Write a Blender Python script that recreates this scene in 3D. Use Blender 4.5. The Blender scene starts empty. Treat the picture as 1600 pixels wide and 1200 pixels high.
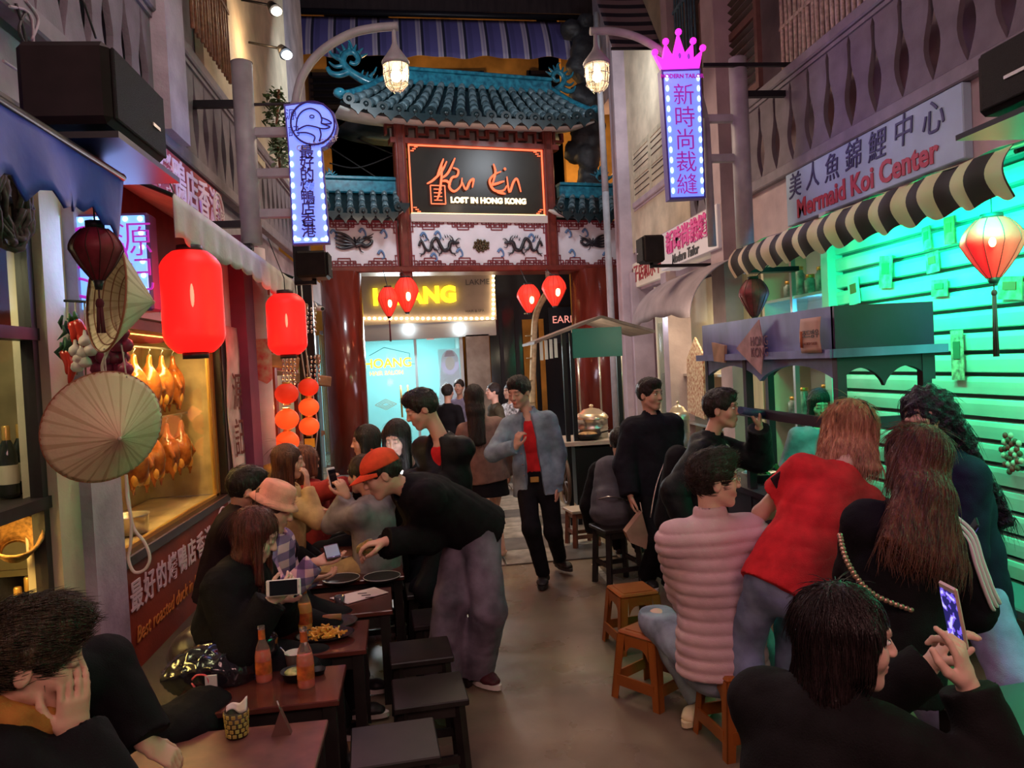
import bpy, math, random
import numpy as np
from mathutils import Vector, Matrix, Euler
random.seed(7)
SC = bpy.context.scene
COL = SC.collection
PI = math.pi

# ------------------------------------------------------------------ camera
FPX = 1200.0
PITCH = math.radians(1.51); YAW = math.radians(6.35); ROLL = math.radians(-2.9)
CAMZ = 1.75
cam_data = bpy.data.cameras.new('camera')
cam_data.sensor_width = 36.0
cam_data.lens = FPX / 1600.0 * 36.0
cam_data.clip_start = 0.05
cam_data.clip_end = 300
cam = bpy.data.objects.new('camera', cam_data)
COL.objects.link(cam)
CR = (Matrix.Rotation(-YAW, 4, 'Z') @ Matrix.Rotation(PI / 2 - PITCH, 4, 'X') @ Matrix.Rotation(ROLL, 4, 'Z'))
cam.matrix_world = Matrix.Translation((0, 0, CAMZ)) @ CR
SC.camera = cam

# ------------------------------------------------------------------ world, exposure
SC.view_settings.view_transform = 'Standard'
SC.view_settings.look = 'None'
SC.view_settings.gamma = 1
SC.view_settings.use_curve_mapping = False
SC.view_settings.exposure = 0.0
W = bpy.data.worlds.new('night'); SC.world = W; W.use_nodes = True
W.node_tree.nodes['Background'].inputs[0].default_value = (0.30, 0.22, 0.42, 1)
W.node_tree.nodes['Background'].inputs[1].default_value = 0.10

def lamp(name, kind, loc, energy, color, size=0.1, target=None, spot=None, size_y=None, blend=0.5):
 l = bpy.data.lights.new(name, kind); l.energy = energy; l.color = color
 if kind == 'AREA':
  l.size = size
  if size_y: l.shape = 'RECTANGLE'; l.size_y = size_y
 else:
  l.shadow_soft_size = size
 if kind == 'SPOT': l.spot_size = math.radians(spot or 60); l.spot_blend = blend
 o = bpy.data.objects.new(name, l); COL.objects.link(o); o.location = loc
 if target is not None:
  d = Vector(target) - Vector(loc)
  o.rotation_euler = d.to_track_quat('-Z', 'Y').to_euler()
 return o
# unseen key lamps added behind the camera and above, and the main coloured washes
lamp('key_lamp', 'AREA', (1.0, -1.2, 3.6), 58, (1.0, 0.50, 0.46), 1.6, (0.9, 4.0, 0.8))
lamp('key_lamp', 'AREA', (-1.0, -.6, 3.4), 26, (1.0, 0.62, 0.50), 1.0, (-1.2, 3.0, 1.2))
lamp('key_lamp', 'AREA', (-0.2, 3.4, 4.9), 40, (1.0, 0.72, 0.68), 1.5, (0.5, 4.6, 0))
lamp('key_lamp', 'AREA', (0.8, 7.6, 4.6), 75, (1.0, 0.74, 0.52), 1.2, (0.8, 7.4, 0))
for gy, ge in ((1.7, 60), (2.5, 75), (3.3, 75), (4.1, 75), (4.9, 50)):
 lamp('green_floodlight', 'AREA', (2.70, gy, 2.40), ge * .36, (0.0, 1.0, 0.42), 0.45, (3.2, gy, 1.98), size_y=.12)
lamp('violet_spot', 'SPOT', (1.2, 1.6, 3.0), 26, (0.30, 0.12, 1.0), 0.05, (1.9, 2.9, .9), 34, blend=0.8)

# ------------------------------------------------------------------ from pixels of the 1600 x 1200 frame to points
def ray(px, py):
 return (CR.to_3x3() @ Vector(((px - 800) / FPX, (600 - py) / FPX, -1.0)))
def onx(px, py, x):
 d = ray(px, py); t = x / d.x
 return Vector((0, 0, CAMZ)) + d * t
def ony(px, py, y):
 d = ray(px, py); t = y / d.y
 return Vector((0, 0, CAMZ)) + d * t
def onz(px, py, z):
 d = ray(px, py); t = (z - CAMZ) / d.z
 return Vector((0, 0, CAMZ)) + d * t
CRI = CR.to_3x3().transposed()
def proj(p):
 c = CRI @ (Vector(p) - Vector((0, 0, CAMZ)))
 return (800 - FPX * c.x / c.z, 600 + FPX * c.y / c.z)

# ------------------------------------------------------------------ materials
MATS = {}
def mat(name, color, rough=0.6, metal=0.0, emit=None, es=1.0, noise=0.0, nscale=8.0, bump=0.0, bscale=60.0,
  alpha=None, spec=None, trans=0.0, stretch=None, color2=None, coat=0.0, sheen=0.0, attr=False, ior=1.45, detail=4.0):
 if name in MATS: return MATS[name]
 m = bpy.data.materials.new(name); m.use_nodes = True; MATS[name] = m
 nt = m.node_tree; N = nt.nodes; L = nt.links; b = N['Principled BSDF']
 def inp(k, v):
  b.inputs[k].default_value = v
 c = tuple(color) + (1,)
 inp('Base Color', c); inp('Roughness', rough); inp('Metallic', metal); inp('IOR', ior)
 if emit is not None:
  inp('Emission Color', tuple(emit) + (1,)); inp('Emission Strength', es)
 if trans: inp('Transmission Weight', trans)
 if coat: inp('Coat Weight', coat); inp('Coat Roughness', 0.08)
 if spec is not None: inp('Specular IOR Level', spec)
 if alpha is not None: inp('Alpha', alpha)
 col_out = None
 if noise or bump:
  tc = N.new('ShaderNodeTexCoord'); mp = N.new('ShaderNodeMapping')
  L.new(tc.outputs['Object'], mp.inputs[0])
  if stretch: mp.inputs['Scale'].default_value = stretch
 if noise:
  nz = N.new('ShaderNodeTexNoise'); nz.inputs['Scale'].default_value = nscale; nz.inputs['Detail'].default_value = detail
  L.new(mp.outputs[0], nz.inputs[0])
  rp = N.new('ShaderNodeValToRGB')
  c2 = color2 if color2 else tuple(x * (1 - noise) for x in color)
  c1 = color if color2 else tuple(min(1, x * (1 + noise * .6)) for x in color)
  rp.color_ramp.elements[0].position = .32; rp.color_ramp.elements[1].position = .68
  rp.color_ramp.elements[0].color = tuple(c2) + (1,); rp.color_ramp.elements[1].color = tuple(c1) + (1,)
  L.new(nz.outputs[0], rp.inputs[0]); col_out = rp.outputs[0]
  L.new(col_out, b.inputs['Base Color'])
 if bump:
  nb = N.new('ShaderNodeTexNoise'); nb.inputs['Scale'].default_value = bscale; nb.inputs['Detail'].default_value = 3
  L.new(mp.outputs[0], nb.inputs[0])
  bp = N.new('ShaderNodeBump'); bp.inputs['Strength'].default_value = bump; bp.inputs['Distance'].default_value = 0.01
  L.new(nb.outputs[0], bp.inputs['Height']); L.new(bp.outputs[0], b.inputs['Normal'])
 if attr:
  at = N.new('ShaderNodeAttribute'); at.attribute_name = 'tint'
  mx = N.new('ShaderNodeMix'); mx.data_type = 'RGBA'; mx.blend_type = 'MULTIPLY'; mx.inputs[0].default_value = 1
  if col_out: L.new(col_out, mx.inputs[6])
  else: mx.inputs[6].default_value = c
  L.new(at.outputs[0], mx.inputs[7]); L.new(mx.outputs[2], b.inputs['Base Color'])
 return m
def stripes_mat(name, stops, freq, axis='Y', rough=0.8, emit=0.0):
 """hard stripes along one object axis; stops = [(position, colour), ...] over one period"""
 m = bpy.data.materials.new(name); m.use_nodes = True; nt = m.node_tree; N = nt.nodes; L = nt.links; b = N['Principled BSDF']
 tc = N.new('ShaderNodeTexCoord'); sp = N.new('ShaderNodeSeparateXYZ'); L.new(tc.outputs['Object'], sp.inputs[0])
 mu = N.new('ShaderNodeMath'); mu.operation = 'MULTIPLY'; mu.inputs[1].default_value = freq; L.new(sp.outputs[axis], mu.inputs[0])
 fr = N.new('ShaderNodeMath'); fr.operation = 'FRACT'; L.new(mu.outputs[0], fr.inputs[0])
 rp = N.new('ShaderNodeValToRGB'); rp.color_ramp.interpolation = 'CONSTANT'
 e = rp.color_ramp.elements
 e[0].position = stops[0][0]; e[0].color = tuple(stops[0][1]) + (1,)
 e[1].position = stops[1][0]; e[1].color = tuple(stops[1][1]) + (1,)
 for p, c in stops[2:]:
  q = e.new(p); q.color = tuple(c) + (1,)
 L.new(fr.outputs[0], rp.inputs[0]); L.new(rp.outputs[0], b.inputs['Base Color']); b.inputs['Roughness'].default_value = rough
 return m

# ------------------------------------------------------------------ objects
def tag(o, label=None, cat=None, group=None, kind=None):
 if label: o['label'] = label
 if cat: o['category'] = cat
 if group: o['group'] = group
 if kind: o['kind'] = kind
 return o
ORG = {}
ORD = ['nearest', 'second', 'third', 'fourth', 'fifth', 'sixth', 'seventh', 'eighth']
def thing(name, label, cat, loc=(0, 0, 0), group=None, rotz=0.0):
 o = bpy.data.objects.new(name, None); o.empty_display_size = 0.1; COL.objects.link(o)
 o.location = loc; o.rotation_euler = (0, 0, rotz); tag(o, label, cat, group)
 ORG[o.name] = Vector(loc)
 return o
def org_of(o):
 while o.parent is not None: o = o.parent
 return ORG.get(o.name, Vector((0, 0, 0)))
def copy_tree(o, parent=None, top=True):
 c = o.copy(); COL.objects.link(c)
 if parent is not None: c.parent = parent
 for ch in list(o.children): copy_tree(ch, c, False)
 return c
def dup(o, loc, rotz=None, label=None, group=None, rot=None, scale=None):
 c = copy_tree(o); c.location = loc
 if rotz is not None: c.rotation_euler = (0, 0, rotz)
 if rot is not None: c.rotation_euler = rot
 if scale is not None: c.scale = scale
 if label: c['label'] = label
 if group: c['group'] = group
 return c

def link_mesh(name, me, parent=None, mats=()):
 o = bpy.data.objects.new(name, me); COL.objects.link(o)
 for m in mats: me.materials.append(m)
 if parent is not None: o.parent = parent
 return o

class MB:
 def __init__(s): s.v = []; s.f = []; s.m = []; s.sm = []
 def add(s, verts, faces, mi=0, smooth=False, M=None):
  b = len(s.v)
  if M is not None: verts = [M @ Vector(v) for v in verts]
  s.v.extend([tuple(v) for v in verts]); s.f.extend([tuple(i + b for i in f) for f in faces])
  s.m.extend([mi] * len(faces)); s.sm.extend([smooth] * len(faces)); return s
 def box(s, c, d, mi=0, M=None, bev=0.0):
  x, y, z = c; a, b, e = d[0] / 2, d[1] / 2, d[2] / 2
  if bev <= 0:
   V = [(x + i * a, y + j * b, z + k * e) for i in (-1, 1) for j in (-1, 1) for k in (-1, 1)]
   F = [(0, 1, 3, 2), (4, 6, 7, 5), (0, 4, 5, 1), (2, 3, 7, 6), (0, 2, 6, 4), (1, 5, 7, 3)]
   return s.add(V, F, mi, False, M)
  # bevelled box: each corner becomes three vertices
  V = []; idx = {}
  for i in (-1, 1):
   for j in (-1, 1):
    for k in (-1, 1):
     idx[(i, j, k)] = len(V)
     V += [(x + i * a, y + j * (b - bev), z + k * (e - bev)), (x + i * (a - bev), y + j * b, z + k * (e - bev)), (x + i * (a - bev), y + j * (b - bev), z + k * e)]
  F = []
  for ax in range(3):
   for sg in (-1, 1):
    q = []
    for (p, r) in ((-1, -1), (1, -1), (1, 1), (-1, 1)):
     key = [0, 0, 0]; key[ax] = sg; key[(ax + 1) % 3] = p; key[(ax + 2) % 3] = r
     q.append(idx[tuple(key)] + ax)
    F.append(tuple(q if sg > 0 else q[::-1]))
  for ax in range(3):
   o1, o2 = (ax + 1) % 3, (ax + 2) % 3
   for p in (-1, 1):
    for r in (-1, 1):
     ka = [0, 0, 0]; ka[ax] = -1; ka[o1] = p; ka[o2] = r; kb = list(ka); kb[ax] = 1
     A = idx[tuple(ka)]; B = idx[tuple(kb)]
     q = (A + o1, B + o1, B + o2, A + o2)
     F.append(q if p * r < 0 else q[::-1])
  for key, A in idx.items():
   q = (A, A + 1, A + 2)
   F.append(q if key[0] * key[1] * key[2] > 0 else q[::-1])
  return s.add(V, F, mi, False, M)
 def bar(s, p, q, w, h, mi=0, up=(0, 0, 1), bev=0.0):
  p = Vector(p); q = Vector(q); d = q - p; L = d.length; y = d.normalized(); u = Vector(up)
  x = y.cross(u)
  if x.length < 1e-4: x = y.cross(Vector((1, 0, 0)))
  x.normalize(); z = x.cross(y)
  M = Matrix.Translation((p + q) / 2) @ Matrix((x, y, z)).transposed().to_4x4()
  return s.box((0, 0, 0), (w, L, h), mi, M, bev)
 def ring_loft(s, rings, mi=0, smooth=True, cap=True, close=True):
  n = len(rings[0]); V = [v for r in rings for v in r]; F = []
  for i in range(len(rings) - 1):
   for j in range(n if close else n - 1):
    k = (j + 1) % n
    F.append((i * n + j, i * n + k, (i + 1) * n + k, (i + 1) * n + j))
  s.add(V, F, mi, smooth)
  if cap:
   b = len(s.v) - len(V)
   s.f.append(tuple(b + j for j in range(n))[::-1]); s.f.append(tuple(b + (len(rings) - 1) * n + j for j in range(n)))
   s.m += [mi, mi]; s.sm += [False, False]
  return s
 def cyl(s, p, q, r0, r1=None, n=12, mi=0, smooth=True, cap=True):
  return s.tube([p, q], [r0, r0 if r1 is None else r1], n, mi, smooth, cap)
 def tube(s, pts, r, n=8, mi=0, smooth=True, cap=True):
  pts = [Vector(p) for p in pts]; N = len(pts)
  if not hasattr(r, '__len__'): r = [r] * N
  rings = []; prev = None
  for i, p in enumerate(pts):
   t = (pts[min(i + 1, N - 1)] - pts[max(i - 1, 0)])
   if t.length < 1e-9: t = Vector((0, 0, 1))
   t.normalize()
   if prev is None:
    a = Vector((0, 0, 1)) if abs(t.z) < .9 else Vector((1, 0, 0)); x = t.cross(a).normalized()
   else:
    x = (prev - t * prev.dot(t)); x.normalize()
   prev = x; y = t.cross(x)
   rings.append([p + x * (r[i] * math.cos(2 * PI * k / n)) + y * (r[i] * math.sin(2 * PI * k / n)) for k in range(n)])
  return s.ring_loft(rings, mi, smooth, cap)
 def lathe(s, prof, n=24, M=None, mi=0, smooth=True, lobes=0, lob=0.0, cap=False):
  """prof = [(r, z), ...] turned about z"""
  rings = []
  for r, z in prof:
   ring = []
   for k in range(n):
    a = 2 * PI * k / n; rr = r * (1 - lob * abs(math.sin(a * lobes / 2)) if lobes else 1)
    v = Vector((rr * math.cos(a), rr * math.sin(a), z)); ring.append(M @ v if M is not None else v)
   rings.append(ring)
  return s.ring_loft(rings, mi, smooth, cap)
 def ell(s, c, r, n=12, m=8, mi=0, M=None, smooth=True):
  prof = [(math.sin(PI * i / m), -math.cos(PI * i / m)) for i in range(m + 1)]
  T = Matrix.Translation(c) @ Matrix.Diagonal((r[0], r[1], r[2], 1))
  if M is not None: T = M @ T
  return s.lathe([(max(a, 1e-3), b) for a, b in prof], n, T, mi, smooth)
 def prism(s, pts, vec, mi=0, smooth=False):
  """closed polygon (3-D points) extruded along vec"""
  n = len(pts); v = Vector(vec); P = [Vector(p) for p in pts]
  V = P + [p + v for p in P]
  F = [tuple(range(n))[::-1], tuple(range(n, 2 * n))] + [(i, (i + 1) % n, n + (i + 1) % n, n + i) for i in range(n)]
  return s.add(V, F, mi, smooth)
 def sheet(s, fn, nu, nv, mi=0, thick=0.0, smooth=True):
  """fn(u, v) -> point, u and v in 0..1"""
  V = [fn(i / nu, j / nv) for i in range(nu + 1) for j in range(nv + 1)]
  F = [(i * (nv + 1) + j, (i + 1) * (nv + 1) + j, (i + 1) * (nv + 1) + j + 1, i * (nv + 1) + j + 1) for i in range(nu) for j in range(nv)]
  return s.add(V, F, mi, smooth)
 def build(s, name, mats, parent=None, local=False, thick=0.0):
  me = bpy.data.meshes.new(name)
  o0 = Vector((0, 0, 0)) if (local or parent is None) else org_of(parent)
  me.from_pydata([(v[0] - o0.x, v[1] - o0.y, v[2] - o0.z) for v in s.v], [], s.f)
  if not isinstance(mats, (list, tuple)): mats = [mats]
  for m in mats: me.materials.append(m)
  me.polygons.foreach_set('material_index', s.m); me.polygons.foreach_set('use_smooth', s.sm)
  me.update()
  o = bpy.data.objects.new(name, me); COL.objects.link(o)
  if parent is not None: o.parent = parent
  if thick:
   md = o.modifiers.new('solid', 'SOLIDIFY'); md.thickness = thick; md.offset = 0
  return o
def texts_to_meshes():
 bpy.context.view_layer.update(); dg = bpy.context.evaluated_depsgraph_get()
 for o in [o for o in SC.objects if o.type == 'FONT']:
  me = bpy.data.meshes.new_from_object(o.evaluated_get(dg)); n = bpy.data.objects.new('lettering', me); COL.objects.link(n); n.parent = o.parent; n.matrix_local = o.matrix_local.copy(); bpy.data.objects.remove(o)
def structure(name, mb, mats):
 o = mb.build(name, mats); o['kind'] = 'structure'; return o

def text(body, M, size, material, parent, name='lettering', extrude=0.004, align='CENTER', space=1.0, sx=1.0, shear=0.0, offset=0.0, label=None):
 """flat lettering; M maps local x = reading direction, y = up, z = out of the surface (world coordinates)"""
 c = bpy.data.curves.new(name, 'FONT'); c.body = body; c.size = size; c.extrude = extrude; c.align_x = align; c.align_y = 'CENTER'
 c.space_character = space; c.shear = shear; c.resolution_u = 3; c.offset = offset
 c.materials.append(material)
 o = bpy.data.objects.new(name, c); COL.objects.link(o)
 MM = Matrix.Translation(-org_of(parent)) @ M @ Matrix.Diagonal((sx, 1, 1, 1)) if parent is not None else M @ Matrix.Diagonal((sx, 1, 1, 1))
 if parent is not None: o.parent = parent
 o.matrix_local = MM if parent is not None else MM
 if label: o['label'] = label
 return o
def frame3(o, x, y):
 """matrix with origin o, local x along x, local y roughly along y"""
 x = Vector(x).normalized(); z = x.cross(Vector(y)).normalized(); yy = z.cross(x)
 return Matrix.Translation(o) @ Matrix((x, yy, z)).transposed().to_4x4()
def catmull(pts, k=6):
 P = [Vector(p) for p in pts]; out = []
 for i in range(len(P) - 1):
  a = P[max(i - 1, 0)]; b = P[i]; c = P[i + 1]; d = P[min(i + 2, len(P) - 1)]
  for j in range(k):
   t = j / k
   out.append(.5 * ((2 * b) + (c - a) * t + (2 * a - 5 * b + 4 * c - d) * t * t + (3 * b - a - 3 * c + d) * t ** 3))
 out.append(P[-1]); return out
# ------------------------------------------------------------------ smooth solids from blended limbs (distance field -> surface)
def V3(*a): return np.array(a if len(a) == 3 else tuple(a[0]), dtype=np.float64)
def nrm(v): v = np.asarray(v, float); return v / (np.linalg.norm(v) + 1e-12)
class Field:
 def __init__(s, lo, hi, h, fine=(), hf=None):
  ax = []
  for k in range(3):
   pts = [lo[k]]
   while pts[-1] < hi[k]:
    x = pts[-1]; st = h
    for (a, b) in fine:
     if a[k] - h <= x <= b[k]: st = hf
    pts.append(x + st)
   ax.append(np.array(pts))
  s.ax = ax; s.n = [len(a) for a in ax]
  s.g = np.full(s.n, 1.0, np.float32)
 def _box(s, lo, hi):
  sl = []
  for k in range(3):
   i = max(0, np.searchsorted(s.ax[k], lo[k]) - 1); j = min(s.n[k], np.searchsorted(s.ax[k], hi[k]) + 1)
   if j <= i: return None
   sl.append(slice(i, j))
  return tuple(sl)
 def _apply(s, sl, d, k, sub):
  g = s.g[sl]
  if sub:
   d = -d; h = np.maximum(k - np.abs(g - d), 0) / k; s.g[sl] = np.maximum(g, d) + h * h * k * .25
  else:
   h = np.maximum(k - np.abs(g - d), 0) / k; s.g[sl] = np.minimum(g, d) - h * h * k * .25
 def _grid(s, sl):
  return np.meshgrid(s.ax[0][sl[0]], s.ax[1][sl[1]], s.ax[2][sl[2]], indexing='ij', sparse=True)
 def cap(s, a, b, ra, rb=None, k=.02, sub=False, flat=None):
  a = V3(a); b = V3(b); rb = ra if rb is None else rb; R = max(ra, rb) + k + .03
  sl = s._box(np.minimum(a, b) - R, np.maximum(a, b) + R)
  if sl is None: return
  X, Y, Z = s._grid(sl); ba = b - a; L = ba @ ba + 1e-12
  t = np.clip(((X - a[0]) * ba[0] + (Y - a[1]) * ba[1] + (Z - a[2]) * ba[2]) / L, 0, 1)
  d = np.sqrt((X - a[0] - t * ba[0]) ** 2 + (Y - a[1] - t * ba[1]) ** 2 + (Z - a[2] - t * ba[2]) ** 2) - (ra + (rb - ra) * t)
  if flat is not None:
   p_, n_ = V3(flat[0]), nrm(flat[1]); d = np.maximum(d, (X - p_[0]) * n_[0] + (Y - p_[1]) * n_[1] + (Z - p_[2]) * n_[2])
  s._apply(sl, d.astype(np.float32), k, sub)
 def ecap(s, a, b, A, B, side, k=.03, sub=False):
  """A, B = (half width along side, half depth across) at both ends"""
  a = V3(a); b = V3(b); side = V3(side); R = max(max(A), max(B)) + k + .03
  sl = s._box(np.minimum(a, b) - R, np.maximum(a, b) + R)
  if sl is None: return
  X, Y, Z = s._grid(sl); ba = b - a; L = ba @ ba + 1e-12; ax = ba / math.sqrt(L)
  side = nrm(side - ax * (side @ ax)); fr = np.cross(ax, side)
  x = X - a[0]; y = Y - a[1]; z = Z - a[2]
  u = (x * ba[0] + y * ba[1] + z * ba[2]) / L; t = np.clip(u, 0, 1)
  ps = x * side[0] + y * side[1] + z * side[2]; pf = x * fr[0] + y * fr[1] + z * fr[2]; pa = (u - t) * math.sqrt(L)
  rs = A[0] + (B[0] - A[0]) * t; rf = A[1] + (B[1] - A[1]) * t; rm = np.minimum(rs, rf)
  q = np.sqrt((ps / rs) ** 2 + (pf / rf) ** 2 + (pa / rm) ** 2)
  q2 = np.sqrt((ps / rs ** 2) ** 2 + (pf / rf ** 2) ** 2 + (pa / rm ** 2) ** 2) + 1e-6
  d = q * (q - 1) / q2
  s._apply(sl, d.astype(np.float32), k, sub)
 def ell(s, c, r, M=None, k=.02, sub=False):
  c = V3(c); R = max(r) + k + .02
  sl = s._box(c - R, c + R)
  if sl is None: return
  X, Y, Z = s._grid(sl); x = X - c[0]; y = Y - c[1]; z = Z - c[2]
  if M is None: M = np.eye(3)
  ls = [x * M[0][i] + y * M[1][i] + z * M[2][i] for i in range(3)]   # M columns = local axes
  q = np.sqrt((ls[0] / r[0]) ** 2 + (ls[1] / r[1]) ** 2 + (ls[2] / r[2]) ** 2)
  q2 = np.sqrt((ls[0] / r[0] ** 2) ** 2 + (ls[1] / r[1] ** 2) ** 2 + (ls[2] / r[2] ** 2) ** 2) + 1e-6
  s._apply(sl, (q * (q - 1) / q2).astype(np.float32), k, sub)
 def cut(s, p, n, R=None, at=None):
  """remove what lies on the side n of the plane through p (within radius R of at)"""
  p = V3(p); n = nrm(n); sl = (slice(None),) * 3
  if R: at = V3(at if at is not None else p); sl = s._box(at - R, at + R)
  if sl is None: return
  X, Y, Z = s._grid(sl); d = (X - p[0]) * n[0] + (Y - p[1]) * n[1] + (Z - p[2]) * n[2]
  s.g[sl] = np.maximum(s.g[sl], d.astype(np.float32))
 def mesh(s):
  g = s.g; nx, ny, nz = g.shape; ins = g < 0
  if not ins.any(): return np.zeros((0, 3)), np.zeros((0, 4), int)
  c = np.zeros((nx - 1, ny - 1, nz - 1), np.int8)
  for i in (0, 1):
   for j in (0, 1):
    for k in (0, 1): c += ins[i:nx - 1 + i, j:ny - 1 + j, k:nz - 1 + k]
  act = (c > 0) & (c < 8); I = np.argwhere(act)
  idx = np.full(act.shape, -1, np.int64); idx[tuple(I.T)] = np.arange(len(I))
  P = np.zeros((len(I), 3)); cnt = np.zeros(len(I))
  cor = [(i, j, k) for i in (0, 1) for j in (0, 1) for k in (0, 1)]
  val = {q: g[I[:, 0] + q[0], I[:, 1] + q[1], I[:, 2] + q[2]] for q in cor}
  pos = {q: np.stack([s.ax[0][I[:, 0] + q[0]], s.ax[1][I[:, 1] + q[1]], s.ax[2][I[:, 2] + q[2]]], 1) for q in cor}
  for a in cor:
   for ax in range(3):
    if a[ax]: continue
    b = list(a); b[ax] = 1; b = tuple(b); va, vb = val[a], val[b]; m = (va < 0) != (vb < 0)
    t = np.where(m, va / np.where(m, va - vb, 1), 0)[:, None]
    P += np.where(m[:, None], pos[a] * (1 - t) + pos[b] * t, 0); cnt += m
  P /= cnt[:, None]
  F = []
  for ax in range(3):
   o1, o2 = (ax + 1) % 3, (ax + 2) % 3
   sa = [slice(None)] * 3; sb = [slice(None)] * 3; sa[ax] = slice(0, -1); sb[ax] = slice(1, None)
   A = ins[tuple(sa)]; B = ins[tuple(sb)]; ch = A != B
   E = np.argwhere(ch); ok = (E[:, o1] > 0) & (E[:, o2] > 0) & (E[:, o1] < g.shape[o1] - 1) & (E[:, o2] < g.shape[o2] - 1)
   E = E[ok]; fl = A[tuple(E.T)]
   def cell(d1, d2):
    C = E.copy(); C[:, o1] -= d1; C[:, o2] -= d2; return idx[C[:, 0], C[:, 1], C[:, 2]]
   q = np.stack([cell(1, 1), cell(0, 1), cell(0, 0), cell(1, 0)], 1)
   q[~fl] = q[~fl][:, ::-1]; F.append(q)
  F = np.concatenate(F); F = F[(F >= 0).all(1)]
  return P, F
def vnormals(P, F):
 a = P[F[:, 0]]; n = np.cross(P[F[:, 2]] - a, P[F[:, 3]] - P[F[:, 1]])
 N = np.zeros_like(P)
 for k in range(4): np.add.at(N, F[:, k], n)
 return N / (np.linalg.norm(N, axis=1, keepdims=True) + 1e-12)
def np_mesh(name, P, F, mats, parent, tint=None):
 me = bpy.data.meshes.new(name); o0 = np.array(org_of(parent)) if parent is not None else np.zeros(3)
 me.vertices.add(len(P)); me.vertices.foreach_set('co', (P - o0).astype(np.float32).ravel())
 n = F.shape[1]
 me.loops.add(len(F) * n); me.loops.foreach_set('vertex_index', F.astype(np.int32).ravel())
 me.polygons.add(len(F)); me.polygons.foreach_set('loop_start', np.arange(0, len(F) * n, n, dtype=np.int32))
 me.update(calc_edges=True)
 me.polygons.foreach_set('use_smooth', np.ones(len(F), bool))
 for m in (mats if isinstance(mats, (list, tuple)) else [mats]): me.materials.append(m)
 if tint is not None:
  at = me.color_attributes.new('tint', 'FLOAT_COLOR', 'POINT')
  at.data.foreach_set('color', np.concatenate([tint, np.ones((len(P), 1))], 1).astype(np.float32).ravel())
 o = bpy.data.objects.new(name, me); COL.objects.link(o)
 if parent is not None: o.parent = parent
 return o
def wrinkle(P, seed=0, f=18.0):
 r = np.random.RandomState(seed); out = np.zeros(len(P))
 w = P + .02 * np.sin(P[:, [1, 2, 0]] * 9 + seed)
 for i in range(5):
  d = nrm(r.randn(3)); ph = r.rand() * 6
  s = np.sin(w @ d * f * (1 + i * .5) + ph + 1.5 * np.sin(w @ nrm(r.randn(3)) * f * .4))
  out += (1 - np.abs(s)) ** 2 / (1 + i * .4)
 return out / 3
# ------------------------------------------------------------------ people
SKIN = mat('skin', (0.62, 0.36, 0.26), 0.5, attr=True, bump=.05, bscale=220)
SKIN_PALE = mat('skin_pale', (0.72, 0.46, 0.36), 0.5, attr=True, bump=.05, bscale=220)
SKIN_TAN = mat('skin_tan', (0.50, 0.27, 0.18), 0.5, attr=True, bump=.05, bscale=220)
HAIR_BLACK = mat('hair_black', (0.016, 0.011, 0.010), 0.38, noise=.5, nscale=90, stretch=(1, 1, .06), bump=.9, bscale=170)
HAIR_BROWN = mat('hair_brown', (0.085, 0.028, 0.016), 0.38, noise=.6, nscale=80, stretch=(1, 1, .06), bump=.9, bscale=170)
HAIR_RED = mat('hair_auburn', (0.11, 0.026, 0.02), 0.4, noise=.6, nscale=80, stretch=(1, 1, .06), bump=.9, bscale=170)
HAIR_BLOND = mat('hair_blond', (0.62, 0.30, 0.15), 0.42, noise=.6, nscale=70, stretch=(1, 1, .05), color2=(0.30, 0.12, 0.06), bump=.9, bscale=150)
HAIR_OMBRE = mat('hair_light_brown', (0.20, 0.075, 0.035), 0.4, noise=.7, nscale=60, stretch=(1, 1, .05), color2=(0.055, 0.018, 0.012), bump=.9, bscale=150)
EYE_W = mat('eye_white', (0.75, 0.72, 0.68), 0.25); EYE_I = mat('eye_iris', (0.02, 0.01, 0.008), 0.15)
SOLE_W = mat('sole_white', (0.72, 0.66, 0.62), 0.6); SOLE_B = mat('sole_black', (0.02, 0.02, 0.02), 0.6)
def cloth(name, c, rough=.85, noise=.25, sc=14, bump=.25, bs=240, **k): return mat(name, c, rough, noise=noise, nscale=sc, bump=bump, bscale=bs, spec=.15, **k)
BLACK = cloth('black_cloth', (0.008, 0.007, 0.009))
BLACK2 = cloth('black_nylon', (0.010, 0.011, 0.014), rough=.5)

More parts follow.
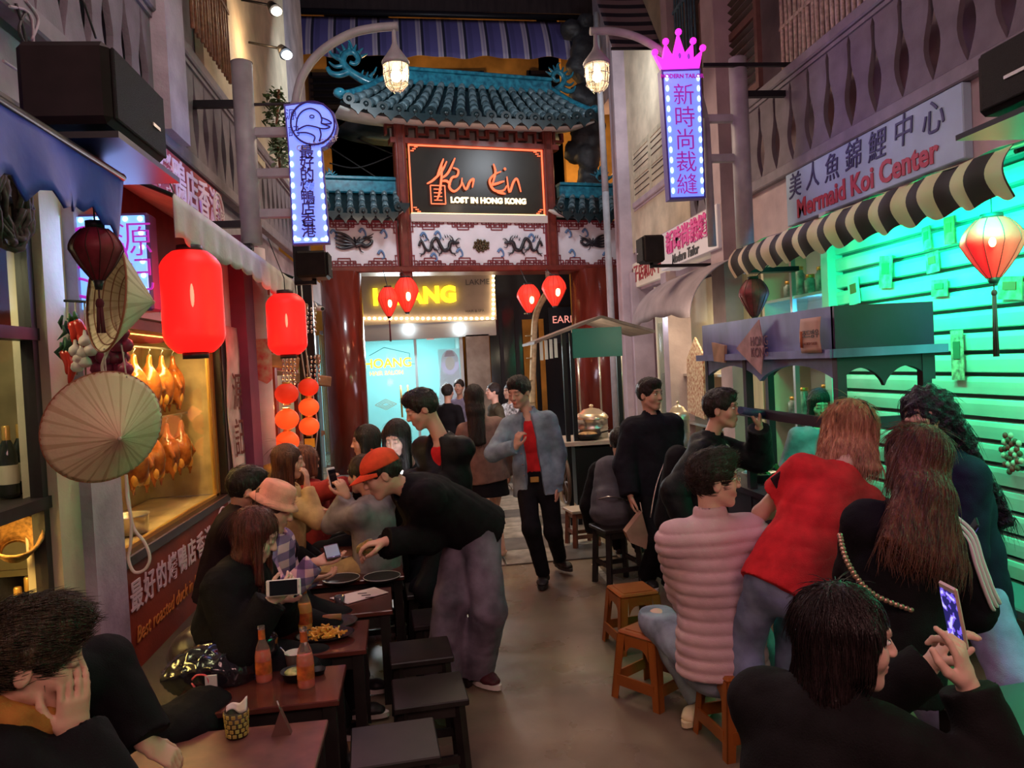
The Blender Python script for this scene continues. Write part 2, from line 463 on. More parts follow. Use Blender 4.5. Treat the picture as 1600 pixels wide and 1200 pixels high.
def ik(a, b, l1, l2, hint):
 a = V3(a); b = V3(b); d = b - a; L = np.linalg.norm(d); u = d / (L + 1e-9); L = min(L, (l1 + l2) * .999)
 x = (l1 * l1 - l2 * l2 + L * L) / (2 * L); h = math.sqrt(max(l1 * l1 - x * x, 0))
 hint = V3(hint); hint = nrm(hint - u * (hint @ u))
 return a + u * x + hint * h, a + u * L
def hand(F, W, d, n, thumb, s=1.0, curl=.35, spread=.0, grip=0.0, curls=None):
 """five fingers: d wrist to knuckles, n the way the palm faces, thumb = thumb side"""
 d = nrm(d); n = nrm(V3(n) - d * (V3(n) @ d)); t = nrm(np.cross(d, n)); t = t if t @ V3(thumb) > 0 else -t
 W = V3(W)
 F.ecap(W - d * .01 * s, W + d * .03 * s, (.026 * s, .019 * s), (.034 * s, .016 * s), t, .012)
 F.ecap(W + d * .03 * s, W + d * .078 * s, (.036 * s, .014 * s), (.038 * s, .012 * s), t, .012)
 tips = []
 for i, (o, L) in enumerate(((.029, .066), (.010, .075), (-.010, .070), (-.028, .056))):
  c = curls[i] if curls else curl * (1 + .12 * i)
  p = W + (d * .086 + t * o) * s; dd = nrm(d + t * (o * 4 * spread)); a = 0
  r = .0088 * s
  for sg in (.45, .3, .25):
   a += c; q = p + (dd * math.cos(a) + n * math.sin(a)) * L * sg * s
   F.cap(p, q, r, r * .9, .004); p = q; r *= .92
  tips.append(p)
 p0 = W + (d * .022 + t * .022 + n * .006) * s; p1 = W + (d * .052 + t * .050 + n * (.014 + grip * .02)) * s
 p2 = p1 + nrm(d * .85 + t * (.35 - grip * .6) + n * (.25 + grip * .5)) * .030 * s
 p3 = p2 + nrm(d * .95 + t * (.05 - grip) + n * (.25 + grip * .5)) * .026 * s
 F.cap(p0, p1, .015 * s, .0115 * s, .008); F.cap(p1, p2, .0105 * s, .0098 * s, .005); F.cap(p2, p3, .0095 * s, .008 * s, .004)
 return tips

def person(label, H, look, Nk=None, P=None, fwd=None, s=1.0, q=.012, qf=.006, skin=SKIN, up=None,
           Lh=None, Rh=None, Lf=None, Rf=None, top=None, pants=None, shoes=None, hair=None, hat=None, eyes='open', group=None, smile=0, extra=None, hs=None,
           sh=.160, belly=0.0, nohead_fine=False, pelvis_w=.10, body_legs=True):
 H = V3(H); f = nrm(V3(look)); hs = hs or s
 if fwd is None: fwd = (f[0], f[1], 0)
 fwd = nrm(V3(fwd))
 up0 = nrm(V3(up)) if up is not None else V3(0, 0, 1)
 hr = nrm(np.cross(f, up0)); hu = np.cross(hr, f)             # head axes: right, face, up
 HM = np.stack([hr, f, hu], 1)
 if Nk is None: Nk = H - V3(0, 0, .205) * s - V3(f[0], f[1], 0) * .03 * s
 Nk = V3(Nk)
 if P is None: P = Nk - V3(0, 0, .50) * s
 P = V3(P)
 tx = nrm(Nk - P); ff = nrm(fwd - tx * (fwd @ tx)); r = nrm(np.cross(ff, tx))    # body right
 root = thing('person', label, 'person', (float(P[0]), float(P[1]), 0.0), group)
 def h(x, y, z): return H + HM @ (V3(x, y, z) * hs)
 sho = {1: Nk + r * sh * s - tx * .055 * s, -1: Nk - r * sh * s - tx * .055 * s}
 hip = {1: P + r * .09 * s - tx * .02, -1: P - r * .09 * s - tx * .02}
 la, lf_ = .285 * s, .245 * s; lt, ls = .415 * s, .405 * s
 arm = {}; leg = {}
 for sg, spec in ((1, Rh), (-1, Lh)):
  spec = dict(spec or {})
  W = V3(spec.get('w', sho[sg] + r * sg * .07 * s + V3(0, 0, -.50) * s + ff * .04))
  hint = spec.get('hint', -ff * .7 + r * sg * .5 - V3(0, 0, .3))
  E_, W = ik(sho[sg], W, la, lf_, hint)
  d = V3(spec.get('d', nrm(W - E_))); n = V3(spec.get('n', -r * sg + ff * .2))
  arm[sg] = dict(S=sho[sg], E=E_, W=W, d=nrm(d), n=n, t=V3(spec.get('t', ff)), curl=spec.get('curl', .35), grip=spec.get('grip', 0), curls=spec.get('curls'), hide=spec.get('hide', False))
 for sg, spec in ((1, Rf), (-1, Lf)):
  spec = dict(spec or {})
  A = V3(spec.get('a', (P[0] + r[0] * sg * .1 * s, P[1] + r[1] * sg * .1 * s, .085 * s)))
  K, A = ik(hip[sg], A, lt, ls, spec.get('hint', ff + V3(0, 0, .1)))
  toe = V3(spec.get('toe', (ff[0], ff[1], 0))); leg[sg] = dict(H=hip[sg], K=K, A=A, toe=nrm(toe))
 # ---- the body, one continuous surface
 top = dict(top or {}); pants = dict(pants or {}); shoes = dict(shoes or {}) if shoes is not None else None
 slv = top.get('sleeve', 'long'); leglen = pants.get('kind', 'trousers')
 pts = [H + .17 * s, H - .17 * s, P - .16 * s, P + .16 * s, Nk]
 for a in arm.values(): pts += [a['S'] + .1 * s, a['S'] - .1 * s, a['E'] + .06, a['E'] - .06, a['W'] + .2 * s, a['W'] - .2 * s]
 for l in leg.values(): pts += [l['K'] + .1, l['K'] - .1, l['A'] + .1, l['A'] - .1, l['A'] + l['toe'] * .2]
 pts = np.array(pts); lo = pts.min(0); hi = pts.max(0)
 fine = [(H - .16 * hs, H + .16 * hs)]
 for a in arm.values():
  if not a['hide']: fine.append((a['W'] - .05 * s + np.minimum(a['d'], 0) * .17 * s, a['W'] + .05 * s + np.maximum(a['d'], 0) * .17 * s))
 F = Field(lo, hi, q, fine, qf)
 F.ell(h(0, -.012, .028), V3(.074, .094, .090) * hs, HM, .01)
 F.ell(h(0, .022, -.035), V3(.057, .070, .075) * hs, HM, .03)
 F.ell(h(0, .066, -.094), V3(.021, .018, .018) * hs, HM, .03)
 F.cap(h(-.033, .078, .034), h(.033, .078, .034), .013 * hs, None, .015)
 for sg in (-1, 1):
  F.ell(h(sg * .040, .060, -.022), V3(.024, .022, .026) * hs, HM, .02)
  F.cap(h(sg * .047, .005, -.055), h(sg * .018, .064, -.092), .014 * hs, .012 * hs, .02)
  F.ell(h(sg * .031, .101, .012), V3(.019, .015, .013) * hs, HM, .010, sub=True)
  F.ell(h(sg * .078, -.008, -.006), V3(.009, .019, .031) * hs, HM, .008)
  F.ell(h(sg * .086, .0, -.004), V3(.004, .009, .016) * hs, HM, .004, sub=True)
  if eyes == 'down': F.ell(h(sg * .031, .081, .010), V3(.017, .012, .011) * hs, HM, .006)
 F.cap(h(0, .086, .020), h(0, .106, -.018), .0075 * hs, .0105 * hs, .010)
 F.ell(h(0, .102, -.024), V3(.017, .011, .009) * hs, HM, .008)
 F.ell(h(0, .087, -.053), V3(.023 + .006 * smile, .010, .0055) * hs, HM, .006)
 F.ell(h(0, .085, -.064), V3(.020 + .004 * smile, .011, .007) * hs, HM, .006)
 F.cap(h(0, -.028, -.055), Nk + tx * .0, .045 * s, .052 * s, .03)
 F.cap(sho[1], sho[-1], .036 * s, None, .05)
 ch = Nk * .62 + P * .38
 F.ecap(Nk - tx * .09 * s, ch, (.135 * s, .075 * s), (.13 * s, .085 * s), r, .05)
 F.ecap(ch, P, (.12 * s, .075 * s), (.13 * s, .08 * s), r, .05)
 for sg, a in arm.items():
  F.cap(a['S'], a['E'], .043 * s, .035 * s, .03); F.cap(a['E'], a['W'], .036 * s, .024 * s, .02)
  if not a['hide']: hand(F, a['W'], a['d'], a['n'], a['t'], s, a['curl'], grip=a['grip'], curls=a['curls'])
 if body_legs:
  for sg, l in leg.items():
   F.cap(l['H'], l['K'], .070 * s, .047 * s, .04); F.cap(l['K'], l['A'] + (l['K'] - l['A']) * .55, .047 * s, .048 * s, .03); F.cap(l['A'] + (l['K'] - l['A']) * .55, l['A'], .046 * s, .030 * s, .03)
   F.ecap(l['A'] - V3(0, 0, .04 * s) - l['toe'] * .03 * s, l['A'] - V3(0, 0, .055 * s) + l['toe'] * .13 * s, (.028 * s, .024 * s), (.034 * s, .014 * s), np.cross(l['toe'], V3(0, 0, 1)), .02)
 Pm, Fm = F.mesh()
 loc = (Pm - H) @ HM / hs
 tint = np.ones((len(Pm), 3))
 near = (np.abs(loc) < .16).all(1)
 x, y, z = loc[:, 0], loc[:, 1], loc[:, 2]
 g = lambda v, c, w: np.exp(-((v - c) / w) ** 2)
 lip = near * g(x, 0, .022 + .006 * smile) * g(z, -.059, .0115) * (y > .07)
 brow = near * g(np.abs(x), .031, .018) * g(z, .036 - .10 * np.abs(np.abs(x) - .027), .0052) * (y > .055)
 lash = near * g(np.abs(x), .031, .016) * g(z, .006 if eyes == 'down' else .020, .0035) * (y > .06)
 nost = near * g(np.abs(x), .008, .004) * g(z, -.031, .004) * (y > .09)
 tint = tint * (1 - lip[:, None] * np.array([.22, .62, .55])); tint *= (1 - .88 * np.clip(brow * 1.2, 0, 1))[:, None]
 tint *= (1 - .8 * lash)[:, None]; tint *= (1 - .6 * nost)[:, None]
 np_mesh('body', Pm, Fm, skin, root, tint)
 if eyes == 'open':
  for sg in (-1, 1):
   mb = MB(); c = h(sg * .031, .0785, .012)
   M = Matrix([list(HM[0]) + [c[0]], list(HM[1]) + [c[1]], list(HM[2]) + [c[2]], [0, 0, 0, 1]])
   mb.ell((0, 0, 0), (.0135 * hs, .0105 * hs, .0068 * hs), 10, 8, 0, M); mb.ell((0, .0075 * hs, 0), (.006 * hs, .0040 * hs, .0064 * hs), 8, 6, 1, M)
   mb.build('eye', [EYE_W, EYE_I], root)
 J = dict(root=root, h=h, H=H, HM=HM, hr=hr, f=f, hu=hu, Nk=Nk, P=P, tx=tx, ff=ff, r=r, arm=arm, leg=leg, s=s, hs=hs, sho=sho)
 # ---- clothes
 if top:
  th = top.get('thick', .018); puff = top.get('puff', 0.0); hem = top.get('hem', .12) * s
  lo2 = np.array([Nk, P - tx * hem] + [a[k] for a in arm.values() for k in 'SEW']).min(0) - .2 * s; hi2 = np.array([Nk, P] + [a[k] for a in arm.values() for k in 'SEW']).max(0) + .2 * s
  G = Field(lo2, hi2, top.get('q', q))
  W1 = .145 * s + th; D1 = .085 * s + th
  G.cap(sho[1] - r * .02, sho[-1] + r * .02, .042 * s + th, None, .06)
  G.ecap(Nk - tx * .07 * s, ch, (W1, D1), (W1 - .002, D1 + .015), r, .05)
  G.ecap(ch, P, (W1 - .01, D1 + .012 + belly), (.145 * s + th, .10 * s + th + belly), r, .05)
  flare = top.get('flare', 0)
  G.ecap(P + tx * .10, P - tx * (hem + .05), (.148 * s + th, .108 * s + th), (.168 * s + th + flare, .125 * s + th + flare), r, .05)
  G.cut(P - tx * hem, -tx)
  G.cap(Nk - tx * .05 * s, Nk + tx * .012 * s + ff * .005, .085 * s, .060 * s + th * .4, .04)
  if top.get('collar', 0): G.cap(Nk + tx * .0, Nk + tx * .045 * s + ff * .012, .066 * s, .064 * s + th * .3, .015)
  if top.get('hood'):
   G.ell(Nk - ff * .075 * s - tx * .01 * s, V3(.11, .055, .075) * s, np.stack([r, ff, tx], 1), .03)
  vn = top.get('neck', .02)
  G.ell(Nk + tx * .07 * s + ff * vn, V3(.056, .062, .075 + vn) * s, np.stack([r, ff, tx], 1), .01, sub=True)
  if top.get('open'):                                           # open jacket front: a gap down the chest
   w = top['open']; G.ecap(Nk + ff * .14 * s, P - tx * (hem + .1) + ff * .16 * s, (w, .09 * s), (w * 1.35, .11 * s), r, .012, sub=True)
  for sg, a in arm.items():
   sl = top.get('sleeve', 'long'); pf = puff
   if sl == 'none': continue
   if sl == 'short':
    e = a['S'] * .42 + a['E'] * .58; G.cap(a['S'], e + (e - a['S']) * .3, .050 * s + th, .052 * s + th, .04, flat=(e, e - a['S']))
   else:
    k = {'long': 1.0, 'three': .55, 'rolled': .35}[sl]; e = a['E'] * (1 - k) + a['W'] * k; dd = nrm(a['W'] - a['E'])
    G.cap(a['S'], a['E'], .050 * s + th + pf, .042 * s + th + pf, .04); G.cap(a['E'], e + dd * .05, .043 * s + th + pf, .030 * s + th + pf * .5, .03, flat=(e, dd))
  Pt, Ft = G.mesh(); nv = vnormals(Pt, Ft)
  am = top.get('amp', .008)
  if top.get('quilt'):
   u = (Pt - P) @ tx
   dj = np.zeros(len(Pt));
   # along sleeves the seams run across the arm
   co = u.copy()
   for a in arm.values():
    ax = nrm(a['E'] - a['S']); dist = np.linalg.norm((Pt - a['S']) - ((Pt - a['S']) @ ax)[:, None] * ax, axis=1)
    t1 = (Pt - a['S']) @ ax; m1 = (dist < .085) & (t1 > .06) & (t1 < la + .03) & (np.abs((Pt - Nk) @ r) > .17 * s); co = np.where(m1, t1 + .01, co)
    ax2 = nrm(a['W'] - a['E']); dist2 = np.linalg.norm((Pt - a['E']) - ((Pt - a['E']) @ ax2)[:, None] * ax2, axis=1)
    t2 = (Pt - a['E']) @ ax2; m2 = (dist2 < .075) & (t2 > .01) & ~m1 & (np.abs((Pt - Nk) @ r) > .14 * s); co = np.where(m2, t2, co)
   ph = np.abs(np.sin(PI * co / top['quilt'])); Pt = Pt + nv * ((ph ** .6 - .75) * .011)[:, None]
   Pt = Pt - nv * (wrinkle(Pt, 3, 30) * .004)[:, None]
  else:
   Pt = Pt - nv * (wrinkle(Pt, int(abs(P[0] * 97 + P[1] * 31)) % 99, top.get('wf', 16)) * am)[:, None]
  tt = None
  if top.get('tint') is not None: tt = top['tint'](Pt, J)
  np_mesh(top.get('name', 'jacket'), Pt, Ft, top['mat'], root, tt)
 if pants:
  th = pants.get('thick', .014); kind = pants.get('kind', 'trousers')
  L_ = [l[k] for l in leg.values() for k in 'HKA']
  G = Field(np.array(L_ + [P]).min(0) - .2, np.array(L_ + [P]).max(0) + .2, pants.get('q', q))
  G.ecap(P + tx * pants.get('rise', .10) * s, P - tx * .05 * s, (.118 * s + th, .082 * s + th), (.135 * s + th, .095 * s + th), r, .04)
  if kind == 'skirt':
   G.ecap(P, P - V3(0, 0, pants.get('len', .25) + .08), (.15 * s + th, .11 * s + th), (.19 * s + th, .15 * s + th), r, .04)
   G.cut(P - V3(0, 0, pants.get('len', .25)), (0, 0, -1))
  else:
   for sg, l in leg.items():
    cw = pants.get('cuff', .012); kk = pants.get('knee', 0)
    e = l['A'] + nrm(l['K'] - l['A']) * pants.get('short', .0)
    G.cap(l['H'], l['K'], .074 * s + th, .058 * s + th + kk, .05)
    G.cap(l['K'], l['A'] - nrm(l['K'] - l['A']) * .05, .058 * s + th + kk, .042 * s + th + cw, .035, flat=(e, l['A'] - l['K']))
  G.cut(P + tx * pants.get('rise', .10) * s, tx)
  Pt, Ft = G.mesh(); nv = vnormals(Pt, Ft); Pt = Pt - nv * (wrinkle(Pt, int(abs(P[0] * 57 + P[1] * 11)) % 99, 14) * pants.get('amp', .008))[:, None]
  np_mesh(pants.get('name', 'skirt' if kind == 'skirt' else 'trousers'), Pt, Ft, pants['mat'], root)
 if shoes is not None:
  for sg, l in leg.items():
   side = np.cross(l['toe'], V3(0, 0, 1)); A = l['A']; z0 = A[2] - .075 * s
   G = Field(A - .24 * s, A + .24 * s, min(q, .011))
   b = V3(A[0], A[1], z0 + .040 * s)
   G.ecap(b - l['toe'] * .045 * s, b + l['toe'] * .10 * s, (.036 * s, .032 * s), (.042 * s, .026 * s), side, .03)
   G.ecap(b + l['toe'] * .10 * s, b + l['toe'] * .145 * s - V3(0, 0, .006), (.042 * s, .026 * s), (.036 * s, .020 * s), side, .03)
   G.cap(b - l['toe'] * .02 * s, b - l['toe'] * .01 * s + V3(0, 0, .05 * s), .044 * s, .040 * s, .03)
   G.cut((A[0], A[1], z0 + .022 * s), (0, 0, -1)); G.cut(b + V3(0, 0, .055 * s), (0, 0, 1))
   Ps, Fs = G.mesh(); sho_o = np_mesh('shoe', Ps, Fs, shoes['mat'], root)
   mb = MB(); pr = []
   for k in range(20):
    a_ = 2 * PI * k / 20; cx = math.cos(a_); sy = math.sin(a_); v = b + l['toe'] * (.048 + .137 * cx) * s + side * (.046 - .008 * (cx < 0)) * sy * s
    pr.append((v[0], v[1], z0 + .003))
   mb.prism(pr, (0, 0, .024 * s), 0, False); mb.build('sole', shoes.get('sole', SOLE_W), sho_o)
 if hair: make_hair(J, **hair)
 if hat: make_cap(J, **hat)
 return J

def strands(J, P, N, name, material, parent, count, length, rad=.0012, g=(0, 0, -1), rnd=.25, seed=1, sel=None, lift=.0012, wave=0.0):
 rs = np.random.RandomState(seed); idx = np.arange(len(P))
 if sel is not None: idx = idx[sel]
 if len(idx) == 0: return
 idx = rs.choice(idx, count); p = P[idx] + N[idx] * lift; n = N[idx]; g = nrm(V3(g))
 t = g - n * (n @ g)[:, None] + rs.randn(count, 3) * rnd * .5; t /= np.linalg.norm(t, axis=1, keepdims=True)
 curv = np.where(np.linalg.norm(p - J['H'], axis=1) < .135 * J['hs'], .085, .5); K = 5; L = length * (.6 + .8 * rs.rand(count, 1)); rings = []
 sd = np.cross(t, n); sd /= np.linalg.norm(sd, axis=1, keepdims=True) + 1e-9
 cur = p.copy(); dirn = t.copy(); ph = rs.rand(count, 1) * 6
 for k in range(K):
  w = rad * (1 - .8 * (k / (K - 1)) ** 2)
  off = sd * (np.sin(ph + k * 1.3) * wave)
  for a in range(3):
   rings.append(cur + off + (sd * math.cos(2 * PI * a / 3) + n * math.sin(2 * PI * a / 3)) * w)
  cur = cur + dirn * L / (K - 1); dirn = dirn - n * (L / (K - 1) / curv)[:, None] if curv.ndim == 1 and False else dirn - n * L / (K - 1) / curv[:, None]; dirn = dirn * .85 + g * .12 + rs.randn(count, 3) * rnd * .05; dirn /= np.linalg.norm(dirn, axis=1, keepdims=True)
 V = np.stack(rings, 1).reshape(-1, 3); F = []
 base = (np.arange(count) * K * 3)[:, None]
 for k in range(K - 1):
  for a in range(3):
   b = (a + 1) % 3; F.append(np.concatenate([base + k * 3 + a, base + k * 3 + b, base + (k + 1) * 3 + b, base + (k + 1) * 3 + a], 1))
 o = np_mesh(name, V, np.concatenate(F), material, parent); o['kind'] = 'stuff'; return o

def make_hair(J, style='short', mat=None, length=.3, fall=(0, 0, -1), n=0, q=.007, vol=1.0, fringe=0.0, width=1.0, front=True, top=0.0, back=0.0, wave=0.0, curly=0.0, spread=0.0, seed=3, boff=.03, bald_side=0.0, slen=.05, part=None):
 h, HM, hs = J['h'], J['HM'], J['hs']; mat = mat or HAIR_BLACK; fall = nrm(V3(fall))
 H = J['H']; lo = H - .22 * hs; hi = H + .22 * hs
 if style == 'long': e = H + fall * (length + .12); lo = np.minimum(lo, e - .2); hi = np.maximum(hi, e + .2)
 G = Field(lo, hi, q)
 G.ell(h(0, -.020, .034), V3(.084 + .004 * vol, .102 + .003 * vol, .096 + .006 * vol) * hs, HM, .01)
 if top: G.ell(h(0, .030, .095), V3(.060, .062, .030 + top) * hs, HM, .03)
 if back: G.ell(h(0, -.06, .02), V3(.075, .06, .07 + back) * hs, HM, .03)
 if style == 'short':
  G.ell(h(0, .105, -.030 - fringe), V3(.088, .080, .088) * hs, HM, .008, sub=True)
  G.ell(h(0, .02, -.115), V3(.12, .115, .075) * hs, HM, .01, sub=True)
  for sg in (-1, 1): G.ell(h(sg * .09, .010, -.045), V3(.035 + bald_side, .045, .055) * hs, HM, .01, sub=True)
 else:
  a = h(0, -.045, .04); b = a + fall * (length + .03)
  w0 = .082 * width * hs
  G.ecap(a, a + fall * .12 - J['f'] * .010, (w0, .066 * hs), (w0 * 1.05, .058 * hs), J['hr'], .03)
  fb = nrm(V3(J['f'][0], J['f'][1], 0)); b = b - fb * boff; m_ = a + fall * .15 * hs - fb * (.01 + boff * .35)
  G.ecap(a + fall * .05, m_, (w0 * 1.03, .060 * hs), (w0 * 1.05, .055 * hs), J['hr'], .03)
  G.ecap(m_, b, (w0 * 1.05, .056 * hs), ((.085 + spread) * width * hs, .030 * hs), J['hr'], .03)
  if front:
   for sg in (-1, 1):
    c = h(sg * .074, .012, .045); G.cap(c, c + fall * min(length * .8, .30) + V3(*(J['hr'] * sg * .01)), .026 * hs, .020 * hs, .03)
  G.ell(h(0, .112, -.040 - fringe), V3(.066, .074, .100) * hs, HM, .008, sub=True)
 P, F = G.mesh()
 if len(P) == 0: return
 N = vnormals(P, F); L = (P - H) @ HM
 az = np.arctan2(L[:, 0], -L[:, 1]) ; rn = np.sin(az * 31 + 2 * np.sin(L[:, 2] * 14)) * .5 + np.sin(az * 67 + 1.3 * np.sin(L[:, 2] * 22)) * .35
 if style == 'short': rn = np.sin(L[:, 0] * 210 + 3 * np.sin(L[:, 1] * 25)) * .5 + np.sin(L[:, 1] * 150 + L[:, 0] * 90) * .4 + np.sin(L[:, 2] * 170 + az * 9) * .3
 P = P + N * (rn * .0028)[:, None]
 if curly: P = P + N * (np.sin(P[:, 0] * 95 + 2 * np.sin(P[:, 2] * 60)) * np.sin(P[:, 2] * 85 + P[:, 1] * 70) * curly)[:, None]
 ho = np_mesh('hair', P, F, mat, J['root'])
 if n:
  sel = None
  strands(J, P, N, 'strand', mat, ho, n, slen * .75 if style == 'short' else min(.10, length * .5), .0012 * hs, g=tuple(fall) if style == 'long' else tuple(J['hu'] * .2 + J['f'] * .8), rnd=.35 if style == 'short' else .15, seed=seed, wave=wave)
 return ho

def make_cap(J, mat=None, style='cap', q=.006, brimmat=None):
 h, HM, hs = J['h'], J['HM'], J['hs']; H = J['H']; G = Field(H - .28 * hs, H + .28 * hs, q)
 if style == 'cap':
  G.ell(h(0, -.014, .045), V3(.092, .112, .094) * hs, HM, .01)
  G.cut(h(0, 0, .042), h(0, .06, -1) - h(0, 0, 0)); G.ell(h(0, -.13, .055), V3(.035, .05, .028) * hs, HM, .008, sub=True)
  P, F = G.mesh(); c = np_mesh('cap', P, F, mat, J['root'])
  mb = MB()
  def brim(u, v):
   a = (u - .5) * PI * .92; rr = .088 + .075 * v * max(0, math.cos(a)) ** .6; p = h(math.sin(a) * (.086 + .004 * v), .012 + math.cos(a) * rr, .050 - .020 * v - .020 * (u * 2 - 1) ** 2); return tuple(p)
  mb.sheet(brim, 18, 4); mb.build('brim', mat, c, thick=.004)
  mb = MB(); mb.ell(tuple(h(0, -.014, .141)), (.008, .008, .006), 8, 5); mb.build('button', mat, c)
 else:
  mb = MB(); M = Matrix([list(HM[0]) + [H[0]], list(HM[1]) + [H[1]], list(HM[2]) + [H[2]], [0, 0, 0, 1]])
  prof = [(.001, .142), (.045, .140), (.074, .130), (.084, .10), (.088, .062), (.092, .056), (.106, .044), (.119, .028)]
  mb.lathe([(a * hs, b * hs) for a, b in prof], 28, M @ Matrix.Translation((0, -.012 * hs, 0)) @ Matrix.Diagonal((1, 1.12, 1, 1)), 0, True); mb.build('bucket_hat', mat, J['root'], thick=.005)
# ------------------------------------------------------------------ street: walls, floor, facades
XL, XR = -1.6, 3.2
PLASTER = mat('plaster_grey', (0.36, 0.32, 0.37), .85, noise=.35, nscale=3, bump=.35, bscale=40)
PLASTER_L = mat('plaster_lilac', (0.42, 0.36, 0.44), .8, noise=.3, nscale=4, bump=.3, bscale=40)
PLASTER_C = mat('plaster_cream', (0.60, 0.50, 0.36), .85, noise=.25, nscale=3, bump=.3, bscale=30)
PLASTER_P = mat('plaster_pink', (0.46, 0.36, 0.40), .85, noise=.2, nscale=3, bump=.2, bscale=30)
YELLOW = mat('plaster_ochre', (0.72, 0.36, 0.07), .85, noise=.4, nscale=2.0, bump=.4, bscale=25)
GREYBOARD = mat('board_grey', (0.17, 0.145, 0.175), .7, noise=.25, nscale=5, bump=.2, bscale=80)
GREYRAIL = mat('rail_grey', (0.20, 0.175, 0.21), .6, noise=.2, nscale=8)
DARK = mat('dark_wood', (0.03, 0.02, 0.02), .5, noise=.4, nscale=12, stretch=(1, 1, .2))
BLACKP = mat('black_plastic', (0.018, 0.018, 0.02), .5, noise=.2, nscale=30)
BLACKM = mat('black_metal', (0.02, 0.02, 0.024), .4, metal=.6)
GREYPOLE = mat('pole_grey_paint', (0.34, 0.33, 0.36), .5, noise=.15, nscale=9)
WOODRED = mat('lacquer_red_brown', (0.16, 0.022, 0.012), .22, noise=.35, nscale=5, stretch=(1, 1, .25), coat=.5)
WHITEP = mat('white_board', (0.74, 0.70, 0.76), .6, noise=.08, nscale=4)
ROPE = mat('rope', (0.55, 0.45, 0.36), .9, noise=.3, nscale=40)
STEEL = mat('steel', (0.62, 0.60, 0.58), .28, metal=.9)
BRASS = mat('brass_gold', (0.75, 0.45, 0.12), .35, metal=.7)

# the ground
fl = MB(); fl.box((.8, 6.5, -.10), (26, 40, .2), 0)
FLOOR = mat('floor_concrete', (0.24, 0.185, 0.125), .34, noise=.55, nscale=1.6, color2=(0.12, 0.088, 0.060), bump=.22, bscale=9, detail=9)
nt = FLOOR.node_tree; nz = nt.nodes.new('ShaderNodeTexNoise'); nz.inputs['Scale'].default_value = 2.3; nz.inputs['Detail'].default_value = 8
tc = nt.nodes.new('ShaderNodeTexCoord'); nt.links.new(tc.outputs['Object'], nz.inputs[0])
mr = nt.nodes.new('ShaderNodeMapRange'); mr.inputs[1].default_value = .35; mr.inputs[2].default_value = .68; mr.inputs[3].default_value = .22; mr.inputs[4].default_value = .52
nt.links.new(nz.outputs[0], mr.inputs[0]); nt.links.new(mr.outputs[0], nt.nodes['Principled BSDF'].inputs['Roughness'])
floor = structure('floor', fl, FLOOR)
TPALE = mat('tile_pale', (0.40, 0.37, 0.32), .22, noise=.4, nscale=6); TDARK = mat('tile_dark', (0.13, 0.125, 0.12), .3, noise=.4, nscale=6)
tile_me = {}
for key, m_ in (('p', TPALE), ('d', TDARK)):
 mb = MB(); mb.box((0, 0, .006), (.485, .485, .012), 0, None, .004); o = mb.build('floor_tile', m_, floor); tile_me[key] = o.data; COL.objects.unlink(o); bpy.data.objects.remove(o)
rnd = random.Random(4)
for i in range(4):
 for j in range(11):
  o = bpy.data.objects.new('floor_tile', tile_me['d' if (i + j) % 3 == 0 else 'p']); COL.objects.link(o); o.parent = floor
  o.location = (-.15 + i * .5, 6.85 + j * .5, rnd.random() * .002)
MARK = mat('marking_line', (0.55, 0.50, 0.38), .6, noise=.4, nscale=20)
mb = MB(); a = onz(928, 882, 0); b = onz(962, 922, 0); c = onz(1010, 918, 0); a.z = b.z = c.z = .004
mb.bar(a, b, .045, .006); mb.bar(b, c, .045, .006); mb.build('trim_1', MARK, floor)

# walls of the two house rows
mb = MB(); mb.box((XL - .65, 1.3, 4.6), (.1, 5.0, 9.2)); mb.box((XL - .3, 5.0, 6.6), (.6, 14.2, 5.2))   # recessed shop backs, upper floors
mb.box((XL - .65, 8.0, 1.9), (.1, 9.0, 4.3)); mb.box((XL - .35, 7.0, 3.05), (.6, 12, .36))
structure('wall_left', mb, PLASTER)
mb = MB(); mb.box((XR + .55, 6.0, 4.6), (.1, 14.6, 9.2)); mb.box((XR + .25, 6.0, 3.02), (.5, 14.4, .56)); mb.box((XR + .25, 6.0, 7.6), (.5, 14.4, 3.2))
structure('wall_right', mb, PLASTER_P)
mb = MB(); mb.box((.8, -2.6, 3), (9.5, .1, 6)); structure('wall_back', mb, PLASTER)

# ---- balconies: flat sawn balusters standing side by side
def baluster_mb(h, w, gap, vase):
 mb = MB(); L = []; n = 12
 for i in range(n + 1):
  t = i / n; z = t * h
  g = (.5 * gap) * (math.sin(PI * min(1, max(0, (t - .03) / .94))) ** .35) * (.62 + .38 * math.cos(2 * PI * (t - (.30 if vase else .42)) * 1.15))
  L.append((w / 2 - max(0.0, g), z))
 pts = [(x, z) for x, z in L] + [(-x, z) for x, z in L[::-1]]
 # strip of quads, thick
 V = []; F = []
 for x, z in L: V += [(-.018, -x, z), (-.018, x, z), (.018, x, z), (.018, -x, z)]
 for i in range(n):
  a = i * 4; b = a + 4
  for k in range(4): F.append((a + k, a + (k + 1) % 4, b + (k + 1) % 4, b + k))
 F.append((3, 2, 1, 0)); F.append((n * 4, n * 4 + 1, n * 4 + 2, n * 4 + 3)); mb.add(V, F); return mb
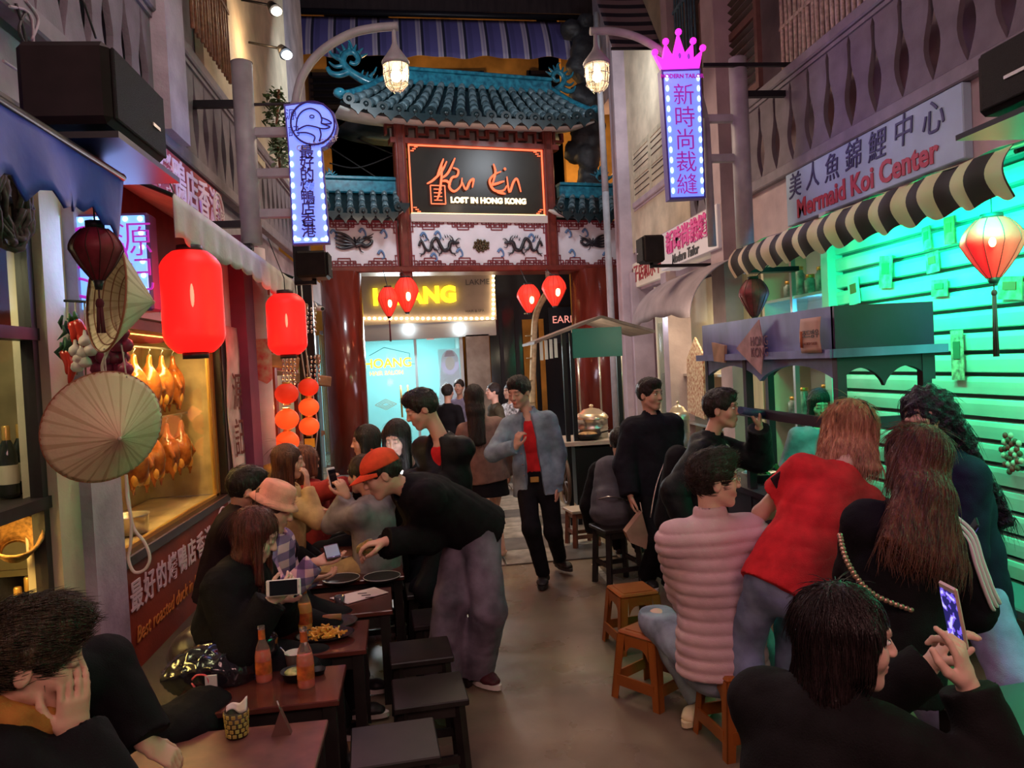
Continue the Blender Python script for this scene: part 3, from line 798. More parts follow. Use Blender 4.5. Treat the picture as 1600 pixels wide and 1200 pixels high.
def balcony(name, label, x, y0, y1, z0, z1, pitch, gap, vase, railm):
 t = thing(name, label, 'balcony', (x, y0, 0)); zb = z0 + .10
 mb = MB(); mb.box((x, (y0 + y1) / 2, z0 + .05), (.09, y1 - y0, .10), 0, None, .01); mb.build('bottom_rail', railm, t)
 mb = MB(); mb.box((x, (y0 + y1) / 2, z1 - .045), (.12, y1 - y0, .09), 0, None, .012); mb.box((x, (y0 + y1) / 2, z1 - .11), (.07, y1 - y0, .03)); mb.build('handrail', railm, t)
 n = int((y1 - y0) / pitch); b0 = baluster_mb(z1 - .12 - zb, pitch, gap, vase).build('baluster', GREYBOARD, t, local=True)
 for i in range(n):
  o = b0 if i == 0 else b0.copy()
  if i: COL.objects.link(o)
  o.location = (0, pitch * (i + .5), zb)
 return t
balcony('balcony', 'grey sawn-board balcony high on the left row above the red shop sign', XL + .02, 2.2, 10.8, 3.24, 4.1, .26, .15, False, GREYRAIL)
balcony('balcony', 'dark grey balcony with vase-shaped gaps above the pale blue sign', XR - .02, 2.3, 7.35, 3.24, 4.12, .30, .17, True, GREYRAIL)
balcony('balcony', 'pale pink balcony behind the crown sign further down the right row', XR - .02, 7.9, 11.0, 3.24, 4.0, .30, .17, True, PLASTER_P)

def louver(label, x, ya, yb, z0, z1, frame_m, slat_m, face=1, nm='louver_shutter', cat='shutter', leaves=2, group=None):
 """hinged window shutters of tilted slats standing on a plane x = const"""
 t = thing(nm, label, cat, (x, ya, z0), group); w = (yb - ya) / leaves
 for k in range(leaves):
  a = ya + k * w; mb = MB()
  for yy in (a + .03, a + w - .03): mb.box((x, yy, (z0 + z1) / 2), (.045, .06, z1 - z0), 0)
  for zz in (z0 + .035, (z0 + z1) / 2, z1 - .035): mb.box((x, a + w / 2, zz), (.042, w - .12, .07), 0)
  fr = mb.build('leaf_frame', frame_m, t)
  n = max(4, int((z1 - z0 - .2) / .075)); s0 = None
  for i in range(n):
   z = z0 + .10 + (z1 - z0 - .2) * (i + .5) / n
   if abs(z - (z0 + z1) / 2) < .05: continue
   if s0 is None:
    mb = MB(); M = Matrix.Rotation(face * .6, 4, 'Y'); mb.box((0, 0, 0), (.050, w - .12, .010), 0, M)
    s0 = mb.build('slat', slat_m, fr, local=True); o = s0
   else:
    o = s0.copy(); COL.objects.link(o)
   o.location = (0, a + w / 2 - ya, z - z0)
 return t
GREENL = mat('louver_green', (0.03, 0.12, 0.12), .6, noise=.3, nscale=10); BROWNL = mat('louver_brown', (0.15, 0.07, 0.06), .6, noise=.3, nscale=10)
CREAML = mat('louver_cream', (0.55, 0.47, 0.33), .6, noise=.2, nscale=10); SLATD = mat('louver_dark', (0.05, 0.035, 0.03), .6)
p1 = onx(292, 50, XL + .03); p2 = onx(320, 50, XL + .03)
louver('dark green louvred shutter above the left balcony', XL + .03, 4.45, 4.95, 4.15, 5.6, GREENL, GREENL, -1, leaves=1)
louver('dark green louvred shutter beside the bamboo blind over the left balcony', XL + .03, 3.4, 4.3, 4.15, 5.6, mat('frame_dark', (.05, .04, .045), .6), GREENL, -1, leaves=2)
louver('brown louvred shutters at the top right over the balcony', XR - .03, 6.75, 8.15, 4.15, 5.55, BROWNL, SLATD, 1)
louver('cream louvred window shutters on the pale yellow wall right of the gate', XR - .03, 9.3, 11.0, 3.95, 4.75, CREAML, SLATD, 1)
louver('cream louvred shutter beside the potted vine on the left row', XL + .03, 7.3, 8.3, 3.9, 5.0, CREAML, SLATD, -1, leaves=2)

# pilasters and cream wall pieces on the upper floors
mb = MB()
mb.box((XL + .06, 5.15, 5.9), (.14, .38, 5.2)); mb.box((XL + .05, 1.4, 4.6), (.12, .9, 3.2))
structure('trim_2', mb, PLASTER)
mb = MB(); mb.box((XL + .04, 8.0, 6.4), (.06, 3.9, 4.6)); structure('trim_3', mb, PLASTER_C)
mb = MB(); mb.box((XR - .02, 10.0, 6.0), (.05, 2.6, 5.4)); structure('trim_4', mb, PLASTER_C)
mb = MB(); mb.box((XR - .10, 7.55, 5.0), (.2, .34, 6.2)); mb.box((XR - .10, 11.35, 4.4), (.25, .3, 8.8)); mb.box((XR - .06, 9.05, 5.9), (.16, .22, 4.4))
structure('trim_5', mb, PLASTER_P)
# ground-floor piers right
mb = MB(); mb.box((XR + .02, 7.6, 1.4), (.3, .3, 2.82)); mb.box((XR + .02, 9.55, 1.4), (.3, .22, 2.82)); mb.box((XR + .02, 11.3, 1.5), (.3, .5, 3)); structure('trim_6', mb, PLASTER_P)

# bamboo-stick blind, folding grille and bamboo screen (upper floors)
BAM = mat('bamboo_brown', (0.22, 0.10, 0.05), .5, noise=.4, nscale=30); BAML = mat('bamboo_pale', (0.55, 0.45, 0.40), .6, noise=.4, nscale=30)
BLUEG = mat('grille_blue', (0.10, 0.19, 0.24), .5, noise=.3, nscale=10)
def sticks(name, label, cat, x, y0, y1, z0, z1, n, r, m, tilt=0, part='stick', rails=()):
 t = thing(name, label, cat, (x, y0, z0)); rr = random.Random(n)
 for i in range(n):
  y = y0 + (y1 - y0) * (i + .5) / n; mb = MB(); d = (rr.random() - .5) * tilt; mb.cyl((x + (rr.random() - .5) * .01, y, z0), (x, y + d, z1), r, r * .9, 6)
  mb.build(part, m, t)
 for z in rails:
  mb = MB(); mb.box((x, (y0 + y1) / 2, z), (.03, y1 - y0, .03)); mb.build('crossbar', m, t)
 return t
sticks('bamboo_blind', 'brown bamboo stick blind hanging beside the left street lamp post', 'blind', XL + .16, 5.4, 6.5, 4.12, 6.2, 14, .014, BAM, .02, 'cane', (4.7, 5.6))
sticks('folding_grille', 'dull blue metal folding grille over the right balcony', 'grille', XR - .06, 8.2, 9.3, 4.0, 6.2, 12, .014, BLUEG, .03, 'bar', (4.2, 5.0, 5.8))
sticks('bamboo_screen', 'pale dry bamboo stick screen above the right balcony rail', 'screen', XR + .1, 5.25, 6.6, 4.15, 5.4, 18, .018, BAML, .10, 'cane', (4.6,))
sticks('teal_grille', 'teal barred window high on the left behind the loudspeaker', 'grille', XL + .05, 2.45, 3.25, 4.12, 5.2, 9, .014, mat('grille_teal', (.06, .22, .24), .5), .02, 'bar', (4.3, 4.9))

# ---- back of the street
mb = MB(); mb.box((-4.2, 17.5, 5.0), (7.6, .3, 12)); mb.box((7.4, 17.5, 5), (9, .3, 12)); mb.box((2.2, 17.5, 7.6), (8, .3, 7)); mb.box((2.2, 17.6, 1.5), (8, .3, 4.9))
structure('wall_end', mb, YELLOW)
mb = MB(); mb.box((3.75, 14.3, 5.2), (1.9, .2, 8.0)); mb.box((4.6, 14.3, .6), (1.9, .2, 1.2)); structure('wall_side', mb, YELLOW)
WIND = mat('window_dark', (0.012, 0.012, 0.016), .15)
def barred(n, x, z, w, h, y=17.3):
 t = bpy.data.objects.new('window_%d' % n, None); COL.objects.link(t); t['kind'] = 'structure'; t.location = (x, y, z); ORG[t.name] = Vector((x, y, z))
 mb = MB(); mb.box((x, y, z), (w, .06, h)); mb.build('pane', WIND, t)
 mb = MB()
 for s_ in (-1, 1): mb.box((x + s_ * w / 2, y - .04, z), (.09, .1, h + .1)); mb.box((x, y - .04, z + s_ * h / 2), (w, .1, .09))
 mb.build('frame', DARK, t)
 for i in range(5):
  mb = MB(); mb.box((x, y - .10, z - h / 2 + h * (i + .5) / 5), (w, .03, .04)); mb.build('bar', BLACKM, t)
barred(1, -1.5, 7.9, 1.3, .7); barred(2, 1.0, 7.9, 1.2, .7); barred(3, 3.2, 7.9, 1.1, .7); barred(4, -2.6, 5.4, .8, 1.0); barred(5, 4.3, 5.0, 1.3, 1.6); barred(6, -3.4, 6.4, 1.2, 1.6)
lamp('street_lamp_and_fill', 'POINT', (0.3, 14.6, 6.0), 120, (1.0, .60, .25), .2)  # this and the next: unseen lamps added to light the ochre walls
lamp('street_lamp_and_fill', 'POINT', (3.0, 13.3, 5.2), 30, (1.0, .62, .28), .15)

# big striped awning across the end of the alley
AW = stripes_mat('awning_blue_stripe', [(0, (.10, .085, .27)), (.36, (.42, .36, .46)), (.46, (.30, .25, .40)), (.53, (.42, .36, .46)), (.60, (.015, .015, .04)), (.72, (.10, .085, .27)), (.80, (.075, .065, .21))], 1 / .36, 'X')
t = thing('striped_awning', 'long blue, navy and white striped awning across the end of the alley', 'awning', (0, 12.9, 0))
a = ony(452, 86, 12.9); b = ony(948, 92, 12.9); a2 = ony(445, 14, 13.1); b2 = ony(940, 26, 13.1)
mb = MB()
def aw(u, v):
 p = a.lerp(b, u); q = a2.lerp(b2, u); r = p.lerp(q, v); r = Vector(r); r.y += .035 * math.sin(u * 60) * (1 - v) + .25 * v * v; r.z += .02 * math.sin(u * 33) * (1 - v); return tuple(r)
mb.sheet(aw, 90, 8); mb.build('canopy', AW, t, thick=.012)
mb = MB(); mb.cyl(a2 + Vector((0, .2, .06)), b2 + Vector((0, .2, .06)), .05, n=10); mb.build('roller', BLACKM, t)
mb = MB(); q0 = a2 + Vector((-1.5, .35, .1)); q1 = b2 + Vector((2.2, .35, .1)); mb.bar(q0 + Vector((0, 0, .5)), q1 + Vector((0, 0, .5)), .1, .9); mb.build('roof_edge', DARK, t)
# grey striped awning at the top right
AW2 = stripes_mat('awning_grey_stripe', [(0, (.30, .22, .24)), (.52, (.02, .02, .035)), (.98, (.3, .22, .24))], 1 / .17, 'Z')
t = thing('striped_awning', 'small pink and black striped awning on the upper right row', 'awning', (2.8, 9.6, 5.6))
mb = MB(); mb.sheet(lambda u, v: (2.52 + .66 * u, 9.45 + 1.0 * v, 5.62 + 1.3 * v - .03 * math.sin(u * PI)), 10, 12); mb.build('canopy', AW2, t, thick=.01)
mb = MB(); mb.cyl((2.50, 9.44, 5.6), (XR, 9.44, 5.6), .02, n=8); mb.cyl((2.50, 10.45, 6.93), (XR, 10.45, 6.93), .02, n=8); mb.build('frame_bar', BLACKM, t)

# black sculpted rock column right of the gate
t = thing('rock_column', 'black artificial rock column standing right of the gate', 'rock', (2.75, 12.45, 0))
rs = random.Random(9); R_OCK = mat('rock_black', (0.03, 0.03, 0.033), .55, noise=.5, nscale=6, bump=1.0, bscale=14)
Fd = Field((2.2, 11.95, -.05), (3.3, 13.0, 7.4), .05)
for i in range(60):
 z = i * .125; Fd.ell((2.85 + (rs.random() - .5) * .3, 12.7 + (rs.random() - .5) * .2, z), (.13 + rs.random() * .10, .15 + rs.random() * .06, .12 + rs.random() * .08), None, .05)
P_, F_ = Fd.mesh(); P_ = P_ + vnormals(P_, F_) * (wrinkle(P_, 5, 14) * .05)[:, None]; np_mesh('rock', P_, F_, R_OCK, t)

# ---- salon at the end of the street
def salon():
 Y = 14.6
 t = thing('hair_salon', 'brightly lit hair salon shopfront seen through the gate', 'shop', (-.6, Y, 0))
 q = lambda px, py, y=Y: ony(px, py, y)
 BEIGE = mat('salon_fascia', (0.50, 0.40, 0.30), .6, noise=.15, nscale=3); WALLW = mat('salon_wall', (0.62, 0.60, 0.58), .6)
 tl = q(500, 420); br = q(775, 500)
 mb = MB(); mb.box(((tl.x + br.x) / 2, Y, (tl.z + br.z) / 2), (br.x - tl.x, .25, tl.z - br.z)); mb.build('fascia', BEIGE, t)
 b2 = q(775, 524); mb = MB(); mb.box(((tl.x + b2.x) / 2, Y + .05, (br.z + b2.z) / 2), (b2.x - tl.x, .3, br.z - b2.z)); mb.build('soffit_band', WALLW, t)
 # bulbs along the fascia edge
 BULB = mat('bulb_warm', (1, .9, .7), .4, emit=(1.0, .74, .42), es=9)
 for i in range(26):
  p = q(560 + i * 8.4, 497.5, Y - .16); mb = MB(); mb.ell((p.x, p.y, p.z), (.030, .03, .026), 8, 5); mb.build('bulb', BULB, t)
 for i in range(9):
  p = q(771, 490 - i * 7.4, Y - .16); mb = MB(); mb.ell((p.x, p.y, p.z), (.026, .03, .030), 8, 5); mb.build('bulb', BULB, t)
 YN = mat('letters_yellow', (1, .8, .05), .5, emit=(1.0, .78, .02), es=1.9)
 p = q(648, 463, Y - .17); text('HOANG', frame3(p, (1, 0, 0), (0, 0, 1)), .40, YN, t, extrude=.03, offset=.022, space=1.06)
 GREYL = mat('letters_grey', (.12, .11, .10), .6)
 p = q(746, 441, Y - .135); text('LAKME', frame3(p, (1, 0, 0), (0, 0, 1)), .15, GREYL, t)
 p = q(742, 486, Y - .135); text('HAIR & SPA', frame3(p, (1, 0, 0), (0, 0, 1)), .07, GREYL, t)
 # glazed front, lit room behind it
 GLOW = mat('salon_light_wall', (.50, .80, .80), .6, emit=(.30, .86, .88), es=.62)
 a = q(500, 524); c = q(727, 700); z0 = 0
 mb = MB(); mb.box(((a.x + c.x) / 2, Y + 2.2, 1.5), (c.x - a.x, .1, 3.0)); mb.build('back_wall', mat('salon_cyan', (.45, .78, .78), .7), t)
 mb = MB(); mb.box(((a.x + c.x) / 2, Y + 1.1, a.z + .05), (c.x - a.x, 2.3, .06)); mb.build('room_ceiling', WALLW, t)
 mb = MB(); mb.box(((a.x + c.x) / 2, Y + 1.1, .02), (c.x - a.x, 2.3, .04)); mb.build('room_floor', TPALE, t)
 mb = MB(); mb.box((c.x + .02, Y + 1.1, 1.5), (.06, 2.3, 3.0)); mb.build('side_wall', WALLW, t)
 for px in (638, 718):
  p = q(px, 514, Y - .20); mb = MB(); mb.ell((p.x, p.y, p.z), (.07, .03, .07), 12, 8); mb.build('spotlight', mat('bulb_cool', (1, 1, 1), .4, emit=(.75, .92, 1.0), es=14), t)
 GL = mat('glass_clear', (.85, .97, .97), .04, trans=.92, ior=1.3)
 mb = MB(); mb.box(((a.x + c.x) / 2, Y + .02, a.z / 2), (c.x - a.x, .02, a.z)); mb.build('glass_front', GL, t)
 FR = mat('salon_frame', (.55, .75, .78), .4, metal=.5)
 for px in (500, 652, 724):
  p = q(px, 600); mb = MB(); mb.box((p.x, Y, a.z / 2), (.05, .07, a.z)); mb.build('mullion', FR, t)
 for px in (580, 672):
  p = q(px, 529); mb = MB(); mb.box((p.x, Y - .05, p.z), (.14, .05, .05)); mb.build('door_clamp', STEEL, t)
 for px in (626, 637):
  p = q(px, 600); mb = MB(); mb.cyl((p.x, Y - .08, .85), (p.x, Y - .08, 1.45), .018, n=8); mb.build('door_handle', BRASS, t)
 p = q(606, 568, Y - .02); text('HOANG', frame3(p, (1, 0, 0), (0, 0, 1)), .24, YN, t, extrude=.004, offset=.004)
 p = q(604, 583, Y - .02); text('HAIR SALON', frame3(p, (1, 0, 0), (0, 0, 1)), .11, YN, t, extrude=.004)
 # outline of a little house over the lettering
 mb = MB(); pts = [q(577, 556), q(600, 543), q(640, 552), q(640, 568), q(650, 569), q(650, 600)]
 for i in range(len(pts) - 1): mb.bar(pts[i] - Vector((0, .02, 0)), pts[i + 1] - Vector((0, .02, 0)), .014, .01)
 mb.build('house_outline', mat('teal_line', (.05, .25, .25), .5), t)
 # diamond ornament
 p = q(603, 632, Y - .02); mb = MB()
 for k in range(3):
  w = .20 - .06 * k; pr = [(p.x - w, p.y, p.z), (p.x, p.y, p.z + w * .5), (p.x + w, p.y, p.z), (p.x, p.y, p.z - w * .5)]
  for i in range(4): mb.bar(pr[i], pr[(i + 1) % 4], .012, .008)
 mb.build('diamond_ornament', BRASS, t)
 # poster: portrait in a pale head scarf
 po = thing('salon_poster', 'tall pale poster of a portrait in a striped head scarf behind the salon glass', 'poster', (q(702, 600).x, Y + .12, 0))
 pa = q(684, 546, Y + .12); pb = q(724, 640, Y + .12)
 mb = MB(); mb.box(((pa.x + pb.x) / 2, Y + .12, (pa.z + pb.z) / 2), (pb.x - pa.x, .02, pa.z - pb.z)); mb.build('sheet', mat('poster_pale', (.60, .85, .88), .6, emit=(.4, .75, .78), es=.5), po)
 cx = q(703, 566, Y + .09)
 def disc(mb, x, z, rx, rz, y, mi=0, n=20, M=0): mb.prism([(x + rx * math.cos(2 * PI * k / n), y, z + rz * math.sin(2 * PI * k / n)) for k in range(n)], (0, .006, 0), mi)
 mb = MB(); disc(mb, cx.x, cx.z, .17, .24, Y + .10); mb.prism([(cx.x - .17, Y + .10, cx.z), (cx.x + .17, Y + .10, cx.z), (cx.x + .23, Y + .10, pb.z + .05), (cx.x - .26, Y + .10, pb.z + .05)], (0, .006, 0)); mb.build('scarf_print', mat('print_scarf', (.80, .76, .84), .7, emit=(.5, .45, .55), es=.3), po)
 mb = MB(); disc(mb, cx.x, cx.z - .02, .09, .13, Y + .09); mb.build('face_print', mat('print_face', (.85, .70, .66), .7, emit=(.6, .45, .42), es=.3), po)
 mb = MB()
 for k in range(5): mb.box((cx.x, Y + .088, cx.z + .12 + k * .022), (.20 - k * .02, .004, .009))
 mb.build('stripe_print', mat('print_red', (.55, .12, .14), .7), po)
 # marble pier
 pa = q(727, 524); pb = q(763, 524); mb = MB(); mb.box(((pa.x + pb.x) / 2, Y + .05, pa.z / 2), (pb.x - pa.x, .3, pa.z)); mb.build('marble_pier', mat('marble_beige', (.42, .33, .26), .35, noise=.5, nscale=5, color2=(.25, .18, .14), detail=8), t)
 lamp('salon_and_fill_light', 'AREA', ((a.x + c.x) / 2, Y + .9, a.z - .08), 75, (.55, .95, 1.0), 1.6, ((a.x + c.x) / 2, Y + 1.2, 0), size_y=1.2)
 lamp('salon_and_fill_light', 'AREA', ((a.x + c.x) / 2 + .3, Y - .45, a.z + .05), 85, (.90, .95, 1.0), .8, ((a.x + c.x) / 2 + .6, Y - 3.5, 0))  # lamp added outside the glass to brighten the floor tiles
 # dark neighbour shop
 nb = thing('dark_shopfront', 'dark glass shopfront right of the marble pier', 'shop', (q(800, 600).x, Y + .3, 0))
 pa = q(763, 430); pb = q(905, 430)
 mb = MB(); mb.box(((pa.x + pb.x) / 2, Y + .45, 2.1), (pb.x - pa.x, .1, 4.4)); mb.build('glass', mat('glass_dark', (.03, .035, .045), .12), nb)
 for px in (765, 790, 815): p = q(px, 600); mb = MB(); mb.box((p.x, Y + .38, 1.5), (.07, .08, 3.0)); mb.build('mullion', BLACKM, nb)
 for px0, px1 in ((824, 842), (850, 858)):
  u = q(px0, 600); v = q(px1, 600); mb = MB(); mb.box(((u.x + v.x) / 2, Y + .35, 1.3), (v.x - u.x, .06, 2.6)); mb.build('ochre_panel', YELLOW, nb)
 p = q(886, 499, Y + .2); mb = MB(); mb.box((p.x, Y + .3, p.z - .1), (.7, .06, .7)); mb.build('sign_panel', mat('panel_navy', (.015, .03, .05), .4), nb)
 text('EARLY', frame3(Vector((p.x, Y + .255, p.z)), (1, 0, 0), (0, 0, 1)), .20, mat('letters_red_neon', (.8, .3, .25), .5, emit=(1, .35, .28), es=.9), nb)
 # bamboo pole
 bp = thing('bamboo_pole', 'pale leaning bamboo pole right of the dark shopfront', 'pole', (q(833, 650, 13.0).x, 13.0, 0))
 pts = [q(856, 455, 13.0), q(838, 490, 13.0), q(834, 540, 13.0), q(832, 640, 13.0)]; e_ = Vector(pts[-1]); e_.z = 0.0; pts.append(e_)
 mb = MB(); mb.tube(catmull(pts, 5), .055, 10); mb.build('cane', mat('bamboo_tan', (.55, .42, .22), .5, noise=.3, nscale=14), bp)
 nd = MB()
 for i in range(8):
  z = .3 + i * .38; nd.cyl((pts[3].x, 13.0, z), (pts[3].x, 13.0, z + .02), .062, n=10)
 nd.build('node_ring', mat('bamboo_node', (.35, .26, .12), .6), bp)
salon()
# ------------------------------------------------------------------ the gate (paifang)
GA = math.radians(12.6); GU = Vector((math.cos(GA), math.sin(GA), 0)); GN = Vector((math.sin(GA), -math.cos(GA), 0)); G0 = Vector((XL, 11.45, 0))
def gp(px, py, off=0.0):
 """point on the gate's front plane (moved off towards the camera)"""
 d = ray(px, py); o = Vector((0, 0, CAMZ)); q = G0 + GN * off; t = (q - o).dot(GN) / d.dot(GN); return o + d * t
def gu(px, py, off=0.0):
 p = gp(px, py, off); return (p - G0).dot(GU), p.z
def gw(u, z, off=0.0): return G0 + GU * u + GN * off + Vector((0, 0, z))
GM = Matrix.Translation(G0) @ Matrix((GU, -GN, Vector((0, 0, 1)))).transposed().to_4x4()     # local x = along, y = away, z = up
gate = thing('paifang_gate', 'tall Chinese gate with blue tiled roofs and a black name board', 'gate', tuple(gw(2.4, 0)))
GLAZE = mat('glaze_blue_green', (0.16, 0.23, 0.26), .25, noise=.45, nscale=9, color2=(0.04, 0.075, 0.09), coat=.4)
GLAZE_D = mat('glaze_dark', (0.006, 0.018, 0.022), .35, noise=.4, nscale=20, coat=.15)
TEAL = mat('glaze_teal', (0.03, 0.26, 0.36), .3, noise=.5, nscale=14, color2=(0.01, 0.09, 0.15), coat=.3)
UNDER = mat('eave_white', (0.60, 0.60, 0.56), .7, noise=.15, nscale=6)
REDW = mat('beam_red', (0.17, 0.026, 0.018), .35, noise=.3, nscale=9)
# columns
uc = [(gu(510, 600)[0], gu(574, 600)[0]), (gu(905, 600)[0], gu(977, 600)[0])]
zl = gu(745, 424)[1]
COLZ = zl
for a, b in uc:
 c = gw((a + b) / 2, 0, -.05); r = (b - a) / 2
 mb = MB(); mb.lathe([(r, 0.0), (r, zl)], 40, Matrix.Translation(c), 0, True, cap=True); co = mb.build('column', WOODRED, gate)
 mb = MB(); mb.lathe([(r * 1.25, 0), (r * 1.25, .12), (r * 1.12, .2), (r * 1.05, .26)], 32, Matrix.Translation(c), 0, True, cap=True); mb.build('column_base', mat('stone_grey', (.25, .24, .24), .6, noise=.3, nscale=9), co)
# long lintel under the panels and posts between them
ul, ur = gu(500, 424)[0], gu(974, 421)[0]
def gbox(name, u0, u1, z0, z1, dep, off, m, parent=gate, bev=0.0):
 mb = MB(); mb.box(((u0 + u1) / 2, -off + 0, (z0 + z1) / 2), (u1 - u0, dep, z1 - z0), 0, GM, bev); return mb.build(name, m, parent)
gbox('lintel', ul, ur, zl - .02, zl + .07, .5, -.1, REDW, bev=.015)
ppx = [(614, 630), (621, 640), (856, 870)]
PL = gu(628, 300); PRr = gu(860, 300)
ztop = gu(745, 205)[1]
for px in (629, 858):
 u = gu(px, 330)[0]; mb = MB(); mb.box((u, .0, (zl + ztop) / 2 + .02), (.17, .20, ztop - zl + .3), 0, GM, .015); po = mb.build('post', REDW, gate)
 mb = MB(); mb.box((u - .05, -.105, (zl + ztop) / 2), (.018, .02, ztop - zl), 0, GM); mb.box((u + .05, -.105, (zl + ztop) / 2), (.018, .02, ztop - zl), 0, GM); mb.build('moulding', WOODRED, po)
# white panels with a red fret border
def fret(mb, u0, u1, z0, z1, off=.07, flip=1):
 """stepped key-pattern clusters along one edge z0, growing towards z1 direction flip"""
 n = max(1, round((u1 - u0) / .56)); w = (u1 - u0) / n; t = .014
 for i in range(n):
  c = u0 + w * (i + .5)
  for (dx0, dx1, h) in ((-.24, .24, .045), (-.17, .17, .09), (-.09, .09, .13)):
   for zz in (h,):
    mb.box(((c + dx0 + c + dx1) / 2, -off, z0 + flip * zz), (dx1 - dx0, .012, t), 0, GM)
   for xx in (dx0, dx1): mb.box((c + xx, -off, z0 + flip * h / 2), (t, .012, h), 0, GM)
  for xx in (-.13, -.045, .045, .13):
   mb.box((c + xx, -off, z0 + flip * .055), (t, .012, .07), 0, GM)
   mb.box((c + xx + .02, -off, z0 + flip * .065), (.05, .012, t), 0, GM)
def panel(pxa, pxb, pyt, pyb, right=True):
 u0 = gu(pxa, 385)[0]; u1 = gu(pxb, 385)[0]; z1 = gu((pxa + pxb) / 2, pyt)[1]; z0 = zl + .07
 o = gbox('white_panel', u0, u1, z0, z1, .10, 0.0, WHITEP)
 mb = MB(); fret(mb, u0 + .02, u1 - .02, z1, z0, .058, -1); fret(mb, u0 + .02, u1 - .02, z0, z1, .058, 1)
 for u in (u0, u1):
  mb.box((u + (.012 if u == u0 else -.012), -.058, (z0 + z1) / 2), (.024, .02, z1 - z0), 0, GM)
  s_ = 1 if u == u0 else -1
  for zz in (z0, z1):
   f = 1 if zz == z0 else -1
   for k in (1, 2): mb.box((u + s_ * .05 * k, -.058, zz + f * (.25 - .08 * k) / 2), (.014, .014, .25 - .08 * k), 0, GM); mb.box((u + s_ * .03 * k, -.058, zz + f * (.25 - .08 * k)), (.06, .014, .014), 0, GM)
 mb.box(((u0 + u1) / 2, -.055, z1), (u1 - u0, .03, .03), 0, GM); mb.box(((u0 + u1) / 2, -.055, z0 + .01), (u1 - u0, .03, .02), 0, GM)
 mb.build('fret_border', mat('fret_red', (.20, .02, .03), .5), o); return o, u0, u1, z0, z1
BRONZE = mat('relief_black', (.018, .016, .022), .35, coat=.3); SKYB = mat('relief_blue', (.12, .22, .42), .5)
def swirl(mb, c, pts, r, mi=0, sc=1.0, flip=1, off=.075):
 P = [gw(c[0] + flip * x * sc, c[1] + z * sc, off) for x, z in pts]; P = catmull(P, 5); n = len(P)
 rr = [max(.003, (r[0] + (r[1] - r[0]) * i / (n - 1)) * sc) for i in range(n)]; mb.tube(P, rr, 7, mi)
def dragon(c, sc, flip, parent):
 mb = MB()
 swirl(mb, c, [(-.30, -.02), (-.26, .06), (-.20, -.06), (-.13, -.08), (-.09, .05), (-.02, .10), (.03, .0), (.08, -.08), (.16, -.06), (.19, .03), (.25, .05)], (.018, .036), 0, sc, flip)
 swirl(mb, c, [(.22, .05), (.28, .03), (.33, .04)], (.035, .018), 0, sc, flip); swirl(mb, c, [(.24, .07), (.22, .12), (.18, .15)], (.012, .004), 0, sc, flip)
 swirl(mb, c, [(.28, .06), (.32, .10), (.36, .09)], (.010, .004), 0, sc, flip); swirl(mb, c, [(.28, .0), (.30, -.04), (.35, -.03)], (.010, .004), 0, sc, flip)
 for x, z, dx in ((-.20, -.06, -.06), (-.09, .0, .06), (.06, -.05, -.04), (.17, -.05, .07)):
  swirl(mb, c, [(x, z), (x + dx * .5, z - .07), (x + dx, z - .08), (x + dx * 1.4, z - .12)], (.018, .006), 0, sc, flip)
  swirl(mb, c, [(x + dx, z - .08), (x + dx * 1.7, z - .07)], (.009, .003), 0, sc, flip)
 for k in range(14):                                         # mane and spine scales
  t = k / 13; x = -.26 + .5 * t; z = .02 + .10 * math.sin(t * 9 + .6); swirl(mb, c, [(x, z), (x - .02, z + .045)], (.012, .002), 0, sc, flip)
 mb.build('dragon_relief', BRONZE, parent)
def phoenix(c, sc, flip, parent):
 mb = MB()
 swirl(mb, c, [(-.02, -.02), (.06, .0), (.13, -.03), (.20, .0), (.23, .05), (.18, .07)], (.045, .015), 0, sc, flip)
 for k in range(5): swirl(mb, c, [(-.02, -.01), (-.12, -.05 + .04 * k), (-.22, -.06 + .055 * k), (-.30, -.03 + .05 * k)], (.030, .012), 0, sc, flip)
 for k in range(4): swirl(mb, c, [(.02, .0), (-.02 + .05 * k, .07), (-.03 + .09 * k, .11)], (.026, .008), 0, sc, flip)
 swirl(mb, c, [(.18, .07), (.13, .10), (.19, .12), (.26, .16)], (.016, .005), 0, sc, flip); swirl(mb, c, [(.04, -.04), (.06, -.10), (.10, -.12)], (.012, .004), 0, sc, flip)
 mb.build('phoenix_relief', BRONZE, parent)
def clouds(spots, parent):
 for px, py in spots:
  u, z = gu(px, py); mb = MB(); swirl(mb, (u, z), [(-.06, .0), (-.02, .05), (.02, .01), (.03, -.05), (-.01, -.07)], (.022, .010), 0, 1.0, 1, .06); mb.build('cloud_relief', SKYB, parent)
pc = panel(640, 853, 347, 424); pl = panel(505, 621, 347, 424); pr_ = panel(868, 972, 347, 421)
dragon(gu(683, 384), 1.0, 1, pc[0]); dragon(gu(817, 384), 1.0, -1, pc[0]); phoenix(gu(556, 383), 1.0, 1, pl[0]); phoenix(gu(922, 382), .85, -1, pr_[0])
clouds([(662, 370), (684, 368), (718, 395), (782, 395), (830, 372), (678, 402)], pc[0]); clouds([(522, 366), (567, 364), (600, 366), (596, 398)], pl[0]); clouds([(887, 365), (913, 364), (893, 396), (945, 400)], pr_[0])
mb = MB(); c = gu(750, 385)
for k in range(30):
 a = k * 2.4; rr = .022 * math.sqrt(k); p = gw(c[0] + rr * 1.1 * math.cos(a), c[1] + rr * .8 * math.sin(a), .065); mb.ell(p, (.022, .022, .022), 6, 5)
mb.build('flaming_pearl_relief', mat('relief_bronze', (.10, .07, .035), .4, metal=.4), pc[0])
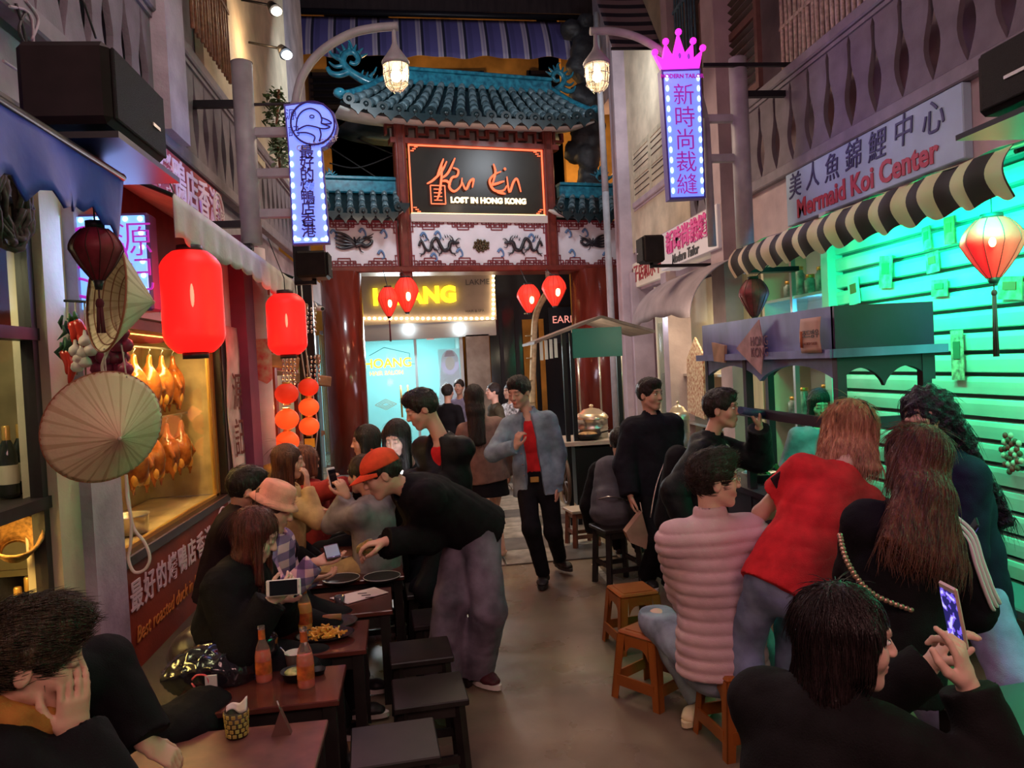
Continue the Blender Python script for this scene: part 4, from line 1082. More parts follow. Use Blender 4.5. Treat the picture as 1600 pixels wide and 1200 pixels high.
# beam above the panels, black name board, its gold line
u0, u1 = gu(638, 300)[0], gu(850, 300)[0]; zb0 = gu(745, 336)[1]; zb1 = gu(742, 232)[1]
gbox('upper_beam', u0, u1, zb0 - .13, zb0 - .01, .2, 0.0, mat('beam_cream', (.60, .52, .48), .6))
bd = gbox('name_board', u0 + .02, u1 - .02, zb0, zb1, .08, -.02, mat('board_black', (.022, .018, .013), .3, noise=.2, nscale=4))
mb = MB(); mb.box(((u0 + u1) / 2, -.05, zb0 - .005), (u1 - u0 - .04, .03, .03), 0, GM); mb.build('light_line', mat('led_gold', (1, .7, .3), .5, emit=(1.0, .60, .22), es=3.2), bd)
NE = mat('led_red', (1, .25, .1), .5, emit=(1.0, .13, .05), es=1.3)
mb = MB(); mb.box(((u0 + u1) / 2, -.05, zb1 - .005), (u1 - u0 - .04, .03, .022), 0, GM)
for u in (u0 + .03, u1 - .03): mb.box((u, -.05, (zb0 + zb1) / 2), (.018, .03, zb1 - zb0), 0, GM)
for (u, s_) in ((u0 + .05, 1), (u1 - .05, -1)):
 for (z, f) in ((zb0 + .03, 1), (zb1 - .03, -1)):
  for k in (0, 1, 2): mb.box((u + s_ * (.03 + .03 * k), -.05, z + f * .03 * (2 - k) ), (.05, .02, .012), 0, GM)
mb.build('neon_border', NE, bd)
p = gp(764, 314, .06); text('LOST IN HONG KONG', frame3(p, GU, (0, 0, 1)), .118, mat('letters_warm', (1, .85, .6), .5, emit=(1.0, .74, .42), es=1.5), bd, extrude=.01, offset=.006, space=1.02)
# brush-script neon: the two handwritten words and the red seal
def stroke(mb, pxs, r=.017):
 P = catmull([gp(x, y, .065) for x, y in pxs], 5); mb.tube(P, [r * (1 - .65 * abs(2 * i / (len(P) - 1) - 1) ** 2) + .004 for i in range(len(P))], 6)
mb = MB()
for s_ in ([(667, 287), (676, 282), (690, 268), (698, 252)], [(683, 275), (688, 262), (693, 248)], [(690, 256), (690, 275), (687, 300), (683, 312)], [(689, 279), (700, 270), (711, 247)], [(690, 283), (698, 283), (704, 289)],
           [(708, 262), (716, 266), (714, 275), (706, 278), (702, 292), (710, 299), (720, 290), (722, 278)], [(722, 284), (728, 296), (734, 284), (740, 280), (738, 293)]):
 stroke(mb, s_)
NO_ = mat('neon_orange', (1, .2, .08), .5, emit=(1.0, .17, .07), es=1.0); mb.build('brush_lettering', NO_, bd); mb = MB()
for s_ in ([(771, 256), (774, 270), (768, 292)], [(783, 268), (772, 273), (765, 283), (772, 297), (786, 298), (792, 290)], [(766, 290), (776, 287), (788, 283)], [(790, 266), (788, 262)], [(792, 276), (796, 300), (802, 285), (808, 280), (814, 300)], [(776, 300), (790, 303)]):
 stroke(mb, s_)
mb.build('brush_lettering', mat('neon_orange', (1, .2, .08), .5, emit=(1.0, .17, .07), es=1.15), bd)
mb = MB(); a = gu(671, 291); b = gu(695, 320)
for (x0, z0_, x1, z1_) in ((a[0], a[1], b[0], a[1]), (b[0], a[1], b[0], b[1]), (b[0], b[1], a[0], b[1]), (a[0], b[1], a[0], a[1])): mb.bar(gw(x0, z0_, .06), gw(x1, z1_, .06), .014, .014, 0, GN)
for k in range(4):
 z = a[1] + (b[1] - a[1]) * (k + 1) / 5; mb.bar(gw(a[0] + .05, z, .06), gw(b[0] - .05, z, .06), .012, .012, 0, GN)
mb.build('seal', NE, bd)
# bracket frieze between the board and the roof
zf0 = zb1 + .06; zf1 = gu(745, 196)[1] + .04
gbox('frieze_beam', u0 - .25, u1 + .25, zf0 - .05, zf0 + .03, .2, 0, REDW); gbox('frieze_back', u0 - .2, u1 + .3, zf0, zf1, .06, -.15, UNDER)
uA, uB = gu(596, 200)[0], gu(905, 208)[0]
n = 9
for i in range(n):
 u = u0 - .15 + (u1 - u0 + .35) * i / (n - 1); mb = MB()
 for (du, dz, w, h) in ((0, .0, .035, zf1 - zf0), (.08, .10, .16, .035), (-.08, .22, .16, .035), (.15, .16, .035, .14), (-.15, .16, .035, .16), (0, .3, .2, .035)):
  if dz < zf1 - zf0 - .02: mb.box((u + du, 0, (zf0 + zf1) / 2 if h == zf1 - zf0 else zf0 + dz), (w, .10, h), 0, GM)
 mb.build('bracket', REDW, gate)
# tiled roofs
def roof(name, pe0, pe1, pr0, pr1, ntile, over, rise, hipl, hipr, nseg=6, label=None):
 """eaves from pixel pe0 to pe1 (over forwards), ridge between pr0 and pr1 (on the gate plane)"""
 e0 = gu(*pe0, over); e1 = gu(*pe1, over); r0 = gu(*pr0, -.1); r1 = gu(*pr1, -.1); zr = (r0[1] + r1[1]) / 2; ze = (e0[1] + e1[1]) / 2
 root = MB(); root.box((0, 0, 0), (.001, .001, .001));
 sl = MB()
 def sp(u, t):                                               # u along 0..1, t from eaves 0 to ridge 1
  ue = e0[0] + (e1[0] - e0[0]) * u; ur_ = r0[0] + (r1[0] - r0[0]) * u; curve = (t * .75 + .25 * t * t)
  lift = .16 * (abs(2 * u - 1) ** 5) * (1 - t)
  return gw(ue + (ur_ - ue) * t, ze + lift + (zr - ze) * curve, over + (-.1 - over) * t)
 sl.sheet(lambda u, t: tuple(sp(u, t) - Vector((0, 0, .05))), ntile * 2, 8); ro = sl.build('roof_deck', GLAZE_D, gate, thick=.05)
 ro.name = 'roof'
 back = MB(); back.sheet(lambda u, t: tuple(sp(u, t) - Vector((0, 0, .05)) - GN * 2 * (over + .1) * (1 - t)), 12, 4); back.build('back_slope', GLAZE_D, ro, thick=.04)
 for i in range(ntile):                                      # cover tiles, one by one
  u = (i + .5) / ntile; base = None
  for k in range(nseg):
   a = sp(u, k / nseg); b = sp(u, (k + 1.12) / nseg); mb = MB(); r = .5 * (e1[0] - e0[0]) / ntile * .60; sh_ = 1 - .25 * k / nseg
   mb.cyl(a + Vector((0, 0, .03)), b + Vector((0, 0, .022)), r * sh_ * 1.06, r * sh_ * .93, 9); mb.build('roof_tile', GLAZE, ro)
  p = sp(u, 0) + GN * .03; mb = MB(); mb.cyl(p + Vector((0, 0, .03)), p + GN * .04 + Vector((0, 0, .03)), r * 1.2, n=12); mb.ell(p + GN * .045 + Vector((0, 0, .03)), (r * .6, r * .5, r * .6), 8, 5); mb.build('tile_cap', GLAZE_D, ro)
  if i < ntile - 1 or True:
   p = sp(min(1, (i + 1) / ntile), 0) + GN * .05; w = (e1[0] - e0[0]) / ntile * .46
   mb = MB(); mb.prism([p - GU * w + Vector((0, 0, .0)), p - GU * w * .9 - Vector((0, 0, .06)), p - GU * w * .35 - Vector((0, 0, .10)), p - Vector((0, 0, .15)), p + GU * w * .35 - Vector((0, 0, .10)), p + GU * w * .9 - Vector((0, 0, .06)), p + GU * w], GN * .03); mb.build('drip_tile', GLAZE_D, ro)
 # ridge, hips, soffit
 mb = MB(); mb.bar(sp(0, 1) + Vector((0, 0, .05)), sp(1, 1) + Vector((0, 0, .05)), .16, .20, 0, bev=.02); mb.bar(sp(0, 1) + Vector((0, 0, .17)), sp(1, 1) + Vector((0, 0, .17)), .22, .05, 0, bev=.01); mb.build('ridge', TEAL, ro)
 for (u, fl) in ((0, hipl), (1, hipr)):
  if not fl: continue
  mb = MB(); mb.tube([sp(u, k / 6) + Vector((0, 0, .05)) for k in range(7)], [.055] * 7, 8); mb.ell(sp(u, 0) + Vector((0, 0, .08)), (.09, .09, .07), 10, 6); mb.build('hip_ridge', TEAL, ro)
 mb = MB(); mb.sheet(lambda u, t: tuple(gw(e0[0] + (e1[0] - e0[0]) * u, ze - .03 + .10 * abs(2 * u - 1) ** 5 + .10 * t, (over - .04) * (1 - t) - .2 * t)), 16, 2); mb.build('soffit', UNDER, ro, thick=.03)
 return ro, sp
R1, sp1 = roof('roof', (532, 172), (931, 196), (604, 128), (860, 141), 17, .62, 0, True, True)
R2, sp2 = roof('roof', (500, 334), (631, 336), (500, 297), (626, 299), 7, .34, 0, False, False, 4)
R3, sp3 = roof('roof', (866, 333), (984, 338), (872, 303), (975, 310), 7, .34, 0, False, True, 4)
# glazed ridge dragons
def ridge_dragon(px, py, sc, flip, parent):
 c = gu(px, py, -.1); mb = MB(); o = -.1
 S = lambda pts, r: swirl(mb, c, pts, r, 0, sc, flip, o)
 S([(.42, -.30), (.25, -.27), (.10, -.20), (-.02, -.12), (-.10, .0), (-.05, .12), (.06, .15), (.13, .06), (.08, -.02), (.0, .0)], (.075, .03))
 S([(-.08, .02), (-.18, .05), (-.26, .10), (-.30, .18)], (.05, .012)); S([(-.10, -.06), (-.22, -.08), (-.30, -.02)], (.04, .012)); S([(-.02, -.14), (-.16, -.20), (-.28, -.18), (-.33, -.10)], (.06, .03))
 for k in range(7):
  a = .4 + k * .42; S([(.02 + .16 * math.cos(a), .04 + .14 * math.sin(a)), (.03 + .27 * math.cos(a), .05 + .24 * math.sin(a))], (.035, .006))
 for k in range(5): S([(.16 + .07 * k, -.20 - .02 * k), (.20 + .07 * k, -.10 - .02 * k)], (.03, .006))
 S([(.05, .20), (.02, .30), (-.04, .33)], (.02, .006)); S([(.28, -.2), (.36, -.12), (.40, -.04)], (.03, .008))
 mb.build('ridge_dragon', TEAL, parent)
ridge_dragon(546, 97, 1.0, 1, R1); ridge_dragon(874, 125, .85, -1, R1); ridge_dragon(940, 282, .75, -1, R3); ridge_dragon(514, 278, .45, 1, R2)
# lights that wash the gate (unseen, set in front of it without fixtures)
lamp('gate_light', 'POINT', tuple(gw(2.4, zb0 + .25, .75)), 3, (1.0, .8, .6), .1)
lamp('gate_light', 'AREA', tuple(gw(.8, 5.7, 2.6)), 50, (.80, .92, 1.0), .5, tuple(gw(1.2, 3.9, 0)))
lamp('gate_light', 'AREA', tuple(gw(3.6, 5.6, 2.8)), 26, (.85, .92, 1.0), .4, tuple(gw(3.7, 4.2, 0)))
lamp('gate_light', 'AREA', tuple(gw(2.4, 1.2, 2.2)), 16, (.9, .75, .9), .8, tuple(gw(2.4, 3.6, 0)))
# four silk lanterns hung under the lintel
def silk_lantern(label, c, r, h, material, ribm, tassel=.0, group=None, n=16, lamp_on=True, ribs=None, tilt=None, glow=None):
 t = thing('silk_lantern', label, 'lantern', tuple(c), group); c = Vector(c)
 prof = []
 for i in range(13):
  a = i / 12; z = h * (.5 - a); w = math.sin(PI * min(1, (a * .92 + .13))) ** .8 if a < .42 else (1 - ((a - .36) / .66) ** 1.35 * .82)
  prof.append((max(r * .18, r * min(1, w)), z))
 mb = MB(); mb.lathe([(a_, b_) for a_, b_ in prof][::-1], n * 2, Matrix.Translation(c), 0, True, lobes=n, lob=.07); mb.build('shade', material, t)
 nr = ribs or n
 for k in range(nr):
  a = 2 * PI * k / nr; mb = MB(); mb.tube([c + Vector((math.cos(a) * (q_[0] * .99 + .001), math.sin(a) * (q_[0] * .99 + .001), q_[1])) for q_ in prof], max(.0018, r * .014), 4, 0, True, False); mb.build('rib', ribm, t)
 mb = MB(); mb.cyl(c + Vector((0, 0, h * .5)), c + Vector((0, 0, h * .5 + .025)), r * .36, n=14); mb.build('cap_ring', BLACKP, t); mb = MB(); mb.cyl(c + Vector((0, 0, -h * .5 - .03)), c + Vector((0, 0, -h * .5)), r * .13, r * .22, n=12); mb.build('bottom_cap', BLACKP, t)
 if tassel:
  mb = MB(); mb.ell(c + Vector((0, 0, -h * .5 - .075)), (.014, .014, .018), 8, 6)
  for k in range(7): a = k * .9; mb.cyl(c + Vector((.006 * math.cos(a), .006 * math.sin(a), -h * .5 - .08)), c + Vector((.011 * math.cos(a), .011 * math.sin(a), -h * .5 - .08 - tassel)), .0035, n=5)
  mb.cyl(c + Vector((0, 0, -h * .5)), c + Vector((0, 0, -h * .5 - .07)), .003, n=5); mb.build('tassel', mat('tassel_dark_red', (.10, .012, .02), .8), t)
 return t
SILK = mat('silk_red_lit', (.75, .03, .02), .55, emit=(1.0, .045, .02), es=.75); SILKRIB = mat('rib_dark_red', (.22, .01, .01), .6)
HOT = mat('bulb_hot', (1, .7, .4), .4, emit=(1.0, .42, .18), es=8)
for i, (px, py, w, hh, lab) in enumerate(((607, 472, 32, 44, 'leftmost lit red silk lantern under the gate lintel, the lower of the left pair'), (635, 461, 38, 52, 'lit red silk lantern under the gate lintel, the larger of the left pair'), (826, 467, 37, 43, 'lit red silk lantern under the gate lintel, lower and left of the right pair'), (866, 455, 39, 46, 'rightmost lit red silk lantern under the gate lintel'))):
 c = gp(px, py, .55); d_ = (c - Vector((0, 0, CAMZ))).length; r = w / 2 / FPX * d_; h_ = hh / FPX * d_
 t = silk_lantern(lab, c, r, h_, SILK, SILKRIB, .28 if i == 0 else 0, 'red lanterns under the gate', n=14)
 mb = MB(); mb.cyl(c + Vector((0, 0, h_ * .5)), Vector((c.x, c.y, zl)) + GN * (-.3), .006, n=5); mb.build('cord', BLACKP, t)
 mb = MB(); mb.ell(c + GN * r * .72 + Vector((0, 0, -.02)), (r * .20, r * .30, h_ * .16), 10, 8); mb.build('bulb', HOT, t)
 if i in (1, 2): lamp('lantern_light', 'POINT', tuple(c + GN * (r + .1)), 5, (1, .15, .06), .1)
# ------------------------------------------------------------------ left row: shop fronts, signs, lanterns, hats
def yx(px, py=640, x=XL): return onx(px, py, x).y
GLASS = mat('shop_glass', (.95, .97, .97), .03, trans=1.0, ior=1.05)
NEONP = mat('sign_purple', (.45, .05, .55), .5, emit=(.42, .03, .55), es=.7); SIGNB = mat('sign_blue_glow', (.35, .5, 1), .5, emit=(.13, .22, 1.0), es=1.0, noise=.15, nscale=6)
LEDB = mat('led_blue_white', (.6, .8, 1), .5, emit=(.35, .65, 1.0), es=3.0); INDIGO = mat('letters_indigo', (.05, .015, .22), .5)
LX = (0, 1, 0); UP = (0, 0, 1)          # reading direction on the left row
RX = (0, -1, 0)                         # and on the right row
AMBER = mat('amber_light', (1, .7, .2), .5, emit=(1.0, .55, .10), es=5)
# soffit strip and piers
yA, yB, yC, yD, yE, yF = yx(62), yx(148), yx(337), yx(352), yx(386), yx(428)
mb = MB(); mb.box((XL - .02, (yA + yx(97)) / 2, 1.45), (.14, yx(97) - yA, 2.9)); structure('trim_7', mb, PLASTER_C)
mb = MB(); mb.box((XL + .0, (yx(97) + yB) / 2, 1.45), (.20, yB - yx(97), 2.9)); structure('trim_8', mb, PLASTER_L)
mb = MB(); mb.box((XL, (yC + yD) / 2 + .1, 1.45), (.12, yD - yC + .1, 2.9)); structure('trim_9', mb, WHITEP)
mb = MB(); mb.box((XL + .05, (yD + yE) / 2 + .05, 1.45), (.26, yE - yD - .1, 2.9)); structure('trim_10', mb, mat('plaster_maroon', (.20, .05, .12), .7, noise=.2, nscale=4))
mb = MB(); mb.box((XL - .25, (yB + yC) / 2, 2.46), (.6, yC - yB, .84)); structure('trim_11', mb, mat('fascia_dark_red', (.16, .02, .02), .6, noise=.3, nscale=5))

# near shop window with wine bottles
w = bpy.data.objects.new('window_7', None); COL.objects.link(w); w['kind'] = 'structure'; ORG[w.name] = Vector((0, 0, 0))
zs = onx(34, 797, XL).z; zt = 2.6
mb = MB(); mb.box((XL - .01, yA - .03, 1.45), (.05, .045, 2.9)); mb.box((XL - .02, 1.9, zs), (.09, 2 * (yA - 1.9), .05)); mb.box((XL - .02, 1.9, onx(20, 520, XL).z), (.08, 2 * (yA - 1.9), .05)); mb.box((XL - .02, 1.9, zt + .1), (.1, 2 * (yA - 1.9), .4)); mb.box((XL - .02, 1.9, .25), (.1, 2 * (yA - 1.9), .5)); mb.build('frame', DARK, w)
mb = MB(); mb.box((XL - .01, 1.9, 1.55), (.006, 2 * (yA - 1.9) - .1, 2.1)); mb.build('pane', GLASS, w)
zU0 = onx(25, 775, XL - .17).z; zL0 = onx(25, 1035, XL - .17).z
mb = MB(); mb.box((XL - .28, 2.3, zU0 - .018), (.46, 2.6, .03)); mb.box((XL - .28, 2.3, zL0 - .018), (.46, 2.6, .03)); mb.build('shelf', DARK, w)
BOT = mat('bottle_dark_glass', (.02, .025, .02), .08, coat=.5); FOIL = mat('bottle_foil_gold', (.75, .42, .12), .35, metal=.6); PAPER = mat('label_cream', (.7, .62, .45), .7)
def wine(label, loc, group, foil=FOIL):
 t = thing('wine_bottle', label, 'bottle', loc, group); T = Matrix.Translation(loc)
 mb = MB(); mb.lathe([(.001, 0), (.036, .002), (.038, .02), (.038, .18), (.030, .21), (.015, .245), (.0135, .29)], 16, T); mb.build('glass_body', BOT, t)
 mb = MB(); mb.lathe([(.0155, .235), (.0155, .30), (.013, .305), (.001, .306)], 12, T); mb.build('foil_cap', foil, t)
 mb = MB(); mb.lathe([(.0387, .06), (.0387, .14)], 16, T); mb.build('paper_label', PAPER, t); return t
w0 = None; bq = lambda px: onx(px, 640, XL - .17).y; zU = onx(25, 775, XL - .17).z; zLo = onx(25, 1035, XL - .17).z
for k, (dx, y, z) in enumerate([(-.17, bq(6), zU), (-.17, bq(28), zU), (-.17, bq(50), zU)]):
 lab = '%s dark wine bottle with gold foil on the upper shelf of the left window' % ORD[k]
 if w0 is None: w0 = wine(lab, (XL + dx, y, z), 'wine bottles on the upper shelf')
 else: dup(w0, (XL + dx, y, z), label=lab)
for k, (dx, y, z) in enumerate([(-.17, bq(8), zLo), (-.17, bq(25), zLo + .02), (-.17, bq(42), zLo + .05)]):
 dup(w0, (XL + dx, y, z), label='%s wine bottle with gold cap on the lower shelf of the left window' % ORD[k], group='wine bottles on the lower shelf')
b = thing('wicker_basket', 'small tipped wicker basket on the lower shelf in the near left window', 'basket', (XL - .12, 3.1, 1.05))
WICK = mat('wicker', (.40, .20, .06), .7, noise=.5, nscale=60)
mb = MB(); T = Matrix.Translation(onx(24, 862, XL - .12)) @ Matrix.Rotation(.75, 4, 'X') @ Matrix.Rotation(.35, 4, 'Y')
mb.lathe([(.05, 0), (.065, .04), (.085, .09), (.10, .12)], 20, T); mb.build('bowl', WICK, b, thick=.008)
for k in range(5):
 mb = MB(); r_ = .055 + .011 * k; mb.tube([T @ Vector((r_ * math.cos(a * PI / 8), r_ * math.sin(a * PI / 8), .01 + .026 * k)) for a in range(17)], .006, 5); mb.build('woven_band', WICK, b)
mb = MB(); mb.box((XL - .36, 3.25, zLo + .16), (.10, .5, .30)); mb.build('stand_box', mat('box_tan', (.35, .22, .10), .7), b)
r = thing('rope_coil', 'dark coil of old rope hanging at the left edge of the picture', 'rope', (XL + .12, 2.62, 2.2))
for k in range(9):
 mb = MB(); c = onx(14 + (k % 3) * 5, 345, XL + .1); rr = random.Random(k); mb.tube([c + Vector((.02 * math.sin(a + k), (.075 + .012 * (k % 4)) * math.cos(a * PI / 10) , .11 + (.13 + .01 * (k % 5)) * math.sin(a * PI / 10) - .05)) for a in range(21)], .011, 6); mb.build('rope_loop', mat('rope_dark', (.10, .07, .06), .9, noise=.4, nscale=50), r)
lamp('shop_light', 'AREA', (XL - .2, 3.05, zU - .06), 9, (1.0, .66, .18), .3, (XL - .2, 3.1, .3)); lamp('shop_light', 'AREA', (XL - .25, 3.0, 2.3), 5, (.95, .9, .5), .3, (XL - .2, 3.1, 1.2))

# roast duck window
yW0, yW1 = yB + .03, yC - .0; z0 = onx(240, 843, XL).z + .03; z1 = onx(250, 512, XL).z + .02
w = bpy.data.objects.new('window_8', None); COL.objects.link(w); w['kind'] = 'structure'; ORG[w.name] = Vector((0, 0, 0))
FRB = mat('frame_black_brass', (.03, .02, .015), .4); GOLDE = mat('frame_brass_edge', (.55, .33, .08), .4, metal=.5)
mb = MB()
for (ya_, yb_, za, zb) in ((yW0, yW1, z0 - .06, z0), (yW0, yW1, z1, z1 + .06), (yW0, yW0 + .05, z0, z1), (yW1 - .05, yW1, z0, z1)): mb.box((XL + .02, (ya_ + yb_) / 2, (za + zb) / 2), (.10, yb_ - ya_, zb - za), 0, None, .006)
mb.build('frame', FRB, w)
mb = MB()
for (ya_, yb_, za, zb) in ((yW0 + .05, yW1 - .05, z0, z0 + .02), (yW1 - .16, yW1 - .10, z0, z1), (yW1 - .07, yW1 - .05, z0, z1)): mb.box((XL - .0, (ya_ + yb_) / 2, (za + zb) / 2), (.03, yb_ - ya_, zb - za))
mb.build('inner_edge', GOLDE, w)
mb = MB(); mb.box((XL, (yW0 + yW1) / 2, (z0 + z1) / 2), (.006, yW1 - yW0 - .08, z1 - z0)); mb.build('pane', GLASS, w)
mb = MB(); mb.box((XL - .52, (yW0 + yW1) / 2, (z0 + z1) / 2), (.03, yW1 - yW0, z1 - z0)); mb.box((XL - .26, yW0 + .01, (z0 + z1) / 2), (.5, .02, z1 - z0)); mb.box((XL - .26, yW1 - .01, (z0 + z1) / 2), (.5, .02, z1 - z0)); mb.box((XL - .26, (yW0 + yW1) / 2, z0 - .02), (.5, yW1 - yW0, .03)); mb.box((XL - .26, (yW0 + yW1) / 2, z1 + .02), (.5, yW1 - yW0, .03))
mb.build('case_lining', mat('case_steel_warm', (.50, .38, .20), .45, metal=.2, noise=.3, nscale=6), w)
mb = MB(); mb.cyl((XL - .10, yW0 + .1, z1 - .05), (XL - .10, yW1 - .15, z1 - .05), .014, n=8); mb.build('light_tube', AMBER, w)
mb = MB(); mb.cyl((XL - .22, yW0 + .05, z1 - .12), (XL - .22, yW1 - .05, z1 - .12), .008, n=6); mb.cyl((XL - .20, yW0 + .05, (z0 + z1) / 2 + .02), (XL - .20, yW1 - .05, (z0 + z1) / 2 + .02), .008, n=6); mb.build('hanging_rail', STEEL, w)
lamp('shop_light', 'AREA', (XL - .10, (yW0 + yW1) / 2, z1 - .08), 24, (1.0, .66, .22), 1.3, (XL - .3, (yW0 + yW1) / 2, z0), size_y=.1)
DUCKM = mat('roast_duck_skin', (.50, .15, .025), .22, noise=.7, nscale=14, color2=(.16, .035, .01), coat=.6, bump=.3, bscale=60)
DUCKL = mat('duck_leg_gold', (.78, .36, .06), .3, noise=.4, nscale=20, coat=.4)
def duck(label, loc, group):
 t = thing('roast_duck', label, 'duck', loc, group); L = V3(loc); G = Field(L - (.14, .14, .20), L + (.14, .14, .24), .009)
 G.ell(L + (0, 0, 0), (.075, .068, .12), None, .03); G.ell(L + (0, 0, -.08), (.055, .05, .07), None, .04); G.cap(L + (0, 0, .10), L + (0, .01, .19), .026, .016, .03)
 for s_ in (-1, 1):
  G.cap(L + (0, s_ * .06, .05), L + (.03, s_ * .085, -.03), .022, .014, .02); G.cap(L + (.03, s_ * .085, -.03), L + (.02, s_ * .06, -.08), .013, .009, .01)
  G.cap(L + (.01, s_ * .035, -.09), L + (.02, s_ * .05, -.15), .030, .014, .02); G.cap(L + (.02, s_ * .05, -.15), L + (.02, s_ * .045, -.19), .010, .008, .01)
 P, F = G.mesh(); np_mesh('carcass', P, F, DUCKM, t)
 mb = MB()
 for s_ in (-1, 1): mb.ell(tuple(L + (.03, s_ * .04, -.10)), (.022, .026, .045), 8, 6)
 mb.build('drumstick', DUCKL, t)
 mb = MB(); mb.tube([L + (0, .01, .18), L + (0, .01, .22), L + (.012, .01, .235), L + (0, .01, .245)], .004, 5); mb.build('hook', STEEL, t); return t
d0 = None
for row, (z, xs, n_) in enumerate(((z1 - .37, XL - .22, 6), ((z0 + z1) / 2 - .23, XL - .20, 4))):
 for k in range(n_):
  y = (yW0 + .62 + (yW1 - yW0 - .85) * k / (n_ - 1)) if row == 0 else (yW0 + 1.0 + (yW1 - yW0 - 1.22) * k / (n_ - 1))
  lab = '%s roast duck from the near end of the %s row in the shop window' % (ORD[k], ('upper', 'lower')[row]); gr = ('roast ducks in the upper row', 'roast ducks in the lower row')[row]
  rz = (k * 37 % 11 - 5) * .12
  if d0 is None: d0 = duck(lab, (0, 0, 0), gr); d0.location = (xs, y, z); d0.rotation_euler.z = rz
  else: dup(d0, (xs, y, z), rz, lab, gr)
for k, (y, h_, r_) in enumerate(((yW0 + .20, .20, .09), (yW0 + .42, .30, .075), (yW0 + .72, .10, .12))):
 t = thing(('paper_box', 'steel_pot', 'steel_tray')[k], ('tan cardboard packet at the near corner of the duck window', 'tall dark pot beside the packet in the duck window', 'shallow steel tray under the roast ducks')[k], ('box', 'pot', 'tray')[k], (XL - .18, y, z0))
 mb = MB()
 if k == 0: mb.box((XL - .16, y, z0 + .12), (.12, .16, .22), 0, None, .01); mb.prism([(XL - .10, y - .09, z0 + .23), (XL - .10, y + .09, z0 + .25), (XL - .14, y + .05, z0 + .42), (XL - .14, y - .07, z0 + .44)], (-.02, 0, 0)); mb.build('folded_packet', mat('card_tan', (.50, .30, .14), .7, noise=.3, nscale=10), t)
 else: mb.lathe([(.001, 0), (r_, .004), (r_ * 1.05, h_), (r_ * 1.12, h_ + .01), (r_ * .98, h_ + .002), (r_ * .95, .02), (.001, .02)], 20, Matrix.Translation((XL - .18, y, z0))); mb.build('vessel', STEEL if k == 2 else BLACKM, t)

# red board under the window, with lettering
t = thing('shop_board', 'red painted board with white characters under the duck window', 'sign', (XL + .05, (yB + yC) / 2, 0))
REDB = mat('board_red_orange', (.26, .035, .012), .55, noise=.35, nscale=3, bump=.15)
mb = MB(); mb.box((XL + .02, (yB + yC) / 2, (z0 - .06) / 2), (.06, yC - yB, z0 - .06)); mb.build('panel', REDB, t)
WLET = mat('letters_white_lilac', (.75, .66, .70), .6); OLET = mat('letters_orange', (.60, .22, .04), .6)
p1 = onx(158, 985, XL + .055); p2 = onx(285, 905, XL + .055)
text('最好的烤鴨店香港', frame3((XL + .055, (yB + .06 + yC - .42) / 2, z0 - .235), LX, UP), .17, WLET, t, extrude=.003, space=1.22, offset=.002)
text('Best roasted duck in Hong Kong', frame3((XL + .055, (yB + yC) / 2 - .12, z0 - .43), LX, UP), .115, OLET, t, extrude=.002, shear=.3)
def duck_logo(c, X, Y, N, R, m, parent, r=.008, mchar=None):
 """round emblem with a duck's head in profile; X, Y in-plane axes, N out"""
 c = Vector(c); X = Vector(X); Y = Vector(Y); N = Vector(N); P = lambda x, y: c + X * x * R + Y * y * R + N * .012
 mb = MB(); mb.tube([P(math.cos(a * PI / 20), math.sin(a * PI / 20)) for a in range(41)], r, 6)
 for pts in ([(-.78, -.35), (-.7, .2), (-.45, .55), (-.05, .68), (.3, .5), (.42, .2), (.38, .0)], [(.40, .25), (.7, .12), (.86, -.02), (.62, -.06), (.38, -.02)], [(.38, -.02), (.62, -.12), (.78, -.2), (.55, -.28), (.3, -.25)],
    [(-.7, -.3), (-.3, -.12), (.1, -.18), (.3, -.25)], [(-.75, -.45), (-.3, -.45), (.05, -.62), (.0, -.85)], [(.3, -.25), (.35, -.55), (.25, -.85)]):
  mb.tube(catmull([P(*q_) for q_ in pts], 4), r * .8, 5)
 mb.tube([P(-.02 + .10 * math.cos(a * PI / 6), .30 + .07 * math.sin(a * PI / 6)) for a in range(13)], r * .6, 5)
 return mb.build('duck_emblem', m, parent)
duck_logo((XL + .055, yC - .24, z0 - .22), LX, UP, (1, 0, 0), .15, WLET, t, .006)
# the high red sign
t = thing('shop_sign', 'long red sign with pale characters fixed high under the left balcony', 'sign', (XL + .05, 4.6, 2.8))
p0, p1 = onx(176, 240, XL + .04).y, onx(345, 330, XL + .04).y; zA, zB = 2.86, 3.22
mb = MB(); mb.box((XL + .03, (p0 + p1) / 2, (zA + zB) / 2), (.05, p1 - p0, zB - zA), 0, None, .008); mb.build('panel', mat('sign_red', (.42, .04, .07), .5, noise=.3, nscale=3), t)
text('最好的烤鴨店香港', frame3((XL + .062, (p0 + p1) / 2 - .18, (zA + zB) / 2), LX, UP), .285, mat('letters_lilac', (.80, .68, .86), .5, emit=(.5, .3, .6), es=.15), t, offset=.003, space=1.0)
duck_logo((XL + .062, p1 - .2, (zA + zB) / 2), LX, UP, (1, 0, 0), .14, WLET, t, .008)
